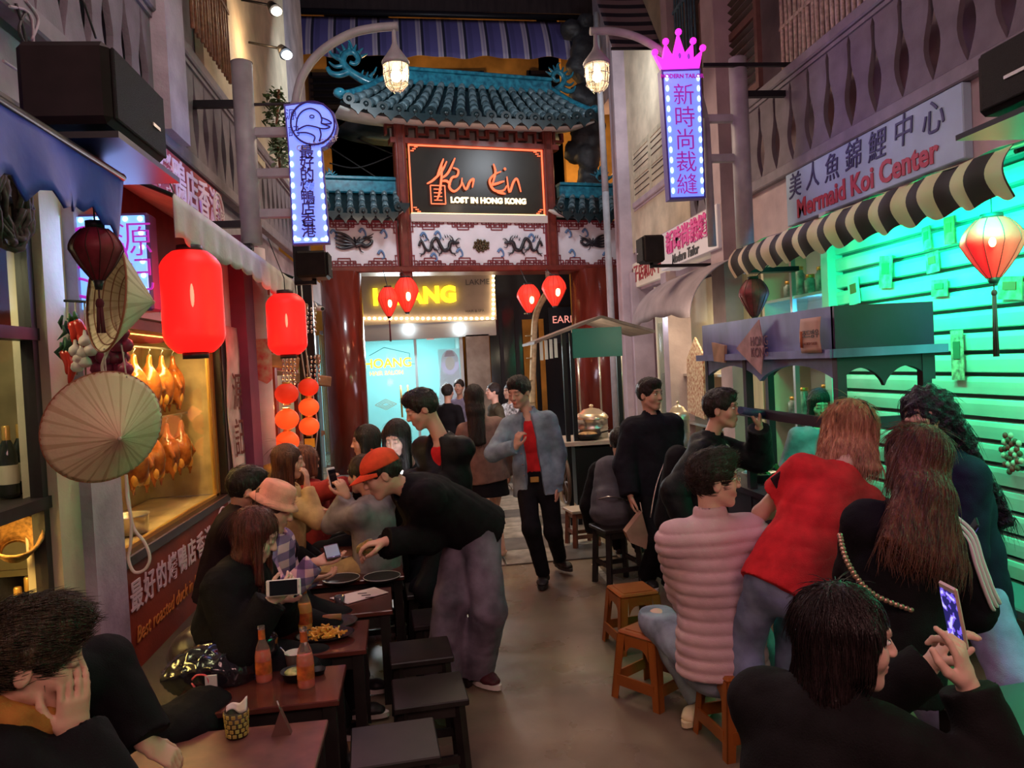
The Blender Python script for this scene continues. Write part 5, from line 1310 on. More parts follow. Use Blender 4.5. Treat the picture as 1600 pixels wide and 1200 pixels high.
# square light box with the emblem, square to the wall
Yb = 3.62; a = ony(92, 335, Yb); b = ony(240, 485, Yb)
t = thing('light_box_sign', 'square pale blue light box sign with magenta duck emblem behind the hats', 'sign', (a.x, Yb, b.z))
cz = (a.z + b.z) / 2; cx = (a.x + b.x) / 2; wz = a.z - b.z; wx = b.x - a.x
mb = MB(); mb.box((cx, Yb + .06, cz), (wx, .11, wz), 0, None, .01); mb.build('case', mat('case_purple', (.12, .05, .2), .5), t)
mb = MB(); mb.box((cx, Yb - .002, cz), (wx - .03, .012, wz - .03)); mb.build('lit_face', mat('face_ice_blue', (.4, .7, 1), .5, emit=(.16, .42, 1.0), es=1.25, noise=.1, nscale=3), t)
MAG = mat('magenta_line', (.5, .05, .5), .5, emit=(.38, .02, .42), es=.8)
duck_logo((cx - .06, Yb - .01, cz), (1, 0, 0), UP, (0, -1, 0), .155, MAG, t, .008)
text('源', frame3((cx + wx * .33, Yb - .012, cz + wz * .20), (1, 0, 0), UP), .17, MAG, t, offset=-.002); text('記', frame3((cx + wx * .33, Yb - .012, cz - wz * .16), (1, 0, 0), UP), .17, MAG, t, offset=-.002)
text('GUANCHEF', frame3((cx - .12, Yb - .012, cz - wz * .41), (1, 0, -.25), UP), .05, mat('letters_silver', (.65, .6, .6), .4), t, space=1.2)
LG = mb = MB()
for k in range(7):
 for xx in (cx - wx / 2 + .03, cx + wx / 2 - .03): mb.ell((xx, Yb - .010, b.z + wz * (k + .5) / 7), (.012, .004, .012), 8, 5)
for k in range(6):
 for zz in (b.z + .03, a.z - .03): mb.ell((a.x + wx * (k + .5) / 6, Yb - .010, zz), (.012, .004, .012), 8, 5)
mb.build('led_dots', LEDB, t)['kind'] = 'stuff'
lamp('sign_light', 'AREA', (cx, Yb - .06, cz), 2.2, (.3, .45, 1.0), .4, (cx - .1, 0, cz))
# vertical duck sign on the lamp ladder
Yl = 5.75
def pj(px, py, y=Yl): return ony(px, py, y)
t = thing('vertical_sign', 'tall blue glowing sign with round duck emblem on top, hung from the left lamp post', 'sign', tuple(pj(482, 380)))
out = [(450, 232), (443, 163), (480, 158), (505, 161), (522, 176), (528, 196), (524, 215), (511, 229), (503, 232), (515, 380), (457, 383)]
mb = MB(); mb.prism([pj(*q) for q in out][::-1], (0, .07, 0)); mb.build('case', mat('sign_side', (.1, .08, .35), .5), t)
mb = MB(); inn = [(452, 232), (446, 166), (480, 161), (504, 164), (520, 178), (525, 196), (521, 213), (508, 227), (501, 230), (512, 378), (459, 380)]
mb.prism([pj(x, y, Yl - .008) for x, y in inn][::-1], (0, .008, 0)); mb.build('lit_face', SIGNB, t)
c = pj(489, 193, Yl - .01); duck_logo(c, (1, 0, 0), UP, (0, -1, 0), .155, INDIGO, t, .007)
for ch, (x, y) in zip('源記', ((455, 180), (459, 206))): text(ch, frame3(pj(x, y, Yl - .012), (1, 0, 0), UP), .085, INDIGO, t, offset=-.001)
text('GUANCHEF', frame3(pj(496, 224, Yl - .012), (1, 0, .25), UP), .055, mat('letters_silver', (.6, .6, .6), .4), t, space=1.1)
for k, ch in enumerate('最好的烤鴨店香港'): text(ch, frame3(pj(479 + k * .5, 239 + k * 17.6, Yl - .012), (1, 0, 0), UP), .105, INDIGO, t, offset=.001)
mb = MB()
for k in range(9):
 for x_ in (455 + k * .8, 499 + k * 1.4): q = pj(x_, 240 + k * 16.6, Yl - .014); mb.ell(q, (.014, .005, .022), 8, 5)
for k in range(4): q = pj(466 + k * 13, 374, Yl - .014); mb.ell(q, (.02, .005, .012), 8, 5)
mb.build('led_dots', LEDB, t)['kind'] = 'stuff'
lamp('sign_light', 'AREA', (pj(482, 300).x, Yl - .12, pj(482, 280).z), 5, (.35, .35, 1.0), .4, (pj(482, 300).x, 0, 2.2))

# street lamps: ladder post, bent arm, caged lamp
def cage_lamp(t, c, r, hh):
 """c = centre of the glass"""
 mb = MB(); T = Matrix.Translation(c)
 mb.lathe([(.012, hh * .5 + .26), (.018, hh * .5 + .12), (.035, hh * .5 + .08), (r * .75, hh * .5 + .03), (r * 1.12, hh * .5 - .02), (r * 1.1, hh * .5 - .045), (r * .9, hh * .5 - .04)], 20, T); mb.build('shade', GREYPOLE, t)
 mb = MB(); mb.lathe([(r * .92, hh * .5 - .04), (r * .95, 0), (r * .8, -hh * .36), (r * .45, -hh * .5), (.002, -hh * .53)], 20, T); mb.build('glass', mat('lamp_glass', (1, .95, .85), .1, trans=.95, ior=1.1, emit=(1, .62, .3), es=.12), t)
 mb = MB()
 for k in range(6):
  a = k * PI / 3; d = Vector((math.cos(a), math.sin(a), 0)); mb.tube([c + d * r * 1.0 + Vector((0, 0, hh * .46)), c + d * r * 1.02, c + d * r * .86 - Vector((0, 0, hh * .36)), c + d * r * .42 - Vector((0, 0, hh * .55))], .0035, 5)
 for z, q in ((0, 1.03), (-hh * .3, .93), (.3 * hh, 1.02)): mb.tube([c + Vector((math.cos(k * PI / 10) * r * q, math.sin(k * PI / 10) * r * q, z)) for k in range(21)], .0035, 5)
 mb.build('wire_cage', mat('cage_white', (.7, .68, .6), .5), t)
 mb = MB(); mb.ell(c + Vector((0, 0, hh * .16)), (r * .34, r * .34, hh * .24), 12, 8); mb.build('bulb', mat('bulb_warm_white', (1, .9, .7), .4, emit=(1.0, .76, .42), es=22), t)
def lamp_post(label, Y, post, ppx, thin, rungs, arc, lampc, lw, lh, light):
 t = thing('street_lamp', label, 'street lamp', (ony(ppx, post[1], Y).x, Y, 0)); t.location.z = 0
 a = ony(ppx - 8, post[0], Y); b = ony(ppx + 8, post[1], Y); x0 = a.x; mb = MB(); mb.cyl((b.x, Y, b.z), (b.x, Y, a.z), .075, n=18); mb.cyl((b.x, Y, a.z), (b.x, Y, a.z + .01), .08, .06, n=18); mb.build('post', GREYPOLE, t)
 q = [ony(x, y, Y) for x, y in thin]
 mb = MB(); mb.tube(catmull([ony(x, y, Y) for x, y in arc], 6), .032, 12)
 mb.tube(q, .036, 12); mb.build('bent_arm', GREYPOLE, t)
 for (x, y) in rungs:
  p = ony(x, y, Y); mb = MB(); mb.bar((b.x, Y, p.z), (p.x, Y, p.z), .05, .07, bev=.01); mb.build('rung', GREYPOLE, t)
 mb = MB(); s_ = 1 if b.x > 0 else -1; xw = XR if s_ > 0 else XL
 for z in (b.z + .15, a.z - .3): mb.bar((b.x, Y, z), (xw, Y, z), .05, .05); mb.build('wall_bracket', BLACKM, t); mb = MB()
 mb.bar((b.x, Y, b.z - .02), (xw, Y, b.z - .02), .12, .04)
 mb.build('wall_bracket', BLACKM, t)
 c = ony(lampc[0], lampc[1], Y); cage_lamp(t, c, lw, lh)
 e = ony(arc[-1][0], arc[-1][1], Y); mb = MB(); mb.cyl((c.x, Y, c.z + lh * .5 + .2), (c.x, Y, e.z), .012, n=8); mb.build('drop_rod', GREYPOLE, t)
 lamp('street_lamp_and_fill', 'POINT', (c.x, Y - .01, c.z - lh * .05), light, (1.0, .74, .45), .05)
lamp_post('left grey street lamp with a ladder post and a caged lamp on a bent arm', 5.85, (98, 382), 386, [(461, 160), (466, 382)], [(466, 206), (466, 270), (466, 333)], [(461, 165), (472, 120), (500, 82), (545, 54), (585, 44), (622, 41)], (619, 117), .092, .23, 24)
# right lamp post is built with the right row

# tubes of cloth: blue tarpaulin valance and grey awning
BLUET = mat('tarp_blue', (.035, .07, .55), .55, noise=.35, nscale=3, bump=.3, bscale=12); GREYT = mat('awning_grey', (.55, .50, .48), .8, noise=.2, nscale=5, bump=.2)
t = thing('blue_tarpaulin', 'deep blue tarpaulin awning with a torn hanging edge at the left', 'awning', (-1.1, 2.0, 2.2))
pe = ony(192, 278, 2.72); xv = pe.x; zt_ = pe.z; yv = pe.y
mb = MB(); rr = random.Random(5); jag = [rr.uniform(-.025, .035) for _ in range(60)]
def val(u, v):
 y = .6 + (yv - .6) * u; k = u * 40; i = int(k); f = k - i; j = jag[i] * (1 - f) + jag[i + 1] * f; h_ = .20 + j - .05 * max(0, math.sin(u * 9)); return (xv + .018 * math.sin(y * 15) * v + .03 * math.sin(y * 4) * v, y, zt_ - h_ * v)
mb.sheet(val, 80, 6); mb.sheet(lambda u, v: (xv + (XL - xv) * v, .6 + (yv - .6) * u, zt_ + .26 * v - .03 * math.sin(v * PI) + .008 * math.sin(u * 30)), 30, 6); mb.build('tarpaulin', BLUET, t, thick=.006)
mb = MB(); mb.cyl((XL, yv, zt_ + .26), (xv, yv, zt_), .014, n=8); mb.cyl((xv, .6, zt_), (xv, yv, zt_), .012, n=8); mb.build('frame_bar', BLACKM, t)
t = thing('grey_awning', 'long grey cloth awning with a scalloped edge over the duck shop', 'awning', (-1.12, 5, 2.4))
pn = ony(270, 302, 3.65); pf = onx(459, 440, pn.x); xg = pn.x
mb = MB(); L_ = pf.y - pn.y
mb.sheet(lambda u, v: (xg + .012 * math.sin(u * L_ * 22) * v, pn.y + L_ * u, pn.z + (pf.z - pn.z) * u - v * (.20 + .018 * math.sin(u * 11) - .022 * abs(math.sin(u * L_ * 11)))), 110, 5)
mb.sheet(lambda u, v: (xg + (XL - xg) * v, pn.y + L_ * u, pn.z + (pf.z - pn.z) * u + .24 * v - .02 * math.sin(v * PI)), 30, 5); mb.build('cloth', GREYT, t, thick=.006)
for y in (pn.y, pn.y + L_ / 2, pf.y):
 mb = MB(); mb.cyl((XL, y, pn.z + .22), (xg, y, pn.z - .01), .012, n=6); mb.build('frame_bar', BLACKM, t)

# big red drum lanterns
def drum_lantern(label, px, y0p, y1p, w, Y, lit=1.0):
 c = ony(px, (y0p + y1p) / 2, Y); dd = (CRI @ (c - Vector((0, 0, CAMZ)))).z * -1; r = w / 2 / FPX * dd; h_ = (y1p - y0p) / FPX * dd
 t = thing('drum_lantern', label, 'lantern', tuple(c)); T = Matrix.Translation(c); prof = []
 N = 60
 for i in range(N + 1):
  s_ = i / N * 2 - 1; e = abs(s_); rr_ = r * (1 - max(0, (e - .62) / .38) ** 2.2 * .42); prof.append((rr_ * (1 - .006 * (i % 2)), s_ * h_ / 2))
 mb = MB(); mb.lathe(prof, 40, T); mb.build('shade', mat('drum_lantern_red', (.75, .02, .015), .5, emit=(1.0, .012, .010), es=1.0), t)
 mb = MB(); mb.cyl(c + Vector((0, 0, h_ / 2 - .005)), c + Vector((0, 0, h_ / 2 + .03)), r * .42, n=20); mb.build('top_ring', BLACKP, t)
 mb = MB(); mb.cyl(c - Vector((0, 0, h_ / 2 + .03)), c - Vector((0, 0, h_ / 2 - .005)), r * .42, n=20); mb.build('bottom_ring', BLACKP, t)
 mb = MB(); mb.tube([c + Vector((0, 0, h_ / 2 + .03)), c + Vector((0, 0, h_ / 2 + .12)), c + Vector((-.10, .0, h_ / 2 + .42))], .004, 5); mb.build('cord', BLACKP, t)
 mb = MB(); tc_ = (Vector((0, 0, CAMZ)) - c); tc_.z = 0; tc_.normalize(); mb.ell(c + tc_ * (r * .97) + Vector((0, 0, .02)), (.010, .012, h_ * .12), 8, 8); mb.build('bulb_glow', mat('bulb_through_paper', (1, .3, .2), .5, emit=(1.0, .25, .15), es=1.3), t)
 lamp('lantern_light', 'POINT', tuple(c + tc_ * (r + .10)), 3.5 * lit, (1, .06, .04), .12); lamp('lantern_light', 'POINT', (c.x - r - .06, c.y + .05, c.z), 2.5 * lit, (1, .05, .04), .1)
drum_lantern('large glowing red drum lantern, nearest on the left', 301, 394, 551, 92, 3.95); drum_lantern('glowing red drum lantern further back beside the white column', 448, 460, 554, 60, 5.9)
# strings of small paper lanterns
PAPL = mat('paper_lantern_orange', (.9, .10, .02), .6, emit=(1.0, .075, .012), es=.85); PAPD = mat('paper_lantern_red', (.55, .03, .01), .6, emit=(.8, .03, .008), es=.45)
for si, (cx_, ys, w_, Y_) in enumerate(((448, (615, 655, 690), 37, 7.0), (482, (605, 636, 666), 32, 8.0))):
 t = thing('lantern_string', ('front string of three round orange paper lanterns with a yellow tag', 'rear string of three round orange paper lanterns')[si], 'lantern', tuple(ony(cx_, ys[0], Y_))); ks = (CRI @ (ony(cx_, ys[0], Y_) - Vector((0, 0, CAMZ)))).z * -1
 for j, y in enumerate(ys):
  c = ony(cx_ + j * .5, y, Y_); r_ = w_ / 2 / FPX * ks; mb = MB()
  prof = [(r_ * max(.25, math.sin(PI * (k + .0) / 24)) * (1 - .02 * (k % 2)), -r_ * .88 * math.cos(PI * k / 24)) for k in range(25)]
  mb.lathe(prof, 24, Matrix.Translation(c)); pl_ = mb.build('paper_globe', PAPD if j == 0 else PAPL, t)
  mb = MB(); mb.cyl(c + Vector((0, 0, r_ * .80)), c + Vector((0, 0, r_ * .98)), r_ * .32, n=12); mb.cyl(c - Vector((0, 0, r_ * .98)), c - Vector((0, 0, r_ * .80)), r_ * .32, n=12); mb.build('gold_ring', BRASS, pl_)
 c = ony(cx_ + 2, ys[2] + 26, Y_); mb = MB(); mb.box(c, (.10, .012, .09)); mb.build('yellow_tag', mat('tag_yellow', (.85, .55, .05), .6), t)
 c0 = ony(cx_, ys[0], Y_); mb = MB(); mb.cyl(c0 + Vector((0, 0, .1)), c0 + Vector((0, 0, .5)), .004, n=5); mb.build('cord', ROPE, t)
 lamp('lantern_light', 'POINT', tuple(ony(cx_ + 26, ys[1], Y_ - .3)), 2.0, (1, .22, .06), .1)
# silver bead bundles
BEAD = mat('bead_silver', (.7, .62, .58), .25, metal=.8)
for (px, py, Y_) in ((451, 580, 7.2), (489, 575, 8.2), (483, 500, 7.9)):
 t = thing('bead_hanging', {451: 'bundle of silver beads over the front lantern string', 489: 'bundle of silver beads over the rear lantern string', 483: 'bundle of silver beads beside the lit drum lantern'}[px], 'beads', tuple(ony(px, py, Y_)))
 for s_ in range(4):
  for k in range(6):
   c = ony(px - 9 + s_ * 6 + (k % 2), py - 17 + k * 7, Y_); mb = MB(); mb.ell(c, (.013, .013, .019), 7, 5); mb.build('bead', BEAD, t)
# white column with a torn poster, door glow and shop clutter behind the lanterns
cc = onx(407, 640, XL + .16); t = thing('white_column', 'pinkish white round column with a torn red poster beside the maroon pier', 'column', (cc.x, cc.y, 0))
mb = MB(); mb.lathe([(.115, 0), (.115, 2.85)], 24, Matrix.Translation((cc.x, cc.y, 0)), cap=True); mb.build('shaft', mat('column_white', (.62, .50, .56), .6, noise=.2, nscale=4), t)
mb = MB(); za_, zb_ = ony(412, 530, cc.y).z, ony(412, 600, cc.y).z
mb.sheet(lambda u, v: (cc.x + .118 * math.cos(-2.1 + u * 2.2), cc.y + .118 * math.sin(-2.1 + u * 2.2), za_ - (za_ - zb_) * v * (1 - .35 * abs(u - .6))), 10, 4); mb.build('torn_poster', mat('poster_red', (.5, .04, .05), .7, noise=.7, nscale=14, color2=(.5, .35, .25)), t)
mb = MB(); mb.sheet(lambda u, v: (cc.x + .1175 * math.cos(-2.3 + u * 2.6), cc.y + .1175 * math.sin(-2.3 + u * 2.6), .75 + .22 * v + .06 * u), 10, 3); mb.build('yellow_light_patch', mat('painted_yellow_light', (.7, .42, .08), .7, noise=.4, nscale=12), t)  # yellow light falling on the column, painted on as a sheet
for px, Y_, ch in ((414, 0, 0),): pass
t = thing('brush_banner', 'white cloth banner with brushed characters beside the duck window', 'banner', (XL + .1, yC, 1))
mb = MB(); mb.sheet(lambda u, v: (XL + .10 + .01 * math.sin(v * 9), yC - .02 + .42 * u, 2.15 - 1.25 * v), 6, 20); mb.build('cloth', mat('banner_white', (.62, .52, .50), .8, noise=.25, nscale=6), t, thick=.004)
for k, ch in enumerate('源記'): text(ch, frame3((XL + .122, yC + .19, 1.62 - k * .36), LX, UP), .32, mat('ink_dark_red', (.10, .02, .02), .7), t, extrude=.001)
t = thing('red_kiosk', 'dark red shop shelf unit behind the lantern strings', 'kiosk', (XL, 9.5, 0))
KR = mat('kiosk_red', (.35, .035, .02), .5, noise=.3, nscale=6); KW = mat('kiosk_wood', (.30, .13, .06), .5, noise=.4, nscale=8, stretch=(1, .2, 1))
mb = MB(); mb.box((XL - .2, 9.4, 1.4), (.1, 3.0, 2.8)); mb.build('back_panel', KR, t)
for k, (px, py, Y_, L__) in enumerate(((432, 560, 7.3, 1.1), (470, 555, 8.2, 1.2), (440, 470, 7.5, 2.2), (490, 590, 9.0, 1.2))):
 c = ony(px, py, Y_); mb = MB(); mb.bar((XL - .1, Y_ - .1, c.z + .05), (c.x + .15, Y_ + L__ * .2, c.z - .06), .10, .12, bev=.01); mb.build('beam', KW, t)
for Y_ in (7.9, 9.2, 10.6):
 mb = MB(); mb.box((XL + .05, Y_, 1.4), (.12, .12, 2.8)); mb.build('post', KR, t)
mb = MB(); mb.box((XL + .0, 9.3, .95), (.4, 2.6, .05)); mb.build('counter', KW, t)
mb = MB(); mb.box((XL + .06, 8.55, 1.25), (.05, .9, 1.0)); mb.build('cream_board', mat('cream_board', (.62, .50, .30), .6), t)
lamp('shop_light', 'POINT', (XL + .3, 7.15, 1.5), 5, (1, .55, .18), .05); lamp('shop_light', 'POINT', (XL + .45, 9.2, 2.4), 6, (1, .30, .12), .1)
# loudspeakers
def speaker(label, lo, hi, face, parts_tray=True):
 t = thing('loudspeaker', label, 'speaker', ((lo[0] + hi[0]) / 2, (lo[1] + hi[1]) / 2, lo[2])); lo = Vector(lo); hi = Vector(hi); c = (lo + hi) / 2; d = hi - lo
 mb = MB(); mb.box(c, d, 0, None, min(.02, d.x * .1)); mb.build('cabinet', mat('cabinet_brown_black', (.014, .009, .010), .6, noise=.3, nscale=12, spec=.2), t)
 gx = hi.x + .006 if face > 0 else lo.x - .006
 mb = MB(); mb.box((gx, c.y, c.z), (.012, d.y * .9, d.z * .88), 0, None, .004); g = mb.build('grille', mat('grille_black', (.012, .012, .013), .8, bump=.8, bscale=400), t)
 mb = MB(); mb.box((gx + face * .008, c.y + d.y * .25, c.z - d.z * .1), (.004, d.y * .14, .012)); mb.build('badge', STEEL, g)
 if parts_tray:
  mb = MB(); mb.box((c.x, c.y, lo.z - .05), (d.x * 1.25, d.y * 1.15, .02)); mb.cyl((c.x, c.y, lo.z - .05), (c.x, c.y, lo.z), .03); mb.bar((c.x, c.y, lo.z - .08), ((XR if face < 0 else XL), c.y, lo.z - .05), .06, .04); mb.build('wall_mount', BLACKM, t)
 else:
  mb = MB(); mb.bar((c.x, c.y, lo.z - .03), ((XR if face < 0 else XL), c.y + .1, lo.z - .03), .05, .03); mb.cyl((c.x, c.y, lo.z - .05), (c.x, c.y, lo.z), .02); mb.build('wall_mount', BLACKM, t)
 return t
a = ony(165, 60, 2.5); b = ony(172, 190, 2.5); far = onx(252, 130, a.x)
sp_ = speaker('large black loudspeaker on a wall mount at the upper left', (a.x - .27, 2.5, b.z), (a.x, far.y, a.z), 1)
a = ony(460, 392, 6.9); b = ony(512, 432, 6.9); speaker('small black loudspeaker left of the gate below the vertical duck sign', (a.x, 6.9, b.z), (b.x, 7.2, a.z), 1, False)
c = ony(500, 481, 8.0); t = thing('security_camera', 'small white security camera on the dark pole left of the gate', 'camera', tuple(c))
mb = MB(); mb.cyl(c + Vector((-.05, .06, 0)), c + Vector((.03, -.05, -.015)), .024, n=12); mb.build('housing', mat('plastic_white', (.8, .8, .8), .4), t); mb = MB(); mb.cyl(c + Vector((.028, -.048, -.015)), c + Vector((.034, -.058, -.017)), .019, n=12); mb.build('lens', BLACKP, t); mb = MB(); mb.cyl(c + Vector((-.03, .05, 0)), c + Vector((-.06, .10, .06)), .010, n=6); mb.build('bracket', mat('plastic_white', (.8, .8, .8), .4), t)
t = thing('dark_pole', 'dark pole with cables left of the gate column', 'pole', (ony(488, 600, 8.3).x - .03, 8.3, 0)); x_ = ony(488, 600, 8.3).x - .03
mb = MB(); mb.box((x_, 8.3, 1.7), (.17, .12, 3.4), 0, None, .01); mb.build('shaft', BLACKM, t)
for k in (0, 1): mb = MB(); mb.tube([(x_ - .06 + .05 * k, 8.2, 2.7), (x_ - .05 + .05 * k, 8.19, 2.0), (x_ + .02 + .06 * k, 8.19, 1.2), (x_ - .02, 8.19, .6)], .008, 5); mb.build('cable', mat('cable_white', (.5, .5, .5), .6), t)

# conical hats, dark lantern, garlic and chillies, on strings from the awning rail
LEAF = mat('palm_leaf', (.80, .60, .40), .6, noise=.12, nscale=5, bump=.1, bscale=90); RIM = mat('hat_rim', (.35, .12, .06), .6); LINING = mat('hat_lining', (.60, .48, .34), .7, noise=.2, nscale=8)
def conical_hat(label, c, axis, R, H_, strap):
 t = thing('conical_hat', label, 'hat', tuple(c)); ax = Vector(axis).normalized(); q = ax.to_track_quat('Z', 'Y').to_matrix().to_4x4(); T = Matrix.Translation(c) @ q
 mb = MB(); n = 120; rings = []
 for i in range(15):
  f = i / 14; r_ = R * f; z = H_ * (1 - f) - .0; rings.append([T @ Vector(((r_ + .0005) * math.cos(2 * PI * k / n), (r_ + .0005) * math.sin(2 * PI * k / n), z + (.0034 if k % 2 else 0) * (f > .05) + .0012 * math.sin(k * 2.3 + i))) for k in range(n)])
 mb.ring_loft(rings, 0, True, False); mb.m = [(1 if (j % n) * 7 % 5 == 0 or (j % n) * 11 % 13 == 2 else 0) for j in range(len(mb.f))]; co = mb.build('leaf_cone', [LEAF, mat('palm_leaf_dark', (.62, .42, .25), .6)], t, thick=.003)
 mb = MB(); mb.tube([T @ Vector((R * math.cos(a * PI / 24), R * math.sin(a * PI / 24), 0)) for a in range(49)], .004, 6); mb.build('rim', RIM, t)
 for k in range(1, 8):
  f = k / 8; mb = MB(); mb.tube([T @ Vector((R * f * .985 * math.cos(a * PI / 18), R * f * .985 * math.sin(a * PI / 18), H_ * (1 - f) - .005)) for a in range(37)], .0022, 5); mb.build('inner_hoop', RIM, t)
 mb = MB(); mb.ell(T @ Vector((0, 0, H_)), (.008, .008, .008), 8, 6); mb.build('tip', LINING, t)
 if strap: mb = MB(); mb.tube(catmull(strap, 6), .0055, 7); mb.build('chin_strap', mat('strap_cream', (.65, .55, .48), .8), t)
 return t
def toward(px, py, y, rx, rup, rback):
 """direction made of picture-right, up and away shares"""
 Rm = CR.to_3x3(); return Rm @ Vector((rx, rup, -rback))
Yh = 2.78; c = ony(162, 668, Yh)
st = [ony(197, 742, Yh), ony(199, 780, Yh), ony(205, 812, Yh - .01), ony(204, 850, Yh), ony(201, 875, Yh), ony(210, 894, Yh), ony(226, 890, Yh), ony(234, 872, Yh), ony(226, 848, Yh), ony(209, 825, Yh), ony(202, 790, Yh), ony(197, 742, Yh + .03)]
conical_hat('large straw conical hat hanging face-on with a long strap loop', c, toward(0, 0, 0, .74, -.25, -.62), .197, .13, st)
Y2 = 2.9; c2 = ony(165, 463, Y2)
conical_hat('straw conical hat hanging sideways, its hooped inside towards the left', c2, toward(0, 0, 0, .70, -.05, .72), .20, .165, [ony(170, 545, Y2), ony(160, 570, Y2), ony(163, 585, Y2)])
hh = thing('hat_string', 'thin pale strings holding the two conical hats under the blue tarpaulin', 'string', tuple(ony(160, 400, Y2)))
mb = MB(); mb.tube([ony(160, 280, Y2), ony(162, 385, Y2)], .003, 5); mb.tube([ony(163, 545, Y2), ony(166, 585, Yh)], .003, 5); mb.tube([ony(190, 540, Y2), ony(198, 590, Yh)], .003, 5); mb.build('string', ROPE, hh)
c = ony(151, 398, 2.62); t = silk_lantern('unlit dark red silk lantern in front of the sideways hat', c, .080, .165, mat('silk_dark_red', (.20, .015, .03), .55, noise=.5, nscale=16), mat('rib_dark', (.05, .01, .01), .6), .09, n=12)
mb = MB(); mb.cyl(c + Vector((0, 0, .09)), c + Vector((0, 0, .30)), .003, n=5); mb.build('cord', BLACKP, t)
CH = mat('chilli_red', (.60, .03, .015), .25, coat=.4); CHS = mat('chilli_green', (.03, .12, .02), .5); GAR = mat('garlic_white', (.72, .55, .52), .6, noise=.2, nscale=20); ONI = mat('onion_red', (.28, .02, .07), .35, noise=.4, nscale=14, stretch=(1, 1, .3))
def chilli(label, p, q, g):
 t = thing('chilli', label, 'chilli', tuple(p), g); p = Vector(p); q = Vector(q); m_ = (p + q) / 2 + Vector((.015, 0, 0)); mb = MB(); mb.tube(catmull([p, m_, q], 5), [.012, .019, .021, .021, .020, .019, .017, .014, .011, .007, .002], 10); mb.build('pod', CH, t)
 mb = MB(); mb.tube([p, p + Vector((-.006, 0, .035))], [.012, .004], 7); mb.build('stem', CHS, t)
Yg = 3.35
for k, (a_, b_) in enumerate((((105, 545), (108, 602)), ((98, 548), (104, 585)), ((119, 500), (126, 548)), ((112, 503), (110, 540)), ((124, 520), (130, 560)))):
 chilli('glossy red chilli, %s in the garland by the light box' % ('long one lowest', 'small one at the left edge', 'one at the upper right', 'one at the upper left', 'one right of centre')[k], ony(a_[0], a_[1], Yg - .03), ony(b_[0], b_[1], Yg - .04), 'chillies in the garland')
GREENG = mat('herb_green', (.02, .07, .03), .7)
t = thing('herb_bunch', 'dark green dried herb bunch at the top of the garland', 'herbs', tuple(ony(108, 510, Yg)))
rr = random.Random(2)
for k in range(26): c = ony(108 + rr.uniform(-11, 14), 505 + rr.uniform(-14, 34), Yg - .02 + rr.uniform(-.03, .02)); mb = MB(); mb.tube([c, c + Vector((rr.uniform(-.03, .03), 0, -.03)), c + Vector((rr.uniform(-.03, .03), 0, -.06))], [.004, .010, .001], 5); mb.build('sprig', GREENG, t)
g0 = o0_ = None
for k, (x, y) in enumerate(((133, 533), (128, 552), (133, 566), (121, 573), (124, 560), (141, 548), (118, 548))):
 c = ony(x, y, Yg - .05)
 if g0 is None:
  g0 = thing('garlic_bulb', 'white garlic bulb at the top of the garland beside the onions', 'garlic', tuple(c), 'garlic in the garland'); mb = MB(); mb.lathe([(.001, -.022), (.018, -.02), (.028, -.005), (.024, .012), (.008, .026), (.005, .045)], 18, Matrix.Translation(c), lobes=8, lob=.12); mb.build('bulb_skin', GAR, g0)
 else: dup(g0, c, k * .7, 'white garlic bulb in the garland, %s below the topmost one' % ORD[k])
for k in range(16):
 x = 148 + (k % 4) * 14 + (k // 4 % 2) * 6; y = 520 + (k // 4) * 19; c = ony(x, y, Yg - .02 + (k % 3) * .02)
 if o0_ is None:
  o0_ = thing('red_onion', 'red onion of the garland, first from the left in the first row from the top', 'onion', tuple(c), 'red onions in the garland'); mb = MB(); mb.lathe([(.001, -.030), (.020, -.026), (.033, -.004), (.027, .018), (.009, .030), (.004, .05)], 16, Matrix.Translation(c)); mb.build('skin', ONI, o0_)
 else: dup(o0_, c, k * .9, 'red onion of the garland, %s from the left in the %s row from the top' % (('first', 'second', 'third', 'fourth')[k % 4], ('first', 'second', 'third', 'fourth')[k // 4]))
t = thing('garland_cord', 'thin cords that the garlic, onion and chilli garland hangs on', 'cord', tuple(ony(140, 480, Yg)))
for x in (106, 118, 132, 150, 165, 179, 192): mb = MB(); mb.tube([ony(x, 470, Yg), ony(x + 1, 520, Yg), ony(x + 2, 586, Yg)], .004, 5); mb.build('cord', ROPE, t)
mb = MB(); mb.cyl(ony(100, 470, Yg), ony(198, 474, Yg), .006, n=6); mb.build('rail', BLACKM, t)
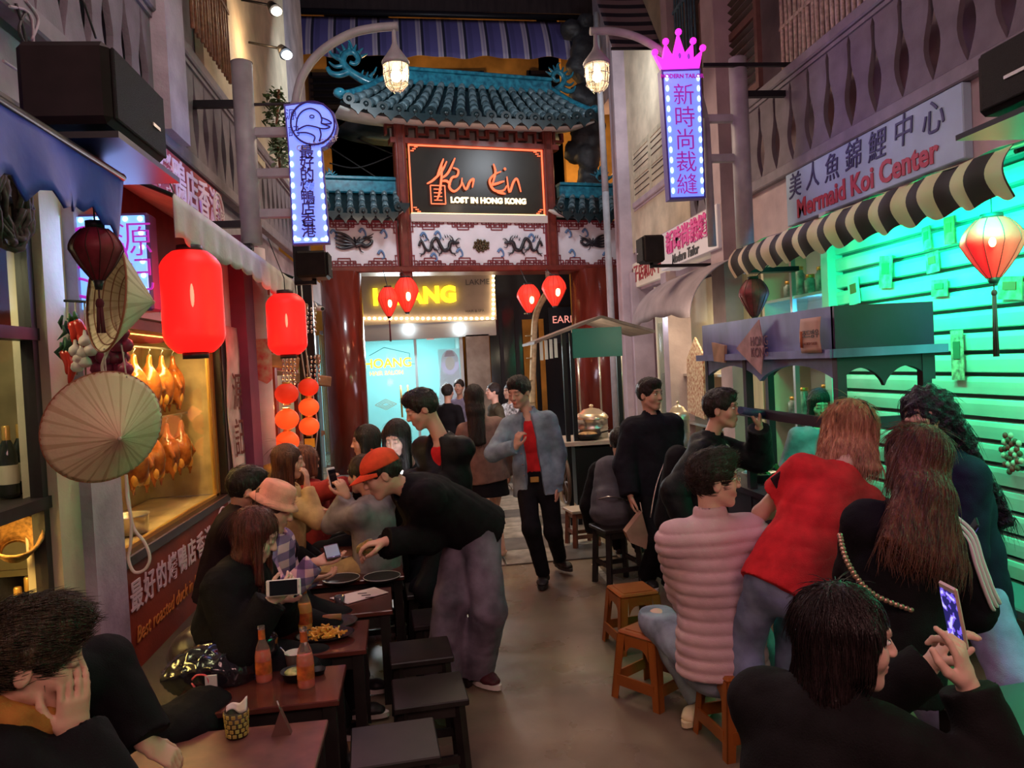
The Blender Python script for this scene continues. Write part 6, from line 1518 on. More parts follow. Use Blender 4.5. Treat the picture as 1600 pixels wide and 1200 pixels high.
# cables and potted vine, spot lamps
t = thing('cable_bundle', 'tangle of black and pale cables on the wall at the upper left', 'cable', (XL + .05, 2.7, 3))
for k, pts in enumerate((((25, 5), (40, 60), (45, 110), (60, 190)), ((15, 10), (50, 30), (52, 140), (72, 215)), ((40, 20), (30, 50), (55, 100), (48, 150)), ((5, 95), (50, 125), (110, 165), (160, 235)), ((130, 0), (150, 60)), ((40, 0), (60, 30), (50, 62)))):
 mb = MB(); mb.tube(catmull([onx(x, y, XL + .07) for x, y in pts], 5), .006, 5); mb.build('cable', mat('cable_lilac', (.35, .30, .35), .6) if k % 2 else BLACKP, t)
def foliage(t, c, R_, n_, size, m, seed=1, name='leaves'):
 rr = random.Random(seed); mb = MB()
 for k in range(n_):
  while True:
   d = Vector((rr.uniform(-1, 1), rr.uniform(-1, 1), rr.uniform(-1, 1)))
   if d.length < 1: break
  p = Vector(c) + Vector((d.x * R_[0], d.y * R_[1], d.z * R_[2])); q = Euler((rr.uniform(-1, 1), rr.uniform(-1, 1), rr.uniform(0, 6))).to_matrix(); s_ = size * rr.uniform(.6, 1.2)
  mb.add([p + q @ Vector(v) * s_ for v in ((0, -1, 0), (.45, -.2, .12), (0, 0, 0), (-.45, -.2, .12), (.3, .5, .05), (0, 1, -.15), (-.3, .5, .05))], [(0, 1, 2), (0, 2, 3), (1, 4, 2), (2, 6, 3), (2, 4, 5), (2, 5, 6)])
 o = mb.build(name, m, t); o['kind'] = 'stuff'; return o
VINE = mat('vine_green', (.06, .11, .03), .6, noise=.5, nscale=10); VINEP = mat('vine_pale', (.30, .42, .28), .6, noise=.5, nscale=10)
c = ony(434, 190, 6.6); t = thing('hanging_vine', 'bushy green vine behind the left lamp ladder', 'plant', tuple(c)); foliage(t, c, (.12, .15, .30), 260, .035, VINE, 3); foliage(t, ony(438, 235, 6.6), (.09, .12, .22), 160, .032, VINEP, 4, 'pale_leaves')
mb = MB(); mb.tube([ony(436, 140, 6.6), ony(432, 200, 6.6), ony(438, 268, 6.6)], .012, 6); mb.build('stem', BAM, t)
for k, (px, py, Y_, lab) in enumerate(((431, 18, 7.4, 'lit spot lamp at the top left under the eave'), (447, 86, 7.4, 'small black spot lamp with a cool white beam left of the blue awning'), (963, 62, 9.0, 'cool white spot lamp on the rock column, upper one'), (966, 137, 9.0, 'cool white spot lamp on the rock column, lower one'))):
 c = ony(px, py, Y_ if k < 2 else 11.6); t = thing('spot_lamp', lab, 'lamp', tuple(c)); mb = MB(); mb.cyl(c + Vector((-.05, .03, .08)), c + Vector((0, -.02, 0)), .035, .06, 14); mb.build('hood', BLACKM, t)
 mb = MB(); mb.ell(c + Vector((.012, -.03, -.012)), (.05, .035, .04), 12, 8); mb.build('bulb', mat('bulb_warm_spot', (1, .8, .6), .4, emit=(1.0, .8, .6), es=12) if k == 0 else mat('bulb_cool_spot', (.8, .9, 1), .4, emit=(.75, .9, 1.0), es=12), t)
 s_ = -1 if k < 2 else 1
 mb = MB(); mb.cyl(c + Vector((-.04, .03, .07)), c + Vector((s_ * .35, .1, .16)), .012, n=6); mb.build('arm', BLACKM, t)
lamp('spot_light', 'POINT', tuple(ony(415, 70, 7.3)), 9, (1.0, .62, .28), .08)
lamp('spot_light', 'POINT', tuple(ony(455, 96, 7.2)), 4, (.7, .85, 1.0), .06)
# ------------------------------------------------------------------ right row
def ry(px, py=500, x=XR): return onx(px, py, x).y
Yr = 6.3
lamp_post('right grey street lamp with a ladder post and a caged lamp on a bent arm', Yr, (92, 420), 1158, [(1102, 186), (1113, 385)], [(1104, 186), (1107, 248)], [(1102, 188), (1092, 150), (1070, 112), (1040, 85), (1000, 60), (960, 49), (922, 49)], (933, 118), .10, .25, 24)
# thin grey lamp pole behind, leaning
t = thing('thin_pole', 'thin grey pole standing behind the right lamp in front of the ochre wall', 'pole', (ony(945, 265, 11.2).x, 11.2, 0))
p = ony(931, 20, 11.2); q = ony(946, 300, 11.2); mb = MB(); mb.cyl((q.x, 11.2, 0), (q.x, 11.2, q.z), .05, n=10); mb.cyl((q.x, 11.2, q.z), (p.x, 11.2, p.z), .05, .04, n=10); mb.build('shaft', GREYPOLE, t)
# crown sign
t = thing('crown_sign', 'tall blue glowing sign topped by a magenta crown', 'sign', tuple(ony(1070, 310, Yr - .12)))
Yc = Yr - .12; cj = lambda x, y, d=0: ony(x, y, Yc - d)
mb = MB(); mb.prism([cj(*q) for q in ((1033, 108), (1095, 106), (1103, 309), (1046, 312))][::-1], (0, .10, 0)); mb.build('case', mat('sign_side', (.1, .08, .35), .5), t)
mb = MB(); mb.prism([cj(x, y, .008) for x, y in ((1037, 112), (1093, 110), (1100, 306), (1049, 308))][::-1], (0, .008, 0)); mb.build('lit_face', SIGNB, t)
mb = MB(); cr = [(1035, 108), (1023, 84), (1036, 92), (1040, 68), (1052, 88), (1060, 52), (1070, 82), (1083, 66), (1084, 90), (1098, 77), (1093, 106)]
CRW = mat('crown_magenta', (1, .1, .8), .5, emit=(1.0, .03, .72), es=1.25)
mb.prism([cj(x, y, .01) for x, y in cr][::-1], (0, .05, 0))
for x, y in ((1023, 82), (1040, 65), (1060, 50), (1083, 64), (1098, 75)): mb.ell(cj(x, y, -.015), (.028, .03, .028), 12, 8)
cw = mb.build('crown', CRW, t)
for x, y in ((1062, 87), (1076, 88)): mb = MB(); mb.ell(cj(x, y, .012), (.012, .006, .024), 10, 6); mb.build('crown_gem', mat('gem_purple', (.25, .05, .5), .4, emit=(.3, .05, .6), es=.6), cw)
PINKL = mat('letters_pink_purple', (.45, .05, .40), .5, emit=(.40, .02, .40), es=.45)
text('MODERN TAILOR', frame3(cj(1066, 119, .014), (1, 0, 0), UP), .046, PINKL, t, offset=.001)
for k, ch in enumerate('新時尚裁縫'): text(ch, frame3(cj(1068.5 + k * 1.3, 150 + k * 35, .014), (1, 0, 0), UP), .185, PINKL, t, offset=-.001)
mb = MB()
for k in range(12):
 for x_ in (1042 + k * .9, 1091 + k * .6): mb.ell(cj(x_, 122 + k * 16, .012), (.014, .005, .026), 8, 5)
mb.build('led_dots', LEDB, t)['kind'] = 'stuff'
mb = MB(); a = cj(1098, 102, -.06); mb.bar(a, (XR, a.y, a.z), .03, .03); mb.build('arm', BLACKM, t)
lamp('sign_light', 'AREA', (cj(1070, 210, .12).x, Yc - .12, cj(1070, 210).z), 5, (.38, .32, 1.0), .5, (cj(1070, 210).x, 0, 2.0)); lamp('sign_light', 'POINT', tuple(cj(1060, 75, .3)), 1.6, (1, .15, .8), .1)
# flat signs on the right fascia
def fascia_sign(label, x0, x1, zA, zB, m, dx=.06):
 ya = ry(x0); yb = ry(x1); t = thing('shop_sign', label, 'sign', (XR - dx, (ya + yb) / 2, zA)); mb = MB(); mb.box((XR - dx / 2, (ya + yb) / 2, (zA + zB) / 2), (dx, abs(ya - yb), zB - zA), 0, None, .006); mb.build('panel', m, t); return t, (ya + yb) / 2, abs(ya - yb), XR - dx - .004
zM0, zM1 = 2.80, 3.235
PALEB = mat('sign_pale_blue', (.36, .50, .66), .55, noise=.2, nscale=2)
t, yc, wy, xs = fascia_sign('pale blue sign for a koi shop with brush characters over red words', 1247, 1531, zM0, zM1, PALEB)
for k, ch in enumerate('美人魚錦鯉中心'): text(ch, frame3((xs, yc + wy / 2 - .16 - k * (wy - .42) / 6, zM0 + .30 + (.01 if k % 2 else 0)), RX, UP), .22, mat('ink_navy', (.04, .04, .14), .6), t, extrude=.003, shear=.12)
text('Mermaid Koi Center', frame3((xs, yc + .02, zM0 + .105), RX, UP), .205, mat('letters_brick_red', (.45, .05, .08), .6), t, extrude=.003, offset=.006, space=1.02)
t, yc, wy, xs = fascia_sign('white tailor sign with pink characters over black letters', 1066, 1163, 2.80, 3.24, mat('sign_white_glow', (.70, .66, .70), .5, emit=(.5, .45, .5), es=.12), dx=.24)
text('新時尚裁縫', frame3((xs, yc, 3.07), RX, UP), .27, mat('letters_hot_pink', (.80, .10, .40), .5), t, extrude=.01, offset=.006); text('Modern Tailor', frame3((xs, yc + .05, 2.875), RX, UP), .15, mat('ink_black', (.02, .02, .02), .5), t, shear=.2, offset=.003)
t, yc, wy, xs = fascia_sign('cream dumpling shop sign with dark red characters beyond the small loudspeaker', 987, 1051, 2.78, 3.14, mat('sign_cream_glow', (.66, .60, .50), .5, emit=(.6, .5, .35), es=.15))
text('餃子店和水平', frame3((xs, yc, 2.96), RX, UP), .27, mat('letters_dark_red', (.35, .02, .03), .5), t, offset=.004)
# loudspeakers
a = ony(1005, 367, 7.6); b = ony(1040, 408, 7.6); speaker('small black loudspeaker on a bracket below the crown sign', (a.x, 7.6, b.z), (b.x, 7.85, a.z), -1, False)
a = ony(1522, 88, 2.62); b = ony(1522, 186, 2.62); speaker('large black loudspeaker at the upper right edge of the picture', (a.x, 1.75, b.z), (a.x + .28, 2.62, a.z), -1)

# green-lit roller shutter, its jamb and the glass display beside it
yS = ry(1306, 500); t = thing('roller_shutter', 'roller shutter of horizontal slats flooded with green light', 'shutter', (XR, 3.4, 0))
SHUT = mat('shutter_grey_green', (.50, .66, .60), .45, metal=.1, noise=.12, nscale=3)
s0 = None; pitch = .128
for i in range(19):
 z = .28 + i * pitch
 if s0 is None:
  mb = MB(); y0_, y1_ = 1.2, yS - .05
  prof = [(XR + .02, 0), (XR - .010, .006), (XR - .014, .045), (XR - .016, .075), (XR - .012, .100), (XR + .012, .106), (XR + .03, .108), (XR + .03, 0)]
  mb.prism([(x, y0_, zz) for x, zz in prof], (0, y1_ - y0_, 0)); s0 = mb.build('slat', SHUT, t); o = s0
 else: o = s0.copy(); COL.objects.link(o)
 o.location.z += z if i else 0
s0.location.z += .28
mb = MB(); mb.box((XR + .06, (1.2 + yS) / 2, 1.5), (.03, yS - 1.2, 2.6)); mb.build('backing', mat('backing_dark', (.10, .16, .17), .6), t)
mb = MB(); mb.box((XR - .01, yS, 1.4), (.14, .10, 2.8)); mb.build('jamb', mat('jamb_pale', (.55, .6, .58), .5), t)
structure('trim_12', MB().box((XR - .0, 3.4, .13), (.3, 4.6, .26)), PLASTER)
# cards, stickers hung on the shutter
CARDG = mat('card_patterned', (.50, .55, .30), .6, noise=.8, nscale=22, color2=(.15, .25, .10)); CARDR = mat('card_orange', (.62, .28, .08), .6, noise=.5, nscale=20)
for k, (x, y, w_, h_, mm, lab) in enumerate(((1448, 372, 15, 36, CARDG, 'narrow green card hanging under the striped awning'), (1483, 360, 18, 42, CARDR, 'orange paper tag hanging right of the narrow green card'), (1384, 425, 26, 50, CARDG, 'flower sticker high on the green shutter left part'), (1457, 410, 24, 32, CARDG, 'small dark sketch sticker under the narrow green card'), (1468, 450, 30, 26, CARDG, 'torn sticker with fine lines in the middle of the shutter'), (1334, 455, 24, 42, mat('notice_pale', (.5, .6, .55), .6), 'pale notice taped near the shutter jamb'), (1496, 555, 22, 78, mat('scroll_flowers', (.62, .62, .40), .6, noise=.8, nscale=26, color2=(.2, .12, .1)), 'tall narrow flower scroll on the shutter right of the cart'), (1578, 450, 40, 36, CARDG, 'pale sticker behind the big red lantern'))):
 c = onx(x, y, XR - .035); ks = (CRI @ (c - Vector((0, 0, CAMZ)))).z * -1 / FPX; W_ = w_ * ks * 1.25; H_ = h_ * ks
 t = thing('shutter_card', lab, 'card', tuple(c)); rot = Matrix.Translation(c) @ Matrix.Rotation((k * 7 % 5 - 2) * .05, 4, 'X'); mb = MB(); mb.box((0, 0, 0), (.006, W_, H_), 0, rot); mb.build('card_sheet', mm, t)
 mb = MB(); mb.box((-.005, 0, H_ * .1), (.004, W_ * .55, H_ * .35), 0, rot); mb.build('card_print', mat('print_dark_green', (.06, .14, .08), .6) if k % 2 == 0 else mat('print_rust', (.35, .10, .04), .6), t)
c = onx(1582, 708, XR - .05); t = thing('floral_ornament', 'dark red diamond-shaped flower ornament on the right of the shutter', 'ornament', tuple(c)); mb = MB(); rr = random.Random(3)
for k in range(26): a = k * 2.4; r_ = .017 * math.sqrt(k); p = c + Vector((-.01, r_ * math.cos(a) * .9, r_ * math.sin(a) * 1.3)); mb.ell(p, (.012, .018, .018), 7, 5, k % 3)
mb.build('petals', [mat('petal_dark_red', (.25, .03, .03), .6), mat('petal_cream', (.5, .42, .35), .6), mat('petal_brown', (.10, .05, .03), .6)], t)

# glass display (aquarium shop) left of the shutter
yD0, yD1 = yS + .1, ry(1195, 500); GSH = mat('shelf_glass', (.4, .6, .6), .15, metal=.3); t = thing('display_case', 'green and blue lit glass display case beside the shutter', 'cabinet', (XR + .2, yD0, 0))
mb = MB(); mb.box((XR + .42, (yD0 + yD1) / 2, 1.4), (.04, yD1 - yD0, 2.7)); mb.build('back_panel', mat('case_white', (.6, .66, .66), .5), t)
for z in (.6, 1.15, 1.68, 2.2): mb = MB(); mb.box((XR + .2, (yD0 + yD1) / 2, z), (.42, yD1 - yD0, .025)); mb.build('shelf', GSH, t)
for y in (yD0 + .02, (yD0 + yD1) / 2, yD1 - .02): mb = MB(); mb.box((XR, y, 1.35), (.04, .04, 2.7)); mb.build('post', mat('frame_alu', (.5, .5, .5), .35, metal=.8), t)
rr = random.Random(8); jm = mat('goods_jar', (.30, .40, .35), .3, noise=.6, nscale=15)
for z in (1.16, 1.69, 2.21):
 for k in range(5):
  y = yD0 + .12 + k * (yD1 - yD0 - .2) / 5; j = thing('display_jar', '%s jar from the near end on the %s shelf of the green lit case' % (ORD[k], {1.16: 'lowest', 1.69: 'middle', 2.21: 'top'}[z]), 'jar', (XR + .12, y, z), 'jars in the display case'); h_ = rr.uniform(.12, .26); mb = MB(); mb.lathe([(.001, 0), (.05, .0), (.052, h_ * .8), (.035, h_ * .9), (.035, h_)], 12, Matrix.Translation((XR + .12, y, z + .005))); mb.build('jar_body', jm, j); mb = MB(); mb.cyl((XR + .12, y, z + h_), (XR + .12, y, z + h_ + .03), .038, n=12); mb.build('lid', BRASS, j)
lamp('case_light', 'POINT', (XR + .05, yD0 + .25, 2.05), 7, (.1, .6, 1.0), .05)

# striped awning over the shutter (thin cloth: light shines through it)
AWM = stripes_mat('awning_black_cream', [(0, (.64, .50, .36)), (.47, (.035, .025, .03)), (.97, (.64, .50, .36))], 1 / .232, 'Y')
nt = AWM.node_tree; trl = nt.nodes.new('ShaderNodeBsdfTranslucent'); mxs = nt.nodes.new('ShaderNodeMixShader'); mxs.inputs[0].default_value = .08; rmp = [n for n in nt.nodes if n.type == 'VALTORGB'][0]
nt.links.new(rmp.outputs[0], trl.inputs[0]); nt.links.new(nt.nodes['Principled BSDF'].outputs[0], mxs.inputs[1]); nt.links.new(trl.outputs[0], mxs.inputs[2]); nt.links.new(mxs.outputs[0], nt.nodes['Material Output'].inputs[0])
xa = 2.62; e0 = onx(1150, 430, xa); e1 = onx(1583, 322, xa); top0 = onx(1155, 398, xa + .02)
t = thing('striped_awning', 'long black and cream striped awning with a rolled front over the green shutter', 'awning', (xa, e1.y, e1.z)); mb = MB()
ya, yb = e1.y - .02, e0.y; zb_ = 2.385
def awn(u, v):
 y = ya + (yb - ya) * u; a = v * 3.2; bulge = .055 * math.sin(a) ; zz = zb_ + .20 * v + .012 * math.sin(y * 27) * (1 - v); sc_ = -.035 * abs(math.sin(y * 13.54)) * (1 - v) ** 3
 return (xa - bulge + .01 * math.sin(y * 20), y, zz + sc_ + .02)
mb.sheet(awn, 150, 10); mb.sheet(lambda u, v: (xa + (XR - xa) * v, ya + (yb - ya) * u, zb_ + .22 + .16 * v + .01 * math.sin(u * 40) * (1 - v)), 60, 5); mb.build('canopy', AWM, t)
for y in (ya + .02, (ya + yb) / 2, yb - .02): mb = MB(); mb.cyl((XR, y, zb_ + .34), (xa + .02, y, zb_ + .19), .012, n=6); mb.build('arm', BLACKM, t)
for k, y in enumerate((ya + 1.1, ya + 1.45, yb - .35)):
 c = Vector((xa + .10, y, zb_ + .10)); f = thing('green_flood_lamp', ('green flood lamp under the striped awning above the hanging cards', 'green flood lamp under the middle of the striped awning', 'green flood lamp at the far end of the striped awning')[k], 'lamp', tuple(c)); mb = MB(); mb.box(c, (.06, .16, .09), 0, None, .01); mb.build('housing', BLACKM, f)
 mb = MB(); mb.box(c + Vector((.033, 0, 0)), (.008, .14, .07)); mb.build('lens', mat('green_lens', (.1, 1, .4), .3, emit=(.05, 1.0, .35), es=5), f); mb = MB(); mb.cyl(c, c + Vector((0, 0, .13)), .008, n=6); mb.build('bracket', BLACKM, f)
 lamp('green_back_light', 'POINT', tuple(c + Vector((-.045, .0, .0))), .5, (.05, 1.0, .15), .02)

# lanterns on the right
c = ony(1551, 388, 3.55); ks = (CRI @ (c - Vector((0, 0, CAMZ)))).z * -1 / FPX
t = silk_lantern('big lit red silk lantern with a long black tassel in front of the green shutter', c, 45 * ks, 92 * ks, mat('silk_red_big', (.8, .04, .04), .5, emit=(1.0, .025, .03), es=.62), mat('rib_black_red', (.08, .005, .01), .5), 98 * ks, n=10)
mb = MB(); mb.cyl(c + Vector((0, 0, 46 * ks)), c + Vector((0, 0, 80 * ks)), .003, n=5); mb.build('cord', BLACKP, t); tc_ = (Vector((0, 0, CAMZ)) - c).normalized(); mb = MB(); mb.ell(c + tc_ * 43 * ks + Vector((0, 0, .03)), (.016, .016, .024), 10, 8); mb.build('bulb', HOT, t)
lamp('lantern_light', 'POINT', tuple(c + tc_ * (45 * ks + .08)), 1.2, (1, .1, .08), .08)
c = ony(1178, 466, 6.1); ks = (CRI @ (c - Vector((0, 0, CAMZ)))).z * -1 / FPX
silk_lantern('unlit dark red silk lantern hanging over the far end of the blue cart', c, 23 * ks, 58 * ks, mat('silk_dark_red', (.20, .015, .03), .55), mat('rib_dark', (.05, .01, .01), .6), 0, n=12)
mb = MB(); mb.cyl(c + Vector((0, 0, 29 * ks)), Vector((c.x + .3, c.y - .1, 2.62)), .004, n=5); mb.build('cord', BLACKP, bpy.data.objects[[o.name for o in SC.objects if o.name.startswith('silk_lantern')][-1]])

# grey scalloped canopy and the lit food shop below it
cg = ry(1030, 450); cn = ry(1150, 450); GCN = mat('canopy_grey', (.30, .25, .29), .75, noise=.2, nscale=5)
t = thing('grey_canopy', 'rounded grey scalloped canopy below the white tailor sign', 'awning', (XR - .5, cn, 2.3)); mb = MB()
y0_, y1_ = ry(1148, 450, XR - .25), ry(1040, 450, XR - .25); zt_ = onx(1100, 422, XR - .1).z; zbv = onx(1100, 478, XR - .7).z
def dome(u, v):
 y = y0_ + (y1_ - y0_) * u; r_ = math.sin(PI * min(1, .12 + u * .80)) ** .5
 return (XR - .08 - .62 * math.sin(v * PI / 2), y + .0, zt_ * 1 - (zt_ - zbv) * (1 - math.cos(v * PI / 2)) - (1 - r_) * .20 * v - (.025 * abs(math.sin(u * 12)) if v > .92 else 0))
mb.sheet(dome, 48, 12); mb.build('cloth', GCN, t, thick=.008)
t = thing('food_shop', 'cream lit dumpling shop interior behind the two men in black', 'shop', (XR + .2, (cg + cn) / 2, 0)); yk0, yk1 = ry(1200, 560), ry(1030, 560)
mb = MB(); mb.box((XR + .40, (yk0 + yk1) / 2, 1.35), (.05, yk1 - yk0, 2.7)); mb.box((XR + .2, yk1, 1.35), (.45, .05, 2.7)); mb.box((XR + .2, yk0, 1.35), (.45, .05, 2.7)); mb.build('lining', mat('shop_cream', (.72, .66, .48), .6, noise=.15, nscale=3), t)
for z in (.9, 1.5): mb = MB(); mb.box((XR + .22, (yk0 + yk1) / 2, z), (.36, yk1 - yk0, .03)); mb.build('shelf', STEEL, t)
mb = MB(); mb.box((XR, yk1 - .35, 1.4), (.02, .7, 1.6)); mb.build('glass_door', mat('glass_door', (.75, .85, .85), .06, trans=.9, ior=1.2), t)
mb = MB(); mb.box((XR - .0, yk0 + .35, 1.5), (.03, .5, 2.2)); mb.build('bamboo_mat', mat('mat_cream', (.66, .58, .38), .7, noise=.4, nscale=8, stretch=(1, 8, .1)), t)
mb = MB(); mb.prism([(XR - .06, ry(1080, 600), 1.05), (XR - .06, ry(1106, 600), 1.0), (XR - .06, ry(1108, 600), 1.75), (XR - .06, ry(1096, 600), 1.95), (XR - .06, ry(1082, 600), 1.7)], (.02, 0, 0)); mb.build('flower_cloth', mat('cloth_floral', (.72, .62, .42), .7, noise=.7, nscale=30, color2=(.35, .10, .05)), t)
lamp('shop_light', 'AREA', (XR + .1, (yk0 + yk1) / 2, 2.45), 26, (1.0, .82, .50), .5, (XR + .2, (yk0 + yk1) / 2, 0), size_y=1.2); lamp('shop_light', 'POINT', tuple(onx(1026, 494, XR - .25)), 4, (.7, .85, 1.0), .04)
c = onx(1028, 492, XR - .25); b_ = thing('shop_bulb', 'small cool white bulb below the grey canopy corner', 'lamp', tuple(c)); mb = MB(); mb.ell(c, (.035, .035, .03), 10, 8); mb.build('bulb', mat('bulb_cool_spot', (.8, .9, 1), .4, emit=(.75, .9, 1.0), es=12), b_); mb = MB(); mb.cyl(c + Vector((0, 0, .02)), c + Vector((.1, 0, .25)), .006, n=6); mb.build('cord', BLACKP, b_)

# blue-black vendor cart: roof box, arched apron, posts, rail and counter
CARTB = mat('cart_blue_lit_wood', (.22, .24, .56), .45, noise=.5, nscale=3, stretch=(1, 1, .4), color2=(.06, .07, .16)); CARTD = mat('cart_dark_wood', (.030, .016, .035), .5, noise=.4, nscale=4)  # blue light on the cart side is painted into its wood colour
A = onx(1305, 478, 2.15); Bf = onx(1100, 506, 2.15); xk = 2.15; yn_, yf_ = A.y, Bf.y; ztop = A.z; zmid = onx(1305, 552, xk).z; zap = onx(1303, 600, xk).z; xo = xk + .52
t = thing('vendor_cart', 'tall dark blue wooden vendor cart with an arched apron roof', 'cart', ((xk + xo) / 2, (yn_ + yf_) / 2, 0))
mb = MB(); mb.box((xk, (yn_ + yf_) / 2, (ztop + zmid) / 2), (.035, yf_ - yn_, ztop - zmid)); mb.build('side_board', CARTB, t)
mb = MB(); mb.box((xo, (yn_ + yf_) / 2, (ztop + zmid) / 2), (.035, yf_ - yn_, ztop - zmid)); mb.box(((xk + xo) / 2, (yn_ + yf_) / 2, ztop - .01), (xo - xk, yf_ - yn_, .02)); mb.box(((xk + xo) / 2, yf_, (ztop + zmid) / 2), (xo - xk, .035, ztop - zmid)); mb.build('roof_box', CARTD, t)
mb = MB(); mb.box(((xk + xo) / 2, yn_, (ztop + zmid) / 2), (xo - xk + .035, .035, ztop - zmid)); mb.build('end_board', mat('cart_plum', (.040, .006, .050), .4, noise=.4, nscale=3), t)
mb = MB(); mb.box((xk - .03, (yn_ + yf_) / 2, zmid + .0), (.05, yf_ - yn_ + .12, .045)); mb.box(((xk + xo) / 2, yn_ - .03, zmid), (xo - xk + .14, .05, .045)); mb.build('ledge', CARTB, t)
def apron(P0, P1, zt0, zlow, m, waves, vec):
 P0 = Vector(P0); P1 = Vector(P1); top = []; bot = []; N = 40
 for i in range(N + 1):
  u = i / N; p = P0.lerp(P1, u); w_ = (math.cos(u * 2 * PI * waves) * .5 + .5); z = zlow + .11 * (1 - w_) if waves == 1 else zlow + .10 * abs(math.sin(u * PI * waves)) ** .7
  top.append((p.x, p.y, zt0)); bot.append((p.x, p.y, z))
 mb = MB(); v = Vector(vec)
 for i in range(N): mb.prism([bot[i], bot[i + 1], top[i + 1], top[i]], v)
 return mb.build('arched_apron', m, t)
apron((xk, yn_, 0), (xk, yf_, 0), zmid, zap, CARTB, 2, (.03, 0, 0)); apron((xk, yn_, 0), (xo, yn_, 0), zmid, zap - .02, CARTD, 2, (0, .03, 0)); apron((xo, yn_, 0), (xo, yf_, 0), zmid, zap, CARTD, 2, (.03, 0, 0))
for (x, y) in ((xk + .02, yn_ + .02), (xk + .02, yf_ - .02), (xo - .02, yn_ + .02), (xo - .02, yf_ - .02), (xk + .02, yn_ + .62 * (yf_ - yn_))): mb = MB(); mb.box((x, y, zmid / 2), (.05, .05, zmid)); mb.build('post', CARTD, t)
zr = onx(1250, 655, xk).z
mb = MB(); mb.box((xk, (yn_ + yf_) / 2, zr), (.03, yf_ - yn_, .06)); mb.box(((xk + xo) / 2, yn_, zr), (xo - xk, .03, .06)); mb.build('rail', CARTD, t)
mb = MB(); mb.box(((xk + xo) / 2, (yn_ + yf_) / 2, .80), (xo - xk + .06, yf_ - yn_, .04)); mb.build('counter', CARTD, t); mb = MB(); mb.box(((xk + xo) / 2, (yn_ + yf_) / 2, .50), (xo - xk, yf_ - yn_ - .1, .56)); mb.build('cupboard', CARTD, t)
PAPB = mat('paper_buff', (.48, .30, .24), .7, noise=.15, nscale=6)
c = onx(1277, 525, xk - .03); o_ = thing('menu_sheet', 'buff menu sheet with Korean-style printing taped to the cart corner', 'menu', tuple(c)); ks = .0034
mb = MB(); hh_ = .20; mb.sheet(lambda u, v: (xk - .065 - .01 * math.sin(v * 3), c.y - .11 + .22 * u, c.z + hh_ / 2 * 1 - hh_ * v + .01 * (v > .7) ), 4, 8); mb.build('sheet', PAPB, o_, thick=.003)
text('조드방우', frame3((xk - .080, c.y - .02, c.z + .01), RX, UP), .05, mat('ink_black', (.02, .02, .02), .5), o_, extrude=.001); text('THE BEST CHEESE', frame3((xk - .080, c.y - .01, c.z - .04), RX, UP), .020, mat('ink_brown', (.2, .06, .04), .6), o_, extrude=.001)
mb = MB(); mb.cyl((xk - .078, c.y + .085, c.z - .06), (xk - .078, c.y + .085, c.z + .03), .008, n=6); mb.build('red_mark', mat('print_rust', (.35, .10, .04), .6), o_)
c = onx(1190, 542, xk - .05); o_ = thing('diamond_sign', 'diamond-shaped paper sign reading HONG KONG on the cart side', 'sign', tuple(c)); mb = MB()
zT, zB = onx(1190, 500, xk).z, onx(1186, 584, xk).z; yL, yR = onx(1164, 545, xk).y, onx(1208, 540, xk).y
mb.prism([(xk - .062, c.y, zT), (xk - .062, yL, (zT + zB) / 2), (xk - .062, c.y, zB), (xk - .062, yR, (zT + zB) / 2)], (.006, 0, 0)); mb.build('board', mat('paper_pink_brown', (.42, .25, .27), .7, noise=.3, nscale=12), o_)
text('HONG', frame3((xk - .066, c.y, (zT + zB) / 2 + .035), RX, UP), .085, mat('ink_maroon', (.12, .03, .06), .6), o_, extrude=.001); text('KONG', frame3((xk - .066, c.y, (zT + zB) / 2 - .035), RX, UP), .085, mat('ink_maroon', (.12, .03, .06), .6), o_, extrude=.001)
c = onx(1124, 545, xk - .05); o_ = thing('wood_plaque', 'small flared wooden plaque at the far end of the cart side', 'plaque', tuple(c)); mb = MB(); mb.prism([(xk - .06, c.y + .12, c.z + .05), (xk - .06, c.y - .12, c.z + .02), (xk - .06, c.y - .10, c.z - .10), (xk - .06, c.y + .09, c.z - .09)], (.02, 0, 0)); mb.build('board', mat('wood_tan', (.40, .24, .16), .6, noise=.3, nscale=10), o_)
# greens and bowls on the cart counter
GRN = mat('salad_green', (.05, .22, .05), .5, noise=.5, nscale=16)
for k, y in enumerate((yn_ + .55, yn_ + 1.0, yn_ + 1.4)):
 c = Vector((xk + .17, y, .82)); o_ = thing('greens_bowl', ('bowl of green herbs on the cart counter nearest the blonde woman', 'bowl of green herbs in the middle of the cart counter', 'bowl of green herbs at the far end of the cart counter')[k], 'bowl', tuple(c)); mb = MB(); mb.lathe([(.001, 0), (.06, 0), (.12, .07), (.125, .07), (.11, .06), (.05, .01)], 18, Matrix.Translation(c)); mb.build('bowl_shell', STEEL, o_); foliage(o_, c + Vector((0, 0, .10)), (.11, .11, .08), 60, .04, GRN, k)

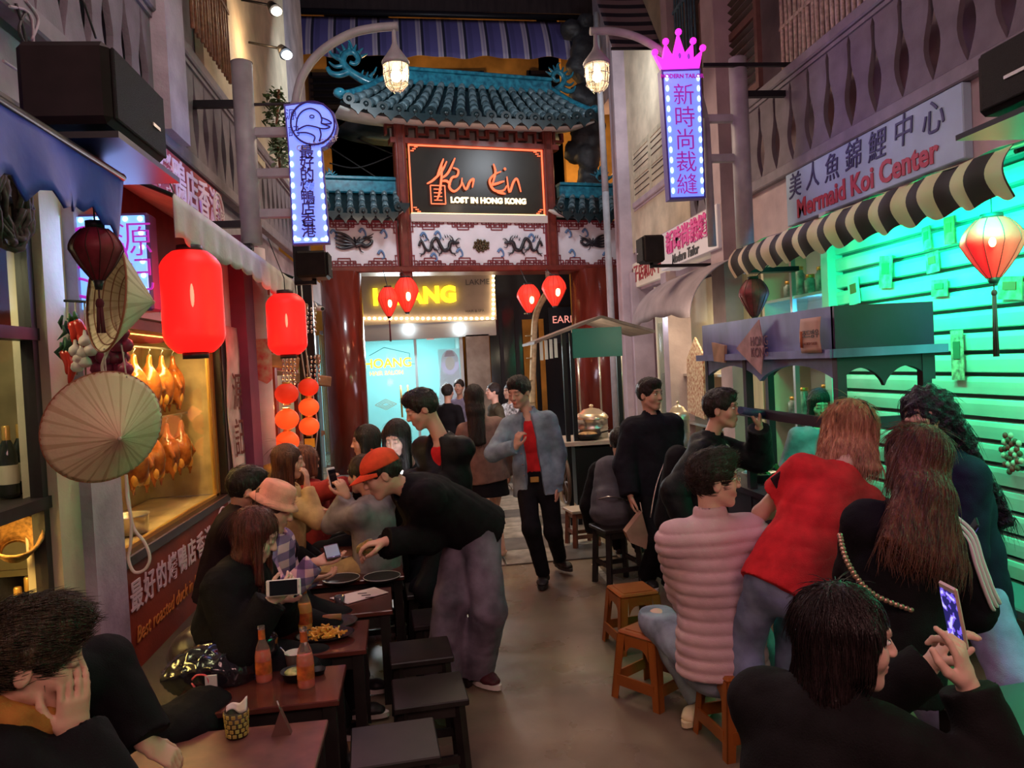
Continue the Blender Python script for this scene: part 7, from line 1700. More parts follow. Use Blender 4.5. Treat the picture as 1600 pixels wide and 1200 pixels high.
# plastic stools
PLA = mat('stool_plastic', (.30, .085, .014), .35, noise=.15, nscale=6)
def plastic_stool(label, loc, h_=.45, w_=.30, rz=0, material=PLA, group=None):
 t = thing('plastic_stool', label, 'stool', loc, group, rz); tw = w_ * .40; bw = w_ * .5
 def at(f): return tw + (bw - tw) * f
 mb = MB(); mb.box((0, 0, h_ - .012), (tw * 2, tw * 2, .024), 0, None, .010); mb.box((0, 0, h_ + .002), (tw * 1.5, tw * 1.5, .004), 0, None, .001); mb.build('seat', material, t, local=True)
 for a in range(4):
  R_ = Matrix.Rotation(a * PI / 2, 4, 'Z'); mb = MB()
  # corner leg: L section from top to floor
  ang = [(-at(0), -at(0), h_ - .02), (-at(1), -at(1), 0)]
  lw = .055
  for (dx, dy) in ((1, 0), (0, 1)):
   T0, B0 = Vector(ang[0]), Vector(ang[1]); v = Vector((dx, dy, 0)); n_ = Vector((dy, dx, 0)) * .006
   mb.add([T0, T0 + v * lw * .9, B0 + v * lw * .75, B0, T0 + n_, T0 + v * lw * .9 + n_, B0 + v * lw * .75 + n_, B0 + n_], [(0, 1, 2, 3), (7, 6, 5, 4), (0, 4, 5, 1), (1, 5, 6, 2), (2, 6, 7, 3), (3, 7, 4, 0)], 0, False, R_)
  mb.build('leg', material, t, local=True)
  mb = MB()                                              # skirt with rounded arch and low rail
  f = .16; y0 = -at(.05); N = 10; V = []
  for i in range(N):
   xa_, xb_ = -tw + .05 + (2 * tw - .1) * i / N, -tw + .05 + (2 * tw - .1) * (i + 1) / N; za_ = h_ - .07 - .04 * (abs(2 * i / N - 1) ** 4 * 1.4); zb2 = h_ - .07 - .04 * (abs(2 * (i + 1) / N - 1) ** 4 * 1.4)
   mb.add([(xa_, y0, h_ - .02), (xb_, y0, h_ - .02), (xb_, y0, zb2), (xa_, y0, za_), (xa_, y0 + .006, h_ - .02), (xb_, y0 + .006, h_ - .02), (xb_, y0 + .006, zb2), (xa_, y0 + .006, za_)], [(3, 2, 1, 0), (4, 5, 6, 7), (2, 3, 7, 6)], 0, False, R_)
  fr = .72; mb.build('side_frame', material, t, local=True); mb = MB(); mb.box((0, -at(fr) + .003, h_ * (1 - fr)), (at(fr) * 2 - .06, .010, .055), 0, R_); mb.build('low_rail', material, t, local=True)
 return t
DW = mat('stool_black_wood', (.018, .014, .014), .42, noise=.4, nscale=10); DWR = mat('table_red_brown', (.10, .025, .018), .25, noise=.4, nscale=6, stretch=(.3, 1, 1), coat=.4)
def wood_stool(label, loc, h_=.44, w_=.30, rz=0, m=None, group=None, top=None):
 m = m or DW; t = thing('wooden_stool', label, 'stool', loc, group, rz); mb = MB(); mb.box((0, 0, h_ - .014), (w_, w_, .028), 0, None, .005); mb.build('seat', top or m, t, local=True); o = w_ / 2 - .03
 for sx in (-1, 1):
  for sy in (-1, 1): mb = MB(); mb.bar((sx * o * .9, sy * o * .9, h_ - .02), (sx * o * 1.05, sy * o * 1.05, 0), .038, .038); mb.build('leg', m, t, local=True)
 for z in (h_ * .30,):
  for a in range(4): mb = MB(); R_ = Matrix.Rotation(a * PI / 2, 4, 'Z'); mb.box((0, -o, z + (.04 if a % 2 else 0)), (2 * o, .018, .035), 0, R_); mb.build('stretcher', m, t, local=True)
 for a in range(4): mb = MB(); R_ = Matrix.Rotation(a * PI / 2, 4, 'Z'); mb.box((0, -o * .92, h_ - .055), (2 * o * .9, .018, .05), 0, R_); mb.build('apron', m, t, local=True)
 return t
def low_table(label, loc, size, h_, rz=0, m=None, top=None, group=None):
 m = m or DW; t = thing('low_table', label, 'table', loc, group, rz); a, b = size; mb = MB(); mb.box((0, 0, h_ - .012), (a, b, .025), 0, None, .004); mb.build('table_top', top or DWR, t, local=True)
 for sx in (-1, 1):
  for sy in (-1, 1): mb = MB(); mb.box((sx * (a / 2 - .04), sy * (b / 2 - .04), (h_ - .025) / 2), (.05, .05, h_ - .025)); mb.build('leg', m, t, local=True)
 mb = MB()
 for sy in (-1, 1): mb.box((0, sy * (b / 2 - .04), h_ - .06), (a - .1, .02, .07))
 for sx in (-1, 1): mb.box((sx * (a / 2 - .04), 0, h_ - .06), (.02, b - .1, .07))
 mb.build('apron', m, t, local=True); return t
def seat_at(px, py, z): p = onz(px, py, z); return (p.x, p.y, 0)
def foot_at(px, py, dx, dy): p = onz(px, py, 0); return (p.x + dx, p.y + dy, 0)
plastic_stool('empty orange-brown plastic stool, the farther of the two behind the seated man in pink', foot_at(960, 1028, .17, .17), .35, .31, .12)
plastic_stool('empty orange-brown plastic stool just left of the seated man in pink', foot_at(1022, 1115, .06, .20), .35, .31, .62)
plastic_stool('orange-brown plastic stool under the seated man in the pink padded jacket', foot_at(1128, 1194, .16, .17), .35, .32, .12)
plastic_stool('orange-brown plastic stool under the woman taking a picture', (onz(1340, 1190, .62).x - .12, 1.42, 0), .45, .34, .2)
p = seat_at(908, 790, .38); t = wood_stool('small brown wooden stool beside the far food cart', p, .36, .28, .15, mat('stool_brown_wood', (.20, .07, .04), .4, noise=.4, nscale=8), top=mat('stool_top_pale', (.45, .36, .28), .5))
wood_stool('black stool under the person with the grey backpack', seat_at(962, 820, .46), .46, .32, .2)
low_table('low green-lit table at the lower right corner', (2.15, 2.15, 0), (.8, .8), .50, .1, DW, mat('table_dark_grey', (.08, .09, .09), .35))
t = thing('wall_bench', 'dark bench along the foot of the green shutter', 'bench', (XR - .28, 3.0, 0)); mb = MB(); mb.box((XR - .32, 3.0, .44), (.30, 2.6, .05), 0, None, .008); mb.build('seat', mat('bench_teal', (.06, .12, .14), .45), t)
for y in (1.9, 3.0, 4.1): mb = MB(); mb.box((XR - .32, y, .21), (.26, .05, .42)); mb.build('leg', DW, t)
mb = MB()

# far food cart with a pitched roof, steel steamers and a wheel
t = thing('food_cart', 'far food cart with pitched roof, green signboard and steel steamers', 'cart', (1.75, 8.1, 0)); Yf = 7.9; q = lambda x, y, d=0: ony(x, y, Yf + d)
mb = MB(); pk0 = q(940, 497); pL = q(835, 538); pR = q(1024, 520)
for a_, b_ in ((pL, pk0), (pk0, pR)):
 mb.add([a_, b_, b_ + Vector((0, 1.0, 0)), a_ + Vector((0, 1.0, 0)), a_ + Vector((0, 0, .03)), b_ + Vector((0, 0, .03)), b_ + Vector((0, 1.0, .03)), a_ + Vector((0, 1.0, .03))], [(3, 2, 1, 0), (4, 5, 6, 7), (0, 1, 5, 4), (2, 3, 7, 6), (1, 2, 6, 5), (0, 4, 7, 3)])
mb.build('pitched_roof', mat('roof_grey_brown', (.20, .16, .14), .6, noise=.3, nscale=8), t)
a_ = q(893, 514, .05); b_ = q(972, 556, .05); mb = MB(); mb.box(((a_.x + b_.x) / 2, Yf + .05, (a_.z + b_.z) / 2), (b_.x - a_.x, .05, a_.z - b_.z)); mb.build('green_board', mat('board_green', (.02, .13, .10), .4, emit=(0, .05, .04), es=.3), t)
for k in range(4): c = q(846 + k * 7.5, 548 - k * 1.4, .02); mb = MB(); mb.box(c, (.032, .012, .20)); mb.build('white_strip', mat('strip_white', (.62, .68, .66), .5), t)
for px in (884, 896, 968): c = q(px, 600, .08); tp = q(px, 520, .08); mb = MB(); mb.box((c.x, Yf + .08, tp.z / 2), (.045, .045, tp.z)); mb.build('post', BLACKM, t)
for px in (905, 938, 972): c = q(px, 600, .9); mb = MB(); mb.cyl((c.x, Yf + .9, .9), (c.x, Yf + .9, 2.1), .012, n=6); mb.build('rod', STEEL, t)
ct = q(905, 690).z; a_ = q(884, 700); b_ = q(975, 700); mb = MB(); mb.box(((a_.x + b_.x) / 2 + .02, Yf + .35, ct - .02), (b_.x - a_.x + .1, .8, .04)); mb.build('counter', mat('counter_pale', (.5, .42, .36), .4), t)
mb = MB(); mb.box(((a_.x + b_.x) / 2 + .05, Yf + .35, ct / 2 + .08), (b_.x - a_.x - .1, .7, ct - .3)); mb.build('cabinet', BLACKM, t)
wc = q(884, 752, -.04); rw = q(884, 718, -.04).z - wc.z; mb = MB(); mb.tube([wc + Vector((0, rw * math.cos(k * PI / 14), rw * math.sin(k * PI / 14))) for k in range(29)], .02, 7); wh = mb.build('wheel', mat('wheel_wood', (.08, .045, .03), .5), t)
for k in range(8): mb = MB(); mb.cyl(wc, wc + Vector((0, rw * math.cos(k * PI / 4), rw * math.sin(k * PI / 4))), .012, n=6); mb.build('spoke', mat('wheel_wood', (.08, .045, .03), .5), wh)
STG = mat('steamer_lid_warm', (.72, .58, .42), .3, metal=.7)
for k, (px, py, w_, lab) in enumerate(((925, 664, 50, 'large steel steamer with a domed lid on the far food cart'), (1060, 660, 30, 'smaller steel steamer behind the man with glasses-free black jacket'))):
 c = q(px, py, .3) if k == 0 else ony(px, py, 7.0); r_ = w_ / 2 / FPX * 8.2; s_ = thing('steamer_pot', lab if k == 0 else 'smaller steel steamer to the right of the standing man in black', 'pot', (c.x, c.y, ct if k == 0 else .9)); zb2 = ct if k == 0 else .9; hh_ = .34 if k == 0 else .40
 T = Matrix.Translation((c.x, c.y, zb2)); mb = MB(); mb.lathe([(.001, 0), (r_, .004), (r_, hh_ * .3), (r_ * 1.04, hh_ * .31), (r_, hh_ * .34), (r_, hh_ * .62), (r_ * 1.05, hh_ * .63)], 28, T); mb.build('tier', STEEL, s_)
 mb = MB(); mb.lathe([(r_ * 1.06, hh_ * .62), (r_ * 1.05, hh_ * .68), (r_ * .85, hh_ * .80), (r_ * .80, hh_ * .80), (r_ * .5, hh_ * .92), (r_ * .45, hh_ * .92), (.001, hh_ * .98)], 28, T); l_ = mb.build('lid', STG, s_); mb = MB(); mb.ell((c.x, c.y, zb2 + hh_ * 1.02), (r_ * .15, r_ * .15, r_ * .12), 10, 6); mb.build('knob', STG, l_)
c = q(915, 692, .0); s_ = thing('frying_pan', 'black frying pan of food on the far cart counter', 'pan', (c.x + .05, Yf + .12, ct)); mb = MB(); mb.lathe([(.001, .02), (.11, .02), (.15, .07), (.155, .07), (.12, .01), (.001, .005)], 20, Matrix.Translation((c.x + .05, Yf + .12, ct))); mb.build('pan_body', BLACKM, s_); mb = MB(); mb.ell((c.x + .05, Yf + .12, ct + .06), (.11, .11, .03), 12, 6); mb.build('food', mat('food_brown', (.45, .25, .10), .6, noise=.6, nscale=30), s_); mb = MB(); mb.bar((c.x + .2, Yf + .12, ct + .07), (c.x + .42, Yf + .05, ct + .12), .03, .015); mb.build('handle', BLACKM, s_)
tb = thing('side_counter', 'steel counter under the smaller steamer', 'counter', (ony(1060, 700, 7.0).x, 7.0, 0)); x_ = ony(1060, 700, 7.0).x; mb = MB(); mb.box((x_ + .1, 7.1, .88), (.8, .6, .04)); mb.build('top', STEEL, tb); mb = MB(); mb.box((x_ + .1, 7.1, .43), (.7, .5, .86)); mb.build('body_panel', BLACKM, tb)
lamp('cart_light', 'POINT', (ony(905, 600, Yf).x, Yf + .3, 1.85), 16, (1.0, .78, .55), .06)
lamp('cart_light', 'POINT', (ony(1050, 590, 6.9).x, 6.9, 2.0), 7, (1.0, .8, .55), .06)
# plants on the right balcony, cables
for k, (px, py) in enumerate(((1135, 560),)): pass
t = thing('overhead_cables', 'loose dark cables strung between the gate and the house rows', 'cable', (0, 11, 5))
for k, pts in enumerate((((345, 165), (460, 162)), ((530, 205), (600, 235), (640, 250), (700, 262)), ((515, 255), (560, 262), (620, 240)), ((515, 230), (600, 285)))):
 mb = MB(); Yk = 5.85 if k == 0 else 12.4; mb.tube(catmull([ony(x, y, Yk) for x, y in pts], 5), .012, 5); mb.build('cable', BLACKP, t)
# ------------------------------------------------------------------ people in the street
def pp(px, py, Y): return V3(ony(px, py, Y))
JEANS = cloth('jeans_blue', (.15, .20, .30), noise=.45, sc=9); JEANSG = cloth('jeans_faded_grey', (.17, .145, .20), noise=.5, sc=7); JEANSL = cloth('jeans_light', (.28, .33, .42), noise=.4, sc=8); JEANSV = cloth('jeans_lavender', (.34, .28, .55), noise=.3, sc=9)
DENIM = cloth('denim_jacket', (.24, .33, .42), noise=.45, sc=8, attr=False); REDT = cloth('tee_red', (.62, .025, .030)); NAVY = cloth('black_trousers', (.010, .010, .013))
PINKJ = cloth('padded_jacket_pink', (.62, .42, .46), rough=.5, noise=.12, sc=5); GREYS = cloth('sweatshirt_grey', (.26, .25, .27)); TAUPE = cloth('jumper_taupe', (.26, .165, .14)); TAN = cloth('scarf_tan', (.42, .18, .04), noise=.35)
YEL = cloth('sleeve_yellow', (.55, .42, .20)); REDJ = cloth('jacket_red', (.30, .03, .03)); PLAID = cloth('shirt_plaid', (.30, .20, .42)); PEACH = cloth('hat_peach', (.85, .42, .30)); CAPR = cloth('cap_red_orange', (.78, .09, .035)); LILG = cloth('top_lilac_grey', (.24, .22, .32))
SHOEB = mat('shoe_black', (.015, .014, .014), .5); SHOEM = mat('shoe_maroon', (.07, .012, .02), .6); SHOET = mat('shoe_cream', (.70, .60, .38), .6)
# plaid: crossing bands
nt = PLAID.node_tree; N_ = nt.nodes; tcp = N_.new('ShaderNodeTexCoord'); sp_x = N_.new('ShaderNodeSeparateXYZ'); nt.links.new(tcp.outputs['Object'], sp_x.inputs[0])
def band(ax, f, ph):
 a = N_.new('ShaderNodeMath'); a.operation = 'MULTIPLY_ADD'; a.inputs[1].default_value = f; a.inputs[2].default_value = ph; nt.links.new(sp_x.outputs[ax], a.inputs[0])
 b = N_.new('ShaderNodeMath'); b.operation = 'FRACT'; nt.links.new(a.outputs[0], b.inputs[0]); c = N_.new('ShaderNodeMath'); c.operation = 'GREATER_THAN'; c.inputs[1].default_value = .5; nt.links.new(b.outputs[0], c.inputs[0]); return c
bx_, bz_ = band('X', 13, 0), band('Z', 13, .2); ad = N_.new('ShaderNodeMath'); ad.operation = 'ADD'; nt.links.new(bx_.outputs[0], ad.inputs[0]); nt.links.new(bz_.outputs[0], ad.inputs[1]); dv = N_.new('ShaderNodeMath'); dv.operation = 'MULTIPLY'; dv.inputs[1].default_value = .5; nt.links.new(ad.outputs[0], dv.inputs[0])
rp_ = N_.new('ShaderNodeValToRGB'); rp_.color_ramp.interpolation = 'CONSTANT'; e_ = rp_.color_ramp.elements; e_[0].color = (.10, .07, .16, 1); e_[1].position = .4; e_[1].color = (.26, .16, .32, 1); q_ = e_.new(.8); q_.color = (.70, .45, .50, 1); nt.links.new(dv.outputs[0], rp_.inputs[0]); nt.links.new(rp_.outputs[0], PLAID.node_tree.nodes['Principled BSDF'].inputs['Base Color'])

def ankle(px, py, Y=None):
 p = onz(px, py, .0); return (p.x, p.y, .085)
def phone(label, c, x, y, w_=.072, h_=.145, case=None, screen=None, cat='phone'):
 """x = across, y = up the phone; the screen faces x cross y"""
 M = frame3(Vector(c), x, y); t = thing('phone', label, cat, tuple(c)); mb = MB(); mb.box((0, 0, 0), (w_, h_, .009), 0, M, .004); mb.build('phone_case', case or mat('phone_white', (.75, .70, .66), .3), t)
 mb = MB(); mb.box((0, 0, .0052), (w_ - .008, h_ - .028, .001), 0, M); mb.build('screen', screen or mat('phone_dark_screen', (.01, .01, .015), .1), t)
 mb = MB(); mb.box((0, -h_ / 2 + .008, .0052), (.010, .006, .001), 0, M); mb.build('button', STEEL, t); return t

# standing man in a black jacket over a red tee, looking down
D = 4.85
J = person('young man in an open black jacket over a red tee looking down', pp(659, 640, D), (-.92, -.15, -.42), Nk=pp(690, 688, D), P=pp(710, 835, D + .05), fwd=(-.6, -.75, 0), s=1.0, q=.011, qf=.0065, up=(-.35, 0, 1),
 Rh=dict(w=pp(640, 752, D - .22), d=(-.8, -.2, .1), n=(.2, .5, 1), hint=(.3, -.5, -.6)), Lh=dict(w=pp(630, 748, D + .1), d=(-.8, -.3, .2), n=(0, 0, 1), hint=(0, .6, -.7)), Rf=dict(a=ankle(728, 1012)), Lf=dict(a=ankle(650, 990)),
 top=dict(mat=BLACK2, thick=.028, hem=.06, open=.055, name='bomber_jacket', amp=.012), pants=dict(mat=NAVY), shoes=dict(mat=SHOEB), hair=dict(style='short', n=500, top=.012, slen=.035), eyes='down')
def undershirt(J, m, name='tee', short=0.0):
 s = J['s']; P, Nk, r, ff, tx = J['P'], J['Nk'], J['r'], J['ff'], J['tx']; G = Field(np.minimum(P, Nk) - .25, np.maximum(P, Nk) + .25, .012); ch = Nk * .62 + P * .38
 G.ecap(Nk - tx * .08 * s, ch, (.12 * s, .083 * s), (.14 * s, .098 * s), r, .04); G.ecap(ch, P, (.135 * s, .092 * s), (.145 * s, .098 * s), r, .04); G.cut(P - tx * (.02 + short), -tx); G.ell(Nk + tx * .07 * s + ff * .03, V3(.058, .068, .10) * s, np.stack([r, ff, tx], 1), .01, sub=True)
 A_, B_ = G.mesh(); A_ = A_ - vnormals(A_, B_) * (wrinkle(A_, 4, 18) * .006)[:, None]; np_mesh(name, A_, B_, m, J['root'])
undershirt(J, REDT)
mb = MB()
for k, (x, y) in enumerate(((727, 767), (740, 772), (752, 768))): c = pp(x - 30 + 8, y - 35, D - .20)
# woman lit by her phone
D = 5.3
person('woman with long dark hair lit by her phone, left of the man in black jacket', pp(620, 684, D), (-.35, -.85, -.42), Nk=pp(640, 728, D + .08), P=pp(655, 860, D + .35), fwd=(-.3, -.9, 0), s=.95, q=.012, qf=.007, skin=SKIN_PALE,
 Lh=dict(w=pp(640, 770, D - .25), d=(-.4, -.4, .4), n=(0, -.2, 1)), Rh=dict(w=pp(612, 775, D - .2), d=(.2, -.6, .4), n=(0, 0, 1)), top=dict(mat=BLACK, thick=.02, name='jumper'), pants=dict(mat=NAVY), shoes=dict(mat=SHOEB), hair=dict(style='long', length=.34, mat=HAIR_BLACK, n=500, q=.009, fringe=-.01), eyes='down')
phone('glowing phone held by the woman with long dark hair', tuple(pp(622, 748, D - .32)), (1, 0, 0), (0, .75, .6), screen=mat('phone_glow', (.8, .9, 1), .4, emit=(.75, .85, 1.0), es=2.2)); lamp('phone_light', 'AREA', tuple(pp(621, 738, D - .30)), .7, (.85, .9, 1.0), .12, tuple(pp(620, 684, D)))
# woman from behind, taupe jumper and short skirt
D = 6.9
person('woman seen from behind in a taupe jumper and short black skirt', pp(740, 622, D), (-.05, 1, .05), Nk=pp(750, 660, D), P=pp(764, 742, D), fwd=(-.2, 1, 0), s=.97, q=.013, qf=.009, hs=.97,
 Lh=dict(w=pp(735, 720, D + .2), hint=(-.5, -.4, -.5)), Rh=dict(w=pp(797, 738, D + .12), hint=(.6, -.5, -.3)), Rf=dict(a=ankle(786, 872), toe=(.2, 1, 0)), Lf=dict(a=ankle(768, 842), toe=(-.1, 1, 0)), top=dict(mat=TAUPE, thick=.03, hem=.06, name='jumper'), pants=dict(mat=NAVY, kind='skirt', len=.19), shoes=None, hair=dict(style='long', length=.40, mat=HAIR_BLACK, n=300, q=.010, width=.95, boff=.09, front=False), eyes='none')
# man in a denim jacket walking towards the camera
D = 6.05
J = person('man in a pale denim jacket, red tee and black trousers walking towards us', pp(811, 613, D), (-.62, -.75, -.30), Nk=pp(825, 650, D + .03), P=pp(838, 748, D + .05), fwd=(-.25, -1, 0), s=1.0, q=.0115, qf=.0065,
 Rh=dict(w=pp(806, 698, D - .22), d=(.15, -.2, .7), n=(.6, .3, 0), hint=(-.7, .1, -.6), curl=.6, t=(0, -.5, .5)), Lh=dict(w=pp(869, 757, D - .02), d=(.05, -.1, -1), n=(-1, 0, 0), hint=(.8, .5, 0), curl=.45), Rf=dict(a=ankle(850, 914), toe=(-.25, -1, 0)), Lf=dict(a=(ankle(876, 893)[0], ankle(876, 893)[1], .11), toe=(.35, -1, 0)),
 top=dict(mat=DENIM, thick=.026, hem=.12, open=.050, flare=.02, name='denim_jacket', amp=.012, collar=1), pants=dict(mat=NAVY, cuff=.0), shoes=dict(mat=SHOEB, sole=SOLE_B), hair=dict(style='short', n=500, top=.014, slen=.04), eyes='down')
undershirt(J, REDT, short=-.02)
mb = MB(); c = J['P'] + J['ff'] * .125 * J['s'] + J['tx'] * .02; mb.box(tuple(c), (.07, .012, .045), 0, None, .004); mb.build('belt_buckle', BRASS, J['root'])
for k in range(5): c = J['Nk'] * (1 - k * .17) + J['P'] * k * .17 + J['ff'] * .135 - J['r'] * -.075 - J['tx'] * .10; mb = MB(); mb.ell(tuple(c), (.007, .007, .007), 8, 5); mb.build('button', STEEL, J['root'])
# people far off by the salon
person('far person in a black tee with yellow back print by the salon', pp(700, 613, 11.5), (.5, 1, 0), s=1.0, q=.02, qf=.014, top=dict(mat=BLACK, thick=.02, q=.02), pants=dict(mat=NAVY, q=.02), shoes=dict(mat=SHOEB), hair=dict(style='short', q=.012), eyes='none')
for k in range(3): c = pp(706, 646 + k * 3.4, 11.3);
person('far man facing us behind the person in the printed black tee', pp(717, 605, 12.6), (-.3, -1, 0), s=1.02, q=.02, qf=.014, top=dict(mat=LILG, thick=.02, q=.02), pants=dict(mat=JEANS, q=.02), shoes=dict(mat=SHOEB), hair=dict(style='short', q=.012))
person('far man in profile just right of the taupe jumper woman', pp(770, 612, 11.2), (-1, -.2, 0), s=1.0, q=.02, qf=.014, top=dict(mat=cloth('tee_olive', (.06, .05, .03)), thick=.02, q=.02), pants=dict(mat=NAVY, q=.02), shoes=dict(mat=SHOEB), hair=dict(style='short', q=.012))
person('far person in a white patterned shirt behind the denim jacket man', pp(796, 612, 12.0), (-.8, -.5, 0), s=1.0, q=.02, qf=.014, top=dict(mat=cloth('shirt_patterned', (.60, .60, .62), noise=.9, sc=24), thick=.02, q=.02), pants=dict(mat=NAVY, q=.02), shoes=dict(mat=SHOEB), hair=dict(style='short', q=.012))

# bending man in the red-orange cap
D = 4.1
J = person('man in a red-orange cap and black jumper bending over the tables', pp(597, 742, D - .05), (-.93, -.15, -.42), Nk=pp(640, 765, D), P=pp(733, 818, D + .12), fwd=(-.25, -.10, -1), s=1.06, q=.010, qf=.0055, up=(-.42, 0, 1), sh=.15, hs=1.0,
 Rh=dict(w=pp(603, 846, D - .12), d=(-1, -.1, -.05), n=(0, 0, -1), hint=(.4, -.3, -.6), curl=.45, t=(0, -1, 0), grip=.5), Lh=dict(w=pp(600, 856, D + .2), d=(-1, 0, -.1), n=(0, -.3, -1), hint=(.3, .5, -.6), curl=.5), Rf=dict(a=ankle(693, 1082), hint=(-.2, -1, 0), toe=(-.2, -1, 0)), Lf=dict(a=ankle(745, 1066), hint=(.3, -1, 0), toe=(.75, -1, 0)),
 top=dict(mat=BLACK, thick=.040, hem=.10, name='jumper', amp=.013), pants=dict(mat=JEANSG, thick=.030, cuff=.035, amp=.012), shoes=dict(mat=SHOEM), hair=dict(style='short', vol=.2, n=0, bald_side=.02), hat=dict(mat=CAPR), eyes='down')

# seated people along the left wall, far to near
D = 5.9
person('person in a red jacket with light brown hair, farthest seated by the red kiosk', pp(479, 722, D), (.6, .5, -.2), Nk=pp(484, 757, D), P=pp(488, 830, D), fwd=(.9, .3, 0), s=.95, q=.013, qf=.008, Rh=dict(w=pp(508, 762, D - .1), d=(.5, 0, .8), n=(.5, .5, 0)), Lh=dict(w=pp(512, 770, D + .1), d=(.5, 0, .8), n=(.5, .5, 0)), Rf=dict(a=(ankle(530, 850)[0], D, .085)), Lf=dict(a=(ankle(530, 850)[0], D + .25, .085)), top=dict(mat=REDJ, thick=.03), pants=dict(mat=NAVY), shoes=dict(mat=SHOEB), hair=dict(style='long', length=.16, mat=HAIR_OMBRE, n=200, q=.009), eyes='none')
D = 5.2
person('seated woman with brown hair and pale yellow sleeve, hand to her face', pp(451, 722, D), (.9, .1, -.1), Nk=pp(449, 762, D), P=pp(447, 848, D), fwd=(.9, .0, 0), s=.93, q=.012, qf=.007, Rh=dict(w=pp(480, 762, D - .12), d=(.0, .1, 1), n=(-1, .2, 0), hint=(.5, -.3, -.8)), Lh=dict(w=pp(505, 800, D + .1), d=(1, 0, .1), n=(0, 0, 1)), Rf=dict(a=(-.45, D, .085)), Lf=dict(a=(-.45, D + .25, .085)), top=dict(mat=YEL, thick=.018), pants=dict(mat=NAVY), shoes=dict(mat=SHOEB), hair=dict(style='long', length=.30, mat=HAIR_BROWN, n=300, q=.009), eyes='down')
D = 5.45
person('seated woman with dark hair half hidden behind the red-orange cap', pp(571, 690, D + .3), (-.9, -.1, -.1), Nk=pp(577, 730, D + .3), P=pp(585, 830, D + .3), fwd=(-.9, 0, 0), s=.95, q=.013, qf=.008, Lf=dict(a=(-.75, D + .2, .085)), Rf=dict(a=(-.75, D + .5, .085)), top=dict(mat=BLACK, thick=.03), pants=dict(mat=NAVY), shoes=dict(mat=SHOEB), hair=dict(style='long', length=.32, mat=HAIR_BLACK, n=200, q=.009), eyes='none')
D = 4.95
J = person('seated man in a grey sweatshirt holding up a phone, back half turned', pp(566, 742, D), (-.75, .55, -.1), Nk=pp(580, 782, D), P=pp(590, 870, D), fwd=(-.75, .4, 0), s=.98, q=.0115, qf=.0065, Lh=dict(w=pp(541, 775, D - .05), d=(-.35, 0, .9), n=(-.3, .5, 0), hint=(.2, -.3, -.9), curl=.7), Rh=dict(w=pp(536, 772, D + .15), d=(-.2, 0, .9), n=(-.3, -.5, 0), hint=(.3, .3, -.9), curl=.7), Lf=dict(a=(-.95, D - .05, .085)), Rf=dict(a=(-.95, D + .25, .085)), top=dict(mat=GREYS, thick=.024, name='sweatshirt', amp=.013), pants=dict(mat=cloth('trousers_khaki', (.40, .30, .16))), shoes=dict(mat=SHOEB), hair=dict(style='short', n=300, slen=.03), eyes='none')
phone('phone held up by the man in the grey sweatshirt', tuple(pp(520, 748, D + .02)), (.6, .8, 0), (-.3, 0, 1), case=mat('phone_silver', (.6, .6, .62), .3))
wood_stool('black stool under the man in the grey sweatshirt', (float(pp(590, 870, D)[0]), D, 0), .40, .30, .1)
D = 4.35
person('seated man with short black hair resting his cheek on his hand by the banner', pp(386, 765, D), (.80, .35, -.25), Nk=pp(374, 803, D), P=pp(352, 905, D), fwd=(.9, .1, 0), s=.98, q=.012, qf=.0065, Rh=dict(w=pp(404, 802, D - .08), d=(-.15, .1, 1), n=(-1, .1, .2), hint=(.4, -.3, -.9), curl=.5), Lh=dict(w=pp(420, 850, D + .15), d=(1, 0, 0), n=(0, 0, -1)), Rf=dict(a=(-.75, D, .085)), Lf=dict(a=(-.75, D + .22, .085)), top=dict(mat=cloth('jacket_dark_plum', (.020, .012, .018)), thick=.035), pants=dict(mat=NAVY), shoes=dict(mat=SHOEB), hair=dict(style='short', n=400, top=.008), eyes='down')
D = 4.0
J = person('seated person in a peach bucket hat and plaid shirt reaching out an open hand', pp(428, 794, D), (.85, -.15, -.40), Nk=pp(424, 838, D), P=pp(410, 930, D), fwd=(.9, -.15, 0), s=.97, q=.010, qf=.0055, up=(.2, 0, 1),
 Rh=dict(w=pp(492, 879, D - .25), d=(1, .05, .05), n=(.1, -.2, 1), hint=(-.1, -.4, -.8), curl=.22, t=(0, 1, .3)), Lh=dict(w=pp(485, 905, D + .1), d=(.9, .2, 0), n=(0, 0, 1), hint=(0, .5, -.8)), Rf=dict(a=(-.45, D - .1, .085)), Lf=dict(a=(-.45, D + .2, .085)), top=dict(mat=PLAID, thick=.024, name='plaid_shirt', amp=.012), pants=dict(mat=NAVY), shoes=dict(mat=SHOEB), hair=dict(style='short', n=150, mat=HAIR_BROWN), hat=dict(mat=PEACH, style='bucket'), eyes='down')
phone('phone lying in the open hand of the person in the bucket hat', tuple(pp(519, 862, D - .22)), (.95, .2, .1), (-.2, .95, .25), case=mat('phone_black', (.02, .02, .02), .3), screen=mat('phone_dim', (.1, .12, .14), .2, emit=(.3, .35, .4), es=.3))
D = 3.55
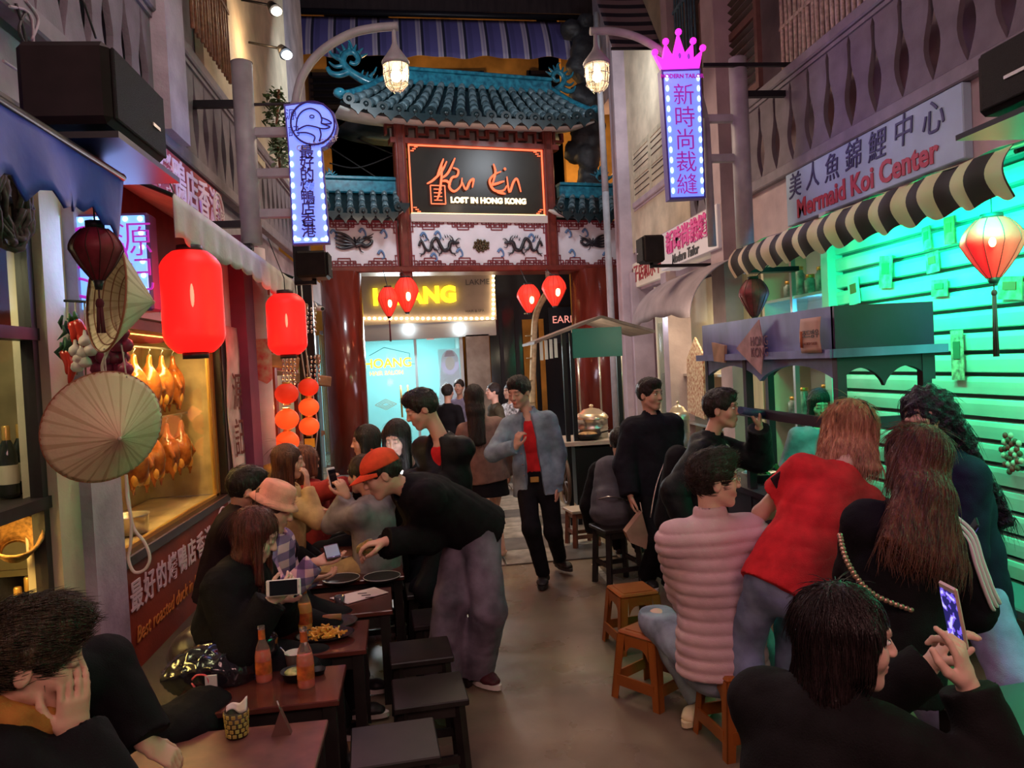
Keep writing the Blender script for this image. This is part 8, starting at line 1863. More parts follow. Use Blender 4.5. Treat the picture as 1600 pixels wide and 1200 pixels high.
J = person('seated woman with long auburn hair in a black coat using a white phone', pp(398, 838, D), (.90, -.05, -.42), Nk=pp(378, 888, D), P=pp(352, 1018, D), fwd=(.9, -.2, 0), s=.98, q=.010, qf=.0055, skin=SKIN_PALE,
 Rh=dict(w=pp(424, 938, D - .22), d=(.8, -.1, .6), n=(.1, .6, .5), hint=(-.2, -.3, -.9), curl=.5, t=(0, .3, 1)), Lh=dict(w=pp(438, 936, D + .05), d=(.6, -.2, .6), n=(.1, -.8, .3), hint=(.2, .4, -.8), curl=.5), Rf=dict(a=(-.50, D - .15, .085)), Lf=dict(a=(-.50, D + .15, .085)), top=dict(mat=BLACK, thick=.045, hem=.2, name='coat', amp=.014), pants=dict(mat=NAVY), shoes=dict(mat=SHOEB), hair=dict(style='long', length=.28, mat=HAIR_RED, n=900, q=.007, fringe=.0), eyes='down')
phone('white phone held sideways by the woman with auburn hair', tuple(pp(443, 918, D - .27)), (.0, .2, 1), (-1, -.1, 0), w_=.068, h_=.14)
# man at the lower left corner
D = 1.88
J = person('man in a black coat and tan scarf at the lower left, hand over his mouth', pp(52, 1030, D), (.93, .30, -.28), Nk=pp(10, 1125, D), P=pp(-25, 1390, D), fwd=(.88, .35, 0), s=1.02, q=.0095, qf=.0045, up=(.15, 0, 1),
 Rh=dict(w=pp(112, 1150, D - .02), d=(.10, .04, 1), n=(-.75, .65, .1), hint=(.5, -.5, -.8), curl=.10, t=(-.6, -.6, .0)), Lh=dict(w=pp(226, 1160, D + .34), d=(.7, .1, -.6), n=(-.3, .2, -.9), hint=(-.1, .8, .5), curl=.5), Rf=dict(a=(-.45, D + .05, .085)), Lf=dict(a=(-.40, D + .40, .085)), top=dict(mat=BLACK, thick=.045, hem=.15, open=.055, name='coat', amp=.013), pants=dict(mat=JEANSL, thick=.02), shoes=dict(mat=SHOEB), hair=dict(style='short', n=3500, top=.026, back=.01, vol=1.6, slen=.055, q=.005, mat=mat('hair_dark_olive', (.045, .030, .015), .4, noise=.6, nscale=90, stretch=(1, 1, .2), bump=.9, bscale=170)), eyes='down')
undershirt(J, TAN, 'scarf_front'); G = Field(J['Nk'] - .2, J['Nk'] + .2, .01); n_ = J['Nk'] + J['tx'] * .035
for k in range(10):
 a, b = k * .628, (k + 1) * .628; f_ = lambda a: n_ + (J['r'] * math.cos(a) * .085 + J['ff'] * (math.sin(a) * .085 + .02)) - J['tx'] * .03 * math.sin(a); G.cap(f_(a), f_(b), .034, None, .02)
A_, B_ = G.mesh(); A_ = A_ - vnormals(A_, B_) * (wrinkle(A_, 4, 40) * .008)[:, None]; np_mesh('scarf', A_, B_, TAN, J['root'])
wood_stool('black stool under the man at the lower left corner', (float(pp(-25, 1390, D)[0]), D, 0), .40, .32, .1)

# right side
D = 6.15
J = person('seated person seen from behind with a grey backpack near the far food cart', pp(969, 692, D), (.35, 1, -.25), Nk=pp(966, 730, D), P=pp(962, 812, D), fwd=(.3, 1, 0), s=.98, q=.013, qf=.008, Lf=dict(a=(ankle(950, 850)[0], D + .45, .085)), Rf=dict(a=(ankle(980, 850)[0], D + .45, .085)), top=dict(mat=BLACK, thick=.04), pants=dict(mat=NAVY), shoes=dict(mat=SHOEB), hair=dict(style='short', n=200), eyes='none')
bk = thing('backpack', 'grey backpack on the seated person near the far food cart', 'bag', tuple(pp(955, 770, D - .2))); G = Field(pp(955, 770, D - .25) - .4, pp(955, 770, D - .25) + .4, .012); G.ecap(pp(957, 728, D - .22), pp(956, 800, D - .27), (.14, .09), (.18, .13), (1, 0, 0), .05); G.ecap(pp(956, 770, D - .33), pp(956, 800, D - .36), (.12, .05), (.13, .06), (1, 0, 0), .04)
A_, B_ = G.mesh(); A_ = A_ - vnormals(A_, B_) * (wrinkle(A_, 9, 14) * .014)[:, None]; np_mesh('pack_body', A_, B_, cloth('backpack_grey', (.12, .12, .14), sc=6), bk); mb = MB(); mb.tube(catmull([pp(945, 722, D - .1), pp(962, 735, D - .34), pp(975, 762, D - .36), pp(985, 790, D - .25)], 5), .014, 6); mb.build('strap', BLACKP, bk); mb = MB(); mb.tube(catmull([pp(935, 780, D - .36), pp(955, 776, D - .42), pp(980, 782, D - .36)], 5), .005, 5); mb.build('zip', STEEL, bk)
D = 5.7
J = person('standing man in a dark jacket looking right with short black hair', pp(1016, 617, D), (.55, -.85, -.08), Nk=pp(1018, 657, D + .02), P=pp(1026, 762, D + .02), fwd=(.1, -1, 0), s=.98, q=.012, qf=.0065, Rh=dict(w=pp(985, 775, D - .12), d=(.1, -.1, -1)), Lh=dict(w=pp(1050, 770, D - .1)), Rf=dict(a=ankle(1012, 918)), Lf=dict(a=ankle(1045, 922)), top=dict(mat=cloth('jacket_ink', (.014, .014, .022)), thick=.04, hem=.14, collar=1, puff=.012, amp=.014), pants=dict(mat=NAVY, thick=.02), shoes=dict(mat=SHOEB), hair=dict(style='short', n=400, top=.008, slen=.03))
b_ = thing('shopping_bag', 'tan paper bag hanging from the hand of the standing man in the dark jacket', 'bag', tuple(pp(995, 830, 5.4))); mb = MB(); q = [pp(x, y, 5.45) for x, y in ((1003, 800), (1013, 838), (1010, 858), (985, 848), (978, 832))]; mb.prism([tuple(v) for v in q][::-1], (0, .09, 0)); mb.build('sheet', mat('bag_tan', (.42, .26, .20), .7, noise=.2, nscale=9), b_); mb = MB(); mb.tube([pp(1003, 800, 5.45), pp(1000, 785, 5.5)], .004, 5); mb.build('handle', ROPE, b_)
D = 4.7
J = person('man in a black hooded jacket with white piping raising a dark tube', pp(1128, 640, D), (.80, -.60, -.03), Nk=pp(1108, 692, D + .05), P=pp(1098, 830, D + .1), fwd=(.75, -.55, 0), s=1.02, q=.0105, qf=.0055, Lh=dict(w=pp(1186, 668, D - .02), d=(.05, -.1, .9), n=(-.4, .2, 0), hint=(.6, .2, -.9), curl=.9, t=(-.8, -.5, 0), grip=.6), Rh=dict(w=pp(1075, 830, D - .2)), Rf=dict(a=(ankle(1080, 1000)[0], D, .085)), Lf=dict(a=(ankle(1130, 1000)[0], D, .085)), top=dict(mat=BLACK2, thick=.038, hem=.15, hood=True, collar=1, name='hooded_jacket', amp=.014, puff=.008), pants=dict(mat=NAVY), shoes=dict(mat=SHOEB), hair=dict(style='short', n=500, top=.010, bald_side=.012, slen=.03))
mb = MB(); s1 = J['sho'][-1]; E1 = J['arm'][-1]['E']; pth = [J['Nk'] + J['ff'] * .09 - J['r'] * .03 - J['tx'] * .00, J['Nk'] + J['ff'] * .105 - J['r'] * .10 - J['tx'] * .03, s1 + J['ff'] * .085 - J['tx'] * .05, s1 * .6 + E1 * .4 + J['ff'] * .085 + V3(0, 0, .02)]; mb.tube(catmull(pth, 6), .0065, 6); mb.build('white_piping', SOLE_W, J['root'])
tb = thing('dark_tube', 'dark blue cylinder held up beside the face of the man in the hooded jacket', 'tube', tuple(pp(1176, 646, D - .06))); mb = MB(); mb.cyl(pp(1157, 641, D - .1), pp(1196, 648, D + .0), .024, n=20); mb.build('tube_body', mat('tube_blue', (.05, .08, .18), .4), tb); mb = MB(); mb.cyl(pp(1193, 647.5, D - .01), pp(1197, 648.2, D + .0), .026, n=20); mb.build('cap', BLACKP, tb)
# backpack on this man's back
bk = thing('backpack', 'black backpack worn by the man in the hooded jacket', 'bag', tuple(pp(1055, 745, D))); c1 = J['Nk'] - J['ff'] * .20 - J['tx'] * .12; c2 = J['P'] - J['ff'] * .22 + J['tx'] * .05; G = Field(np.minimum(c1, c2) - .3, np.maximum(c1, c2) + .3, .012); G.ecap(c1, c2, (.12, .08), (.15, .11), J['r'], .05); A_, B_ = G.mesh(); A_ = A_ - vnormals(A_, B_) * (wrinkle(A_, 7, 14) * .012)[:, None]; np_mesh('pack_body', A_, B_, cloth('backpack_black', (.013, .013, .015), sc=6), bk); mb = MB(); mb.tube(catmull([c1 - J['ff'] * .09 - J['r'] * .08, (c1 + c2) / 2 - J['ff'] * .12, c2 - J['ff'] * .11 + J['r'] * .08], 5), .004, 5); mb.build('zip', STEEL, bk)
# seated man in pink padded jacket
D = 3.32
J = person('seated man in a pink padded jacket and glasses seen from behind, face turned right', pp(1116, 752, D), (.97, -.12, -.02), Nk=pp(1112, 822, D), P=pp(1128, 1030, D + .02), fwd=(.10, 1, 0), s=1.03, q=.0095, qf=.005, skin=SKIN_PALE,
 Lh=dict(w=pp(1090, 975, D + .26), hint=(-1, -.3, -.1), d=(.6, .8, 0)), Rh=dict(w=pp(1165, 985, D + .30), hint=(.8, -.3, -.3), d=(-.2, 1, 0)), Lf=dict(a=(ankle(1100, 1118)[0], ankle(1100, 1118)[1], .085), hint=(-.35, 1, .6), toe=(-.35, -.3, 0)), Rf=dict(a=(ankle(1200, 1070)[0], D + .40, .085), hint=(.3, .9, .5)), top=dict(mat=PINKJ, thick=.040, hem=.04, quilt=.056, puff=.006, name='padded_jacket', collar=1, q=.0085), pants=dict(mat=JEANSL, thick=.024, knee=.006, amp=.008), shoes=dict(mat=SHOET, sole=SHOET), hair=dict(style='short', n=2600, top=.022, vol=1.3, slen=.050, q=.006, mat=mat('hair_soft_black', (.028, .018, .014), .4, noise=.5, nscale=90, stretch=(1, 1, .2), bump=.9, bscale=170)))
mb = MB(); h = J['h']
for sg in (-1, 1): mb.tube([h(sg * .032 + .021 * math.cos(k * PI / 10), .098, .010 + .018 * math.sin(k * PI / 10)) for k in range(21)], .0013, 5); mb.tube([h(sg * .053, .096, .014), h(sg * .082, .01, .012)], .0014, 5)
mb.tube([h(-.011, .099, .012), h(.011, .099, .012)], .0013, 5); mb.build('glasses', mat('glasses_gold', (.7, .55, .4), .2, metal=.9), J['root'])
mb = MB(); mb.tube([J['P'] + J['r'] * (.175 * math.cos(a)) + J['ff'] * (.135 * math.sin(a)) - J['tx'] * .035 for a in [k * PI / 16 for k in range(33)]], .010, 6); mb.build('jacket_hem_band', BLACKP, J['root'])
# woman behind the cart
D = 5.75
J = person('dark-haired woman in a lilac-grey top behind the vendor cart', pp(1281, 632, D), (-.25, -.9, -.35), Nk=pp(1276, 672, D), P=pp(1272, 775, D), fwd=(-.3, -.9, 0), s=.94, q=.013, qf=.007, top=dict(mat=LILG, thick=.02), pants=dict(mat=JEANS), shoes=dict(mat=SHOEB), hair=dict(style='long', length=.30, mat=HAIR_BLACK, n=200, q=.009), eyes='down')
# blonde woman, red tee
D = 3.12
J = person('blonde woman in a red tee and faded jeans leaning over the cart, seen from behind', pp(1330, 672, D + .12), (.35, 1, -.45), Nk=pp(1312, 745, D), P=pp(1236, 905, D - .10), fwd=(.35, 1, 0), s=1.0, q=.010, qf=.006, sh=.15,
 Lh=dict(w=pp(1232, 800, D + .32), hint=(-.8, -.2, -.2), d=(.4, .8, .2)), Rh=dict(w=pp(1400, 850, D + .30), hint=(.7, -.3, -.4)), Lf=dict(a=(ankle(1192, 1200)[0], ankle(1192, 1200)[1], .085), hint=(-.1, 1, 0)), Rf=dict(a=(ankle(1262, 1185)[0], ankle(1262, 1185)[1] + .15, .085), hint=(.3, 1, 0)), top=dict(mat=REDT, thick=.028, hem=.08, sleeve='short', name='tee', amp=.012), pants=dict(mat=cloth('jeans_faded_blue', (.20, .24, .38), noise=.4, sc=7), thick=.016, amp=.010), shoes=dict(mat=SHOEB), hair=dict(style='long', length=.17, mat=HAIR_BLOND, n=2200, q=.0065, fall=(-.26, -.05, -1), boff=.08, width=1.32, spread=.02, front=False), eyes='none')
phone('phone tucked in the left sleeve of the blonde woman', tuple(pp(1226, 762, D + .05)), (.8, .1, .45), (-.40, 0, .9), case=mat('phone_black', (.02, .02, .02), .3));
mb = MB(); h = J['h']
for k in range(9):
 a = -.04 + .01 * k; mb.tube([h(a, -.03, .131), h(a * 1.5, -.085, .098), h(a * 2.0, -.116, .050 - .012 * abs(k - 4))], [.007, .006, .001], 5)
mb.build('dark_roots', HAIR_BLACK, J['root'])
# curly dark woman
D = 3.0
J = person('woman with long curly black hair in a dark coat beside the green shutter', pp(1446, 655, D), (-.80, -.50, -.40), Nk=pp(1478, 722, D + .02), P=pp(1505, 900, D), fwd=(-.85, .2, 0), s=1.0, q=.011, qf=.006, Lh=dict(w=pp(1400, 860, D - .1), hint=(.2, -.3, -.9)), Rh=dict(w=pp(1420, 850, D + .2)), Lf=dict(a=(pp(1530, 1100, D)[0], D - .22, .085), hint=(-.4, -1, .2)), Rf=dict(a=(pp(1500, 1100, D)[0], D + .1, .085)), top=dict(mat=cloth('coat_blue_black', (.014, .013, .035)), thick=.045, hem=.16, name='coat', amp=.014), pants=dict(mat=JEANSV, thick=.03, amp=.012), shoes=dict(mat=SHOEB), hair=dict(style='long', length=.52, front=False, mat=mat('hair_blue_black', (.018, .011, .022), .35, noise=.5, nscale=60, bump=.9, bscale=120), n=1500, q=.0085, fringe=-.02, fall=(.32, 0, -1), boff=.10, width=1.25, spread=.03, curly=.012, wave=.006), eyes='down')
# woman with three-stripe sleeve
D = 2.55
J = person('woman with long brown hair in a black top with three white sleeve stripes', pp(1432, 722, D), (-.25, 1, -.35), Nk=pp(1420, 808, D - .03), P=pp(1388, 1040, D - .08), fwd=(-.05, 1, 0), s=.99, q=.0095, qf=.005,
 Rh=dict(w=pp(1503, 878, D + .18), hint=(.15, -.25, -1), d=(.05, -.1, 1), n=(-.8, .3, 0), curl=.75, t=(-.3, .6, .4), grip=.3), Lh=dict(w=pp(1330, 970, D + .32), hint=(-.8, -.3, -.4)), Rf=dict(a=(pp(1415, 1100, D)[0], D, .085), hint=(0, 1, 0)), Lf=dict(a=(pp(1360, 1100, D)[0], D, .085), hint=(0, 1, 0)), top=dict(mat=BLACK, thick=.038, hem=.10, name='track_top', amp=.012), pants=dict(mat=NAVY), shoes=dict(mat=SHOEB), hair=dict(style='long', length=.32, mat=HAIR_OMBRE, n=3500, q=.0065, fall=(-.46, -.12, -1), width=1.25, spread=.055, boff=.13, front=False), eyes='none')
a = J['arm'][1]; S_, E_, W_ = a['S'], a['E'], a['W']; u1 = nrm(E_ - S_); u2 = nrm(W_ - E_); out = nrm(V3(.35, -1, .25))
for k in (-1, 0, 1):
 o1 = nrm(out - u1 * (out @ u1)); s1 = np.cross(u1, o1); o2 = nrm(out - u2 * (out @ u2)); s2 = np.cross(u2, o2); P_ = []
 d0 = .021 * k
 P_.append(J['Nk'] + J['r'] * .07 - J['ff'] * .06 + s1 * d0 + V3(0, 0, .045))
 P_.append(S_ + o1 * .080 + s1 * d0 + V3(0, 0, .03))
 for t_ in (.3, .65): P_.append(S_ * (1 - t_) + E_ * t_ + o1 * (.091 - .004 * t_) + s1 * d0)
 P_.append(E_ + nrm(o1 + o2) * .084 + s1 * d0)
 for t_ in (.35, .75): P_.append(E_ * (1 - t_) + W_ * t_ + o2 * (.080 - .014 * t_) + s2 * d0)
 mb = MB(); cp = catmull(P_, 5); mb.tube(cp, .0075, 6); mb.build('sleeve_stripe', mat('stripe_white', (.78, .62, .64), .7), J['root'])
mb = MB(); pth = catmull([pp(1312, 835, D - .17), pp(1325, 880, D - .22), pp(1360, 925, D - .22), pp(1420, 952, D - .20), pp(1470, 968, D - .10)], 8)
for i in range(0, len(pth) - 1): mb.ell(tuple((pth[i] + pth[i + 1]) / 2), (.011, .006, .009), 8, 5)
mb.build('chain_strap', mat('chain_bronze', (.55, .35, .26), .35, metal=.8), J['root'])
phone('dark phone in the raised hand of the woman with striped sleeves', tuple(pp(1512, 838, D + .12)), (.5, .8, .2), (.5, .0, .9), case=mat('phone_black', (.02, .02, .02), .3), screen=mat('phone_violet', (.1, .05, .3), .2, emit=(.2, .1, .7), es=.5))
# foreground woman taking a picture
D = 1.62
J = person('foreground woman in a black jumper taking a picture with a phone', pp(1322, 1000, D), (.96, -.22, -.08), Nk=pp(1288, 1092, D), P=pp(1255, 1420, D - .05), fwd=(.80, .60, 0), s=.95, q=.009, qf=.0042, skin=SKIN_PALE, sh=.155,
 Rh=dict(w=pp(1512, 1072, D - .10), d=(-.18, .05, 1), n=(-.65, .75, 0), hint=(.75, -.35, -1), curls=[.25, .75, .85, .9], t=(-.6, .2, .1), grip=.2), Lh=dict(w=pp(1452, 1040, D + .12), d=(.45, -.2, .8), n=(.9, -.4, .1), hint=(.3, .5, -1), curl=.45, t=(.0, -.8, .5), grip=.2), Rf=dict(a=(.95, D - .2, .085)), Lf=dict(a=(.95, D + .2, .085)), top=dict(mat=cloth('jumper_charcoal', (.010, .009, .010)), thick=.030, hem=.1, name='jumper', amp=.009, neck=.03), pants=dict(mat=NAVY), shoes=dict(mat=SHOEB), hair=dict(style='long', length=.10, mat=mat('hair_warm_black', (.022, .012, .013), .36, noise=.5, nscale=90, stretch=(1, 1, .06), bump=.9, bscale=170), n=5500, q=.0055, width=1.16, spread=-.02, fringe=-.015, wave=.001), eyes='open')
SCR = bpy.data.materials.new('phone_picture'); SCR.use_nodes = True; nt = SCR.node_tree; b_ = nt.nodes['Principled BSDF']; tx_ = nt.nodes.new('ShaderNodeTexNoise'); tx_.inputs['Scale'].default_value = 45; tcx = nt.nodes.new('ShaderNodeTexCoord'); nt.links.new(tcx.outputs['Object'], tx_.inputs[0]); rp_ = nt.nodes.new('ShaderNodeValToRGB'); rp_.color_ramp.interpolation = 'CONSTANT'; e_ = rp_.color_ramp.elements; e_[0].color = (.01, .01, .10, 1); e_[1].position = .52; e_[1].color = (.16, .10, .70, 1); q_ = e_.new(.62); q_.color = (.55, .5, .9, 1); nt.links.new(tx_.outputs[0], rp_.inputs[0]); nt.links.new(rp_.outputs[0], b_.inputs['Emission Color']); b_.inputs['Emission Strength'].default_value = 1.3; b_.inputs['Base Color'].default_value = (.02, .02, .05, 1)
phone('rose gold phone with a lit picture on its screen held by the foreground woman', tuple(pp(1490, 960, D + .0)), (-.12, -1, 0), (-.16, .0, 1), w_=.070, h_=.142, case=mat('phone_rose_gold', (.72, .50, .42), .3, metal=.3), screen=SCR)
# ------------------------------------------------------------------ low tables, stools, food and drink on the left
T = {}
for k, (x, y, z, sx, sy, lab) in enumerate(((-.80, 2.72, .46, .74, .36, 'nearest low table with a woven napkin cup and a folded card'), (-.72, 3.14, .50, .64, .36, 'low dark table with two orange drinks near the lower left'), (-.66, 3.68, .50, .64, .42, 'low dark table with the plate of fries'), (-.58, 4.22, .50, .66, .44, 'low dark table with a menu sheet on it'), (-.52, 4.85, .50, .62, .42, 'low dark table in front of the person in the bucket hat'), (-.50, 5.5, .50, .62, .42, 'low dark table farthest back among the seated people'))):
 low_table(lab, (x, y, 0), (sx, sy), z, .02 * k, DW, mat('table_worn_brown', (.16, .06, .055), .35, noise=.4, nscale=8) if k == 0 else DWR); T[k] = (x, y, z)
for (x, y, z, w_, lab) in ((-.06, 3.30, .37, .31, 'black wooden stool nearest the man in the cap, fully visible'), (-.10, 3.78, .37, .30, 'black wooden stool beside the table with fries'), (-.19, 2.86, .37, .32, 'black wooden stool cut off by the bottom edge of the picture'), (.00, 4.28, .37, .30, 'black wooden stool in front of the bending man'), (-.05, 4.85, .37, .30, 'black wooden stool at the feet of the man in the open black jacket')):
 wood_stool(lab, (x, y, 0), z, w_, .08)
t = thing('wall_bench', 'low dark bench along the foot of the red board', 'bench', (-1.27, 4.2, 0)); mb = MB(); mb.box((-1.25, 4.2, .38), (.34, 3.4, .05), 0, None, .008); mb.build('seat', DW, t)
for y in (2.7, 3.7, 4.7, 5.7): mb = MB(); mb.box((-1.25, y, .18), (.28, .05, .36)); mb.build('leg', DW, t)
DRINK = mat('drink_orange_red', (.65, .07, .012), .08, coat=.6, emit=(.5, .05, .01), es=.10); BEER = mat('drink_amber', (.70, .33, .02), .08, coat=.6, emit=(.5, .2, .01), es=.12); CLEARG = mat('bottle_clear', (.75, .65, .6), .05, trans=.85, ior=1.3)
LABR = mat('label_orange', (.55, .12, .03), .5, noise=.5, nscale=30)
def bottle(label, px, py, z, dr, lab=True, cap=True, s=1.0):
 c = onz(px, py, z); t = thing('drink_bottle', label, 'bottle', tuple(c)); M = Matrix.Translation(c) @ Matrix.Diagonal((s, s, s, 1))
 mb = MB(); mb.lathe([(.001, .002), (.028, .003), (.031, .012), (.031, .10), (.027, .125), (.001, .127)], 20, M); mb.build('drink', dr, t)
 mb = MB(); mb.lathe([(.030, .0), (.0325, .012), (.0325, .105), (.026, .140), (.0145, .170), (.0125, .215), (.0145, .217), (.0145, .228)], 20, M); mb.build('glass_body', CLEARG, t)
 mb = MB(); mb.lathe([(.0330, .035), (.0330, .088)], 20, M); mb.build('paper_label', LABR, t)
 if cap: mb = MB(); mb.lathe([(.0145, .175), (.0140, .213)], 14, M); mb.build('neck_label', LABR, t)
bottle('clear bottle of orange-red drink, left one on the table near the lower left', 413, 1064, .50, DRINK); bottle('clear bottle of orange-red drink, right one beside the bowl', 479, 1073, .50, DRINK, s=1.05); bottle('amber beer bottle in front of the plate of fries', 478, 985, .50, BEER, s=1.05)
# plate of fries
c = onz(508, 996, .505); t = thing('fries_plate', 'oval black plate heaped with yellow fries', 'plate', tuple(c)); mb = MB(); mb.lathe([(.001, .004), (.10, .004), (.135, .018), (.138, .02), (.10, .0), (.001, 0)], 28, Matrix.Translation(c) @ Matrix.Diagonal((1.0, .72, 1, 1))); mb.build('dish', BLACKP, t); rr = random.Random(6); FRY = mat('fries_yellow', (.80, .42, .07), .55, noise=.25, nscale=30)
for k in range(60):
 a = rr.uniform(0, 6.28); r_ = rr.uniform(0, .085); h_ = .015 + .04 * (1 - r_ / .09) * rr.random(); p = c + Vector((r_ * math.cos(a), r_ * .6 * math.sin(a), h_)); d = Vector((rr.uniform(-1, 1), rr.uniform(-1, 1), rr.uniform(-.3, .3))).normalized() * .032; mb = MB(); mb.bar(p - d, p + d, .008, .008); mb.build('fry', FRY, t)
c = onz(527, 975, .505); t = thing('sausage_plate', 'small dark plate with brown sausage behind the fries', 'plate', tuple(c)); mb = MB(); mb.lathe([(.001, .004), (.08, .004), (.10, .016), (.08, .0), (.001, 0)], 24, Matrix.Translation(c)); mb.build('dish', BLACKP, t); mb = MB(); mb.tube([c + Vector((-.12, -.01, .03)), c + Vector((-.04, 0, .035)), c + Vector((.02, .01, .03))], .018, 8); mb.build('sausage', mat('sausage_brown', (.32, .12, .05), .4), t)
def cup(label, px, py, z, r_, h_, m, name='paper_cup', cat='cup'):
 c = onz(px, py, z); t = thing(name, label, cat, tuple(c)); mb = MB(); mb.lathe([(.001, .0), (r_ * .75, .0), (r_, h_), (r_ * 1.04, h_), (r_ * .96, h_ * .98), (r_ * .72, .006), (.001, .006)], 22, Matrix.Translation(c)); mb.build('cup_wall', m, t); return t, c
t, c = cup('white paper cup with a spoon behind the right orange bottle', 462, 1046, .50, .042, .075, mat('paper_white', (.78, .70, .66), .6)); mb = MB(); mb.tube([c + Vector((0, 0, .03)), c + Vector((-.06, 0, .10))], .0035, 5); mb.build('spoon', STEEL, t)
t, c = cup('black bowl of noodles with garnish beside the right orange bottle', 462, 1062, .50, .058, .040, BLACKP, 'noodle_bowl', 'bowl'); mb = MB(); mb.ell(c + Vector((0, 0, .034)), (.045, .045, .012), 12, 6); mb.build('noodles', mat('noodle_pale', (.62, .50, .25), .5, noise=.7, nscale=40, color2=(.12, .22, .04)), t)
t, c = cup('small black sauce dish right of the orange bottles', 497, 1053, .50, .032, .022, BLACKP, 'sauce_dish', 'dish')
# woven napkin cup and card stand on the nearest table
c = onz(371, 1150, .46); t = thing('napkin_cup', 'woven cup holding white napkins on the nearest table', 'cup', tuple(c)); mb = MB(); mb.lathe([(.001, 0), (.036, 0), (.042, .095), (.038, .094), (.033, .005)], 24, Matrix.Translation(c)); mb.build('cup_wall', mat('cup_dark_weave', (.05, .035, .02), .6), t)
for i in range(5):
 for k in range(12): a = (k + .5 * (i % 2)) * PI / 6; r_ = .0375 + i * .0012; mb = MB(); M = Matrix.Translation(c + Vector((r_ * math.cos(a), r_ * math.sin(a), .014 + .0175 * i))) @ Matrix.Rotation(a, 4, 'Z'); mb.box((0, 0, 0), (.005, .014, .013), 0, M, .0015); mb.build('weave_strip', mat('weave_gold', (.42, .30, .08), .45), t)
mb = MB(); mb.sheet(lambda u, v: (c.x - .035 + .075 * u, c.y + .010 * math.sin(u * 5) + .01 * v, c.z + .09 + (.018 + .03 * u * u) * v + .006 * math.sin(u * 7)), 10, 4); mb.build('napkin', mat('napkin_white', (.85, .78, .75), .8), t, thick=.012)
c = onz(441, 1146, .46); t = thing('table_card', 'small folded brown card standing on the nearest table', 'card', tuple(c)); mb = MB(); mb.prism([c + Vector((-.035, -.02, 0)), c + Vector((.035, -.02, 0)), c + Vector((0, -.015, .09))], (0, .03, 0)); mb.build('folded_card', mat('card_brown', (.14, .06, .05), .5), t); mb = MB(); mb.tube([c + Vector((0, 0, .08)), c + Vector((-.012, 0, .12))], .003, 5); mb.build('stick', STEEL, t)
# menu sheet, phone charger and plates further back
c = onz(560, 938, .503); t = thing('menu_sheet', 'large white menu sheet lying on the third table', 'menu', tuple(c)); mb = MB(); p = [onz(x, y, .504) for x, y in ((515, 935), (585, 918), (607, 926), (543, 944))]; mb.prism([Vector(v) for v in p][::-1], (0, 0, .003)); mb.build('sheet', mat('paper_lilac', (.66, .60, .62), .6), t); mb = MB()
for k in range(3): q = onz(566 + k * 6, 927 + k * 3, .508); mb.box(q, (.05, .012, .001))
mb.build('print_lines', mat('ink_black', (.02, .02, .02), .5), t)
c = onz(531, 944, .50); t = thing('glass_ashtray', 'small square dark glass on the corner of the menu sheet', 'ashtray', tuple(c)); mb = MB(); mb.lathe([(.001, 0), (.026, 0), (.030, .045), (.024, .045), (.020, .008), (.001, .008)], 8, Matrix.Translation(c)); mb.build('bowl_shell', mat('glass_smoke', (.10, .10, .12), .08, coat=.8), t)
for k, (px, py, lab) in enumerate(((533, 908, 'black tray with a white rim line on the table by the open hand'), (500, 880, 'pile of pale paper wrappers between the seated people'), (597, 905, 'small dark plate near the hand of the bending man'))):
 c = onz(px, py, .505); t = thing(('serving_tray', 'paper_wrappers', 'side_plate')[k], lab, ('tray', 'wrapper', 'plate')[k], tuple(c)); mb = MB()
 if k == 1:
  rr = random.Random(3)
  for j in range(5): p = c + Vector((rr.uniform(-.06, .06), rr.uniform(-.05, .05), .01 + j * .004)); mb.sheet(lambda u, v: (p.x + .05 * (u - .5), p.y + .05 * (v - .5), p.z + .012 * math.sin(u * 7 + j) * math.cos(v * 6)), 5, 5)
  mb.build('crumpled_paper', mat('paper_white', (.78, .70, .66), .6), t, thick=.002)
 else:
  mb.lathe([(.001, .003), (.085, .003), (.11, .018), (.113, .018), (.09, 0), (.001, 0)], 24, Matrix.Translation(c)); mb.build('dish', BLACKP, t); mb = MB(); mb.tube([c + Vector((.11 * math.cos(a * PI / 12), .11 * math.sin(a * PI / 12), .020)) for a in range(25)], .0018, 5); mb.build('rim_line', mat('rim_white', (.7, .7, .7), .4), t)
c = V3(onz(566, 862, .70)); c = pp(572, 858, 4.0); t = thing('food_bag', 'small clear bag of food passed from the bending man to the open hand', 'food', tuple(c)); G = Field(c - .1, c + .1, .006); G.ell(c, (.05, .03, .035), None, .02); G.ell(c + (.02, 0, .03), (.02, .015, .02), None, .02); A_, B_ = G.mesh(); A_ = A_ + vnormals(A_, B_) * (wrinkle(A_, 2, 60) * .008)[:, None]; np_mesh('bag_film', A_, B_, mat('food_mixed', (.42, .22, .08), .3, noise=.9, nscale=60, color2=(.06, .14, .03)), t)
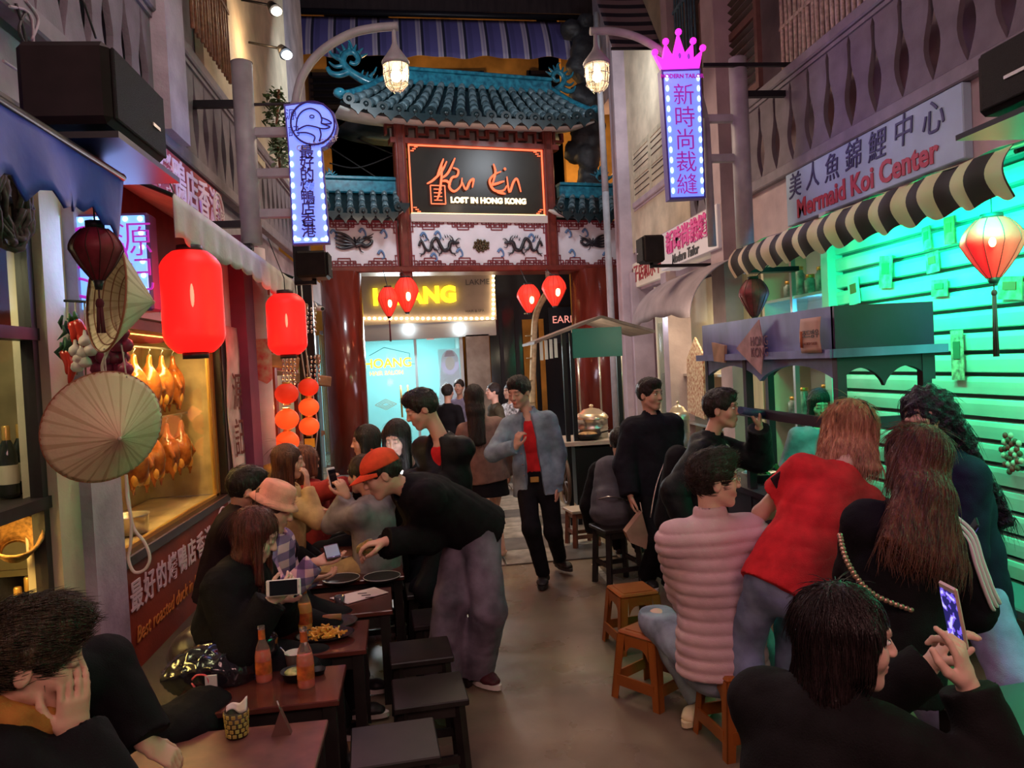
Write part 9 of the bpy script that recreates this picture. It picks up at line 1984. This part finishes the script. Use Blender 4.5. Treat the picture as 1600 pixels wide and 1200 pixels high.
# bags heaped on the bench
t = thing('plastic_bag', 'crumpled glossy black plastic bag on the bench with a pink ribbon', 'bag', tuple(pp(345, 1035, 3.35))); c = pp(345, 1040, 3.30); G = Field(c - .35, c + .35, .012); G.ell(c, (.17, .13, .10), None, .04); G.ell(c + (.12, .05, .05), (.10, .08, .09), None, .04); G.ell(c + (-.12, 0, -.02), (.11, .10, .07), None, .04)
A_, B_ = G.mesh(); N1 = vnormals(A_, B_); A_ = A_ + N1 * (wrinkle(A_, 12, 34) * .030)[:, None]; np_mesh('bag_film', A_, B_, mat('bag_black_gloss', (.015, .013, .018), .16, coat=.6), t)
mb = MB(); mb.tube(catmull([pp(300, 1062, 3.18), pp(308, 1055, 3.16), pp(322, 1056, 3.14), pp(326, 1070, 3.14), pp(318, 1080, 3.16), pp(308, 1078, 3.16), pp(296, 1062, 3.2)], 5), .004, 5); mb.build('ribbon', mat('ribbon_pink', (.65, .08, .14), .5), t)
mb = MB(); mb.box(tuple(pp(330, 1065, 3.14)), (.045, .01, .05)); mb.build('ticket', mat('paper_lilac', (.66, .60, .62), .6), t)
t = thing('leather_handbag', 'dark leather handbag behind the glossy black bag', 'bag', tuple(pp(325, 1000, 3.6))); c = pp(322, 1010, 3.55); G = Field(c - .3, c + .3, .012); G.ecap(c + (-.02, -.08, 0), c + (.02, .10, .02), (.12, .10), (.11, .09), (1, 0, 0), .04); A_, B_ = G.mesh(); A_ = A_ + vnormals(A_, B_) * (wrinkle(A_, 3, 20) * .016)[:, None]; np_mesh('bag_body', A_, B_, mat('leather_dark', (.03, .018, .018), .35, noise=.3, nscale=20), t); mb = MB(); mb.tube(catmull([pp(296, 1000, 3.5), pp(312, 985, 3.42), pp(345, 990, 3.42), pp(352, 1005, 3.5)], 5), .009, 6); mb.build('strap', BLACKP, t)
t = thing('coat_heap', 'black coat heaped on the bench beside the red board', 'coat', tuple(pp(262, 1100, 3.0))); c = pp(268, 1110, 2.95); G = Field(c - .35, c + .35, .013); G.ell(c + (0, 0, -.08), (.15, .13, .09), None, .04); G.ell(c + (.08, .1, -.06), (.11, .11, .08), None, .04); A_, B_ = G.mesh(); A_ = A_ + vnormals(A_, B_) * (wrinkle(A_, 8, 16) * .03)[:, None]; np_mesh('folded_cloth', A_, B_, BLACK, t)
# scraps on the ground
for k, (px, py, w_, h_, lab) in enumerate(((562, 1160, .11, .13, 'tan card lying on the ground behind the cut-off stool'), (484, 1172, .06, .04, 'white scrap of paper under the nearest tables'), (660, 1005, .07, .05, 'white napkin lying on the black stool in front of the bending man'))):
 z = .37 if k == 2 else .003; c = onz(px, py, z + .003) if k < 2 else Vector((.02, 4.26, .373)); t = thing('paper_scrap', lab, 'paper', tuple(c)); mb = MB(); mb.box(c, (w_, h_, .003), 0, Matrix.Translation(c) @ Matrix.Rotation(.2, 4, 'Z') @ Matrix.Translation(-c)); mb.build('sheet', mat('card_sand', (.5, .33, .18), .7) if k == 0 else mat('paper_white', (.78, .70, .66), .6), t)
texts_to_meshes()
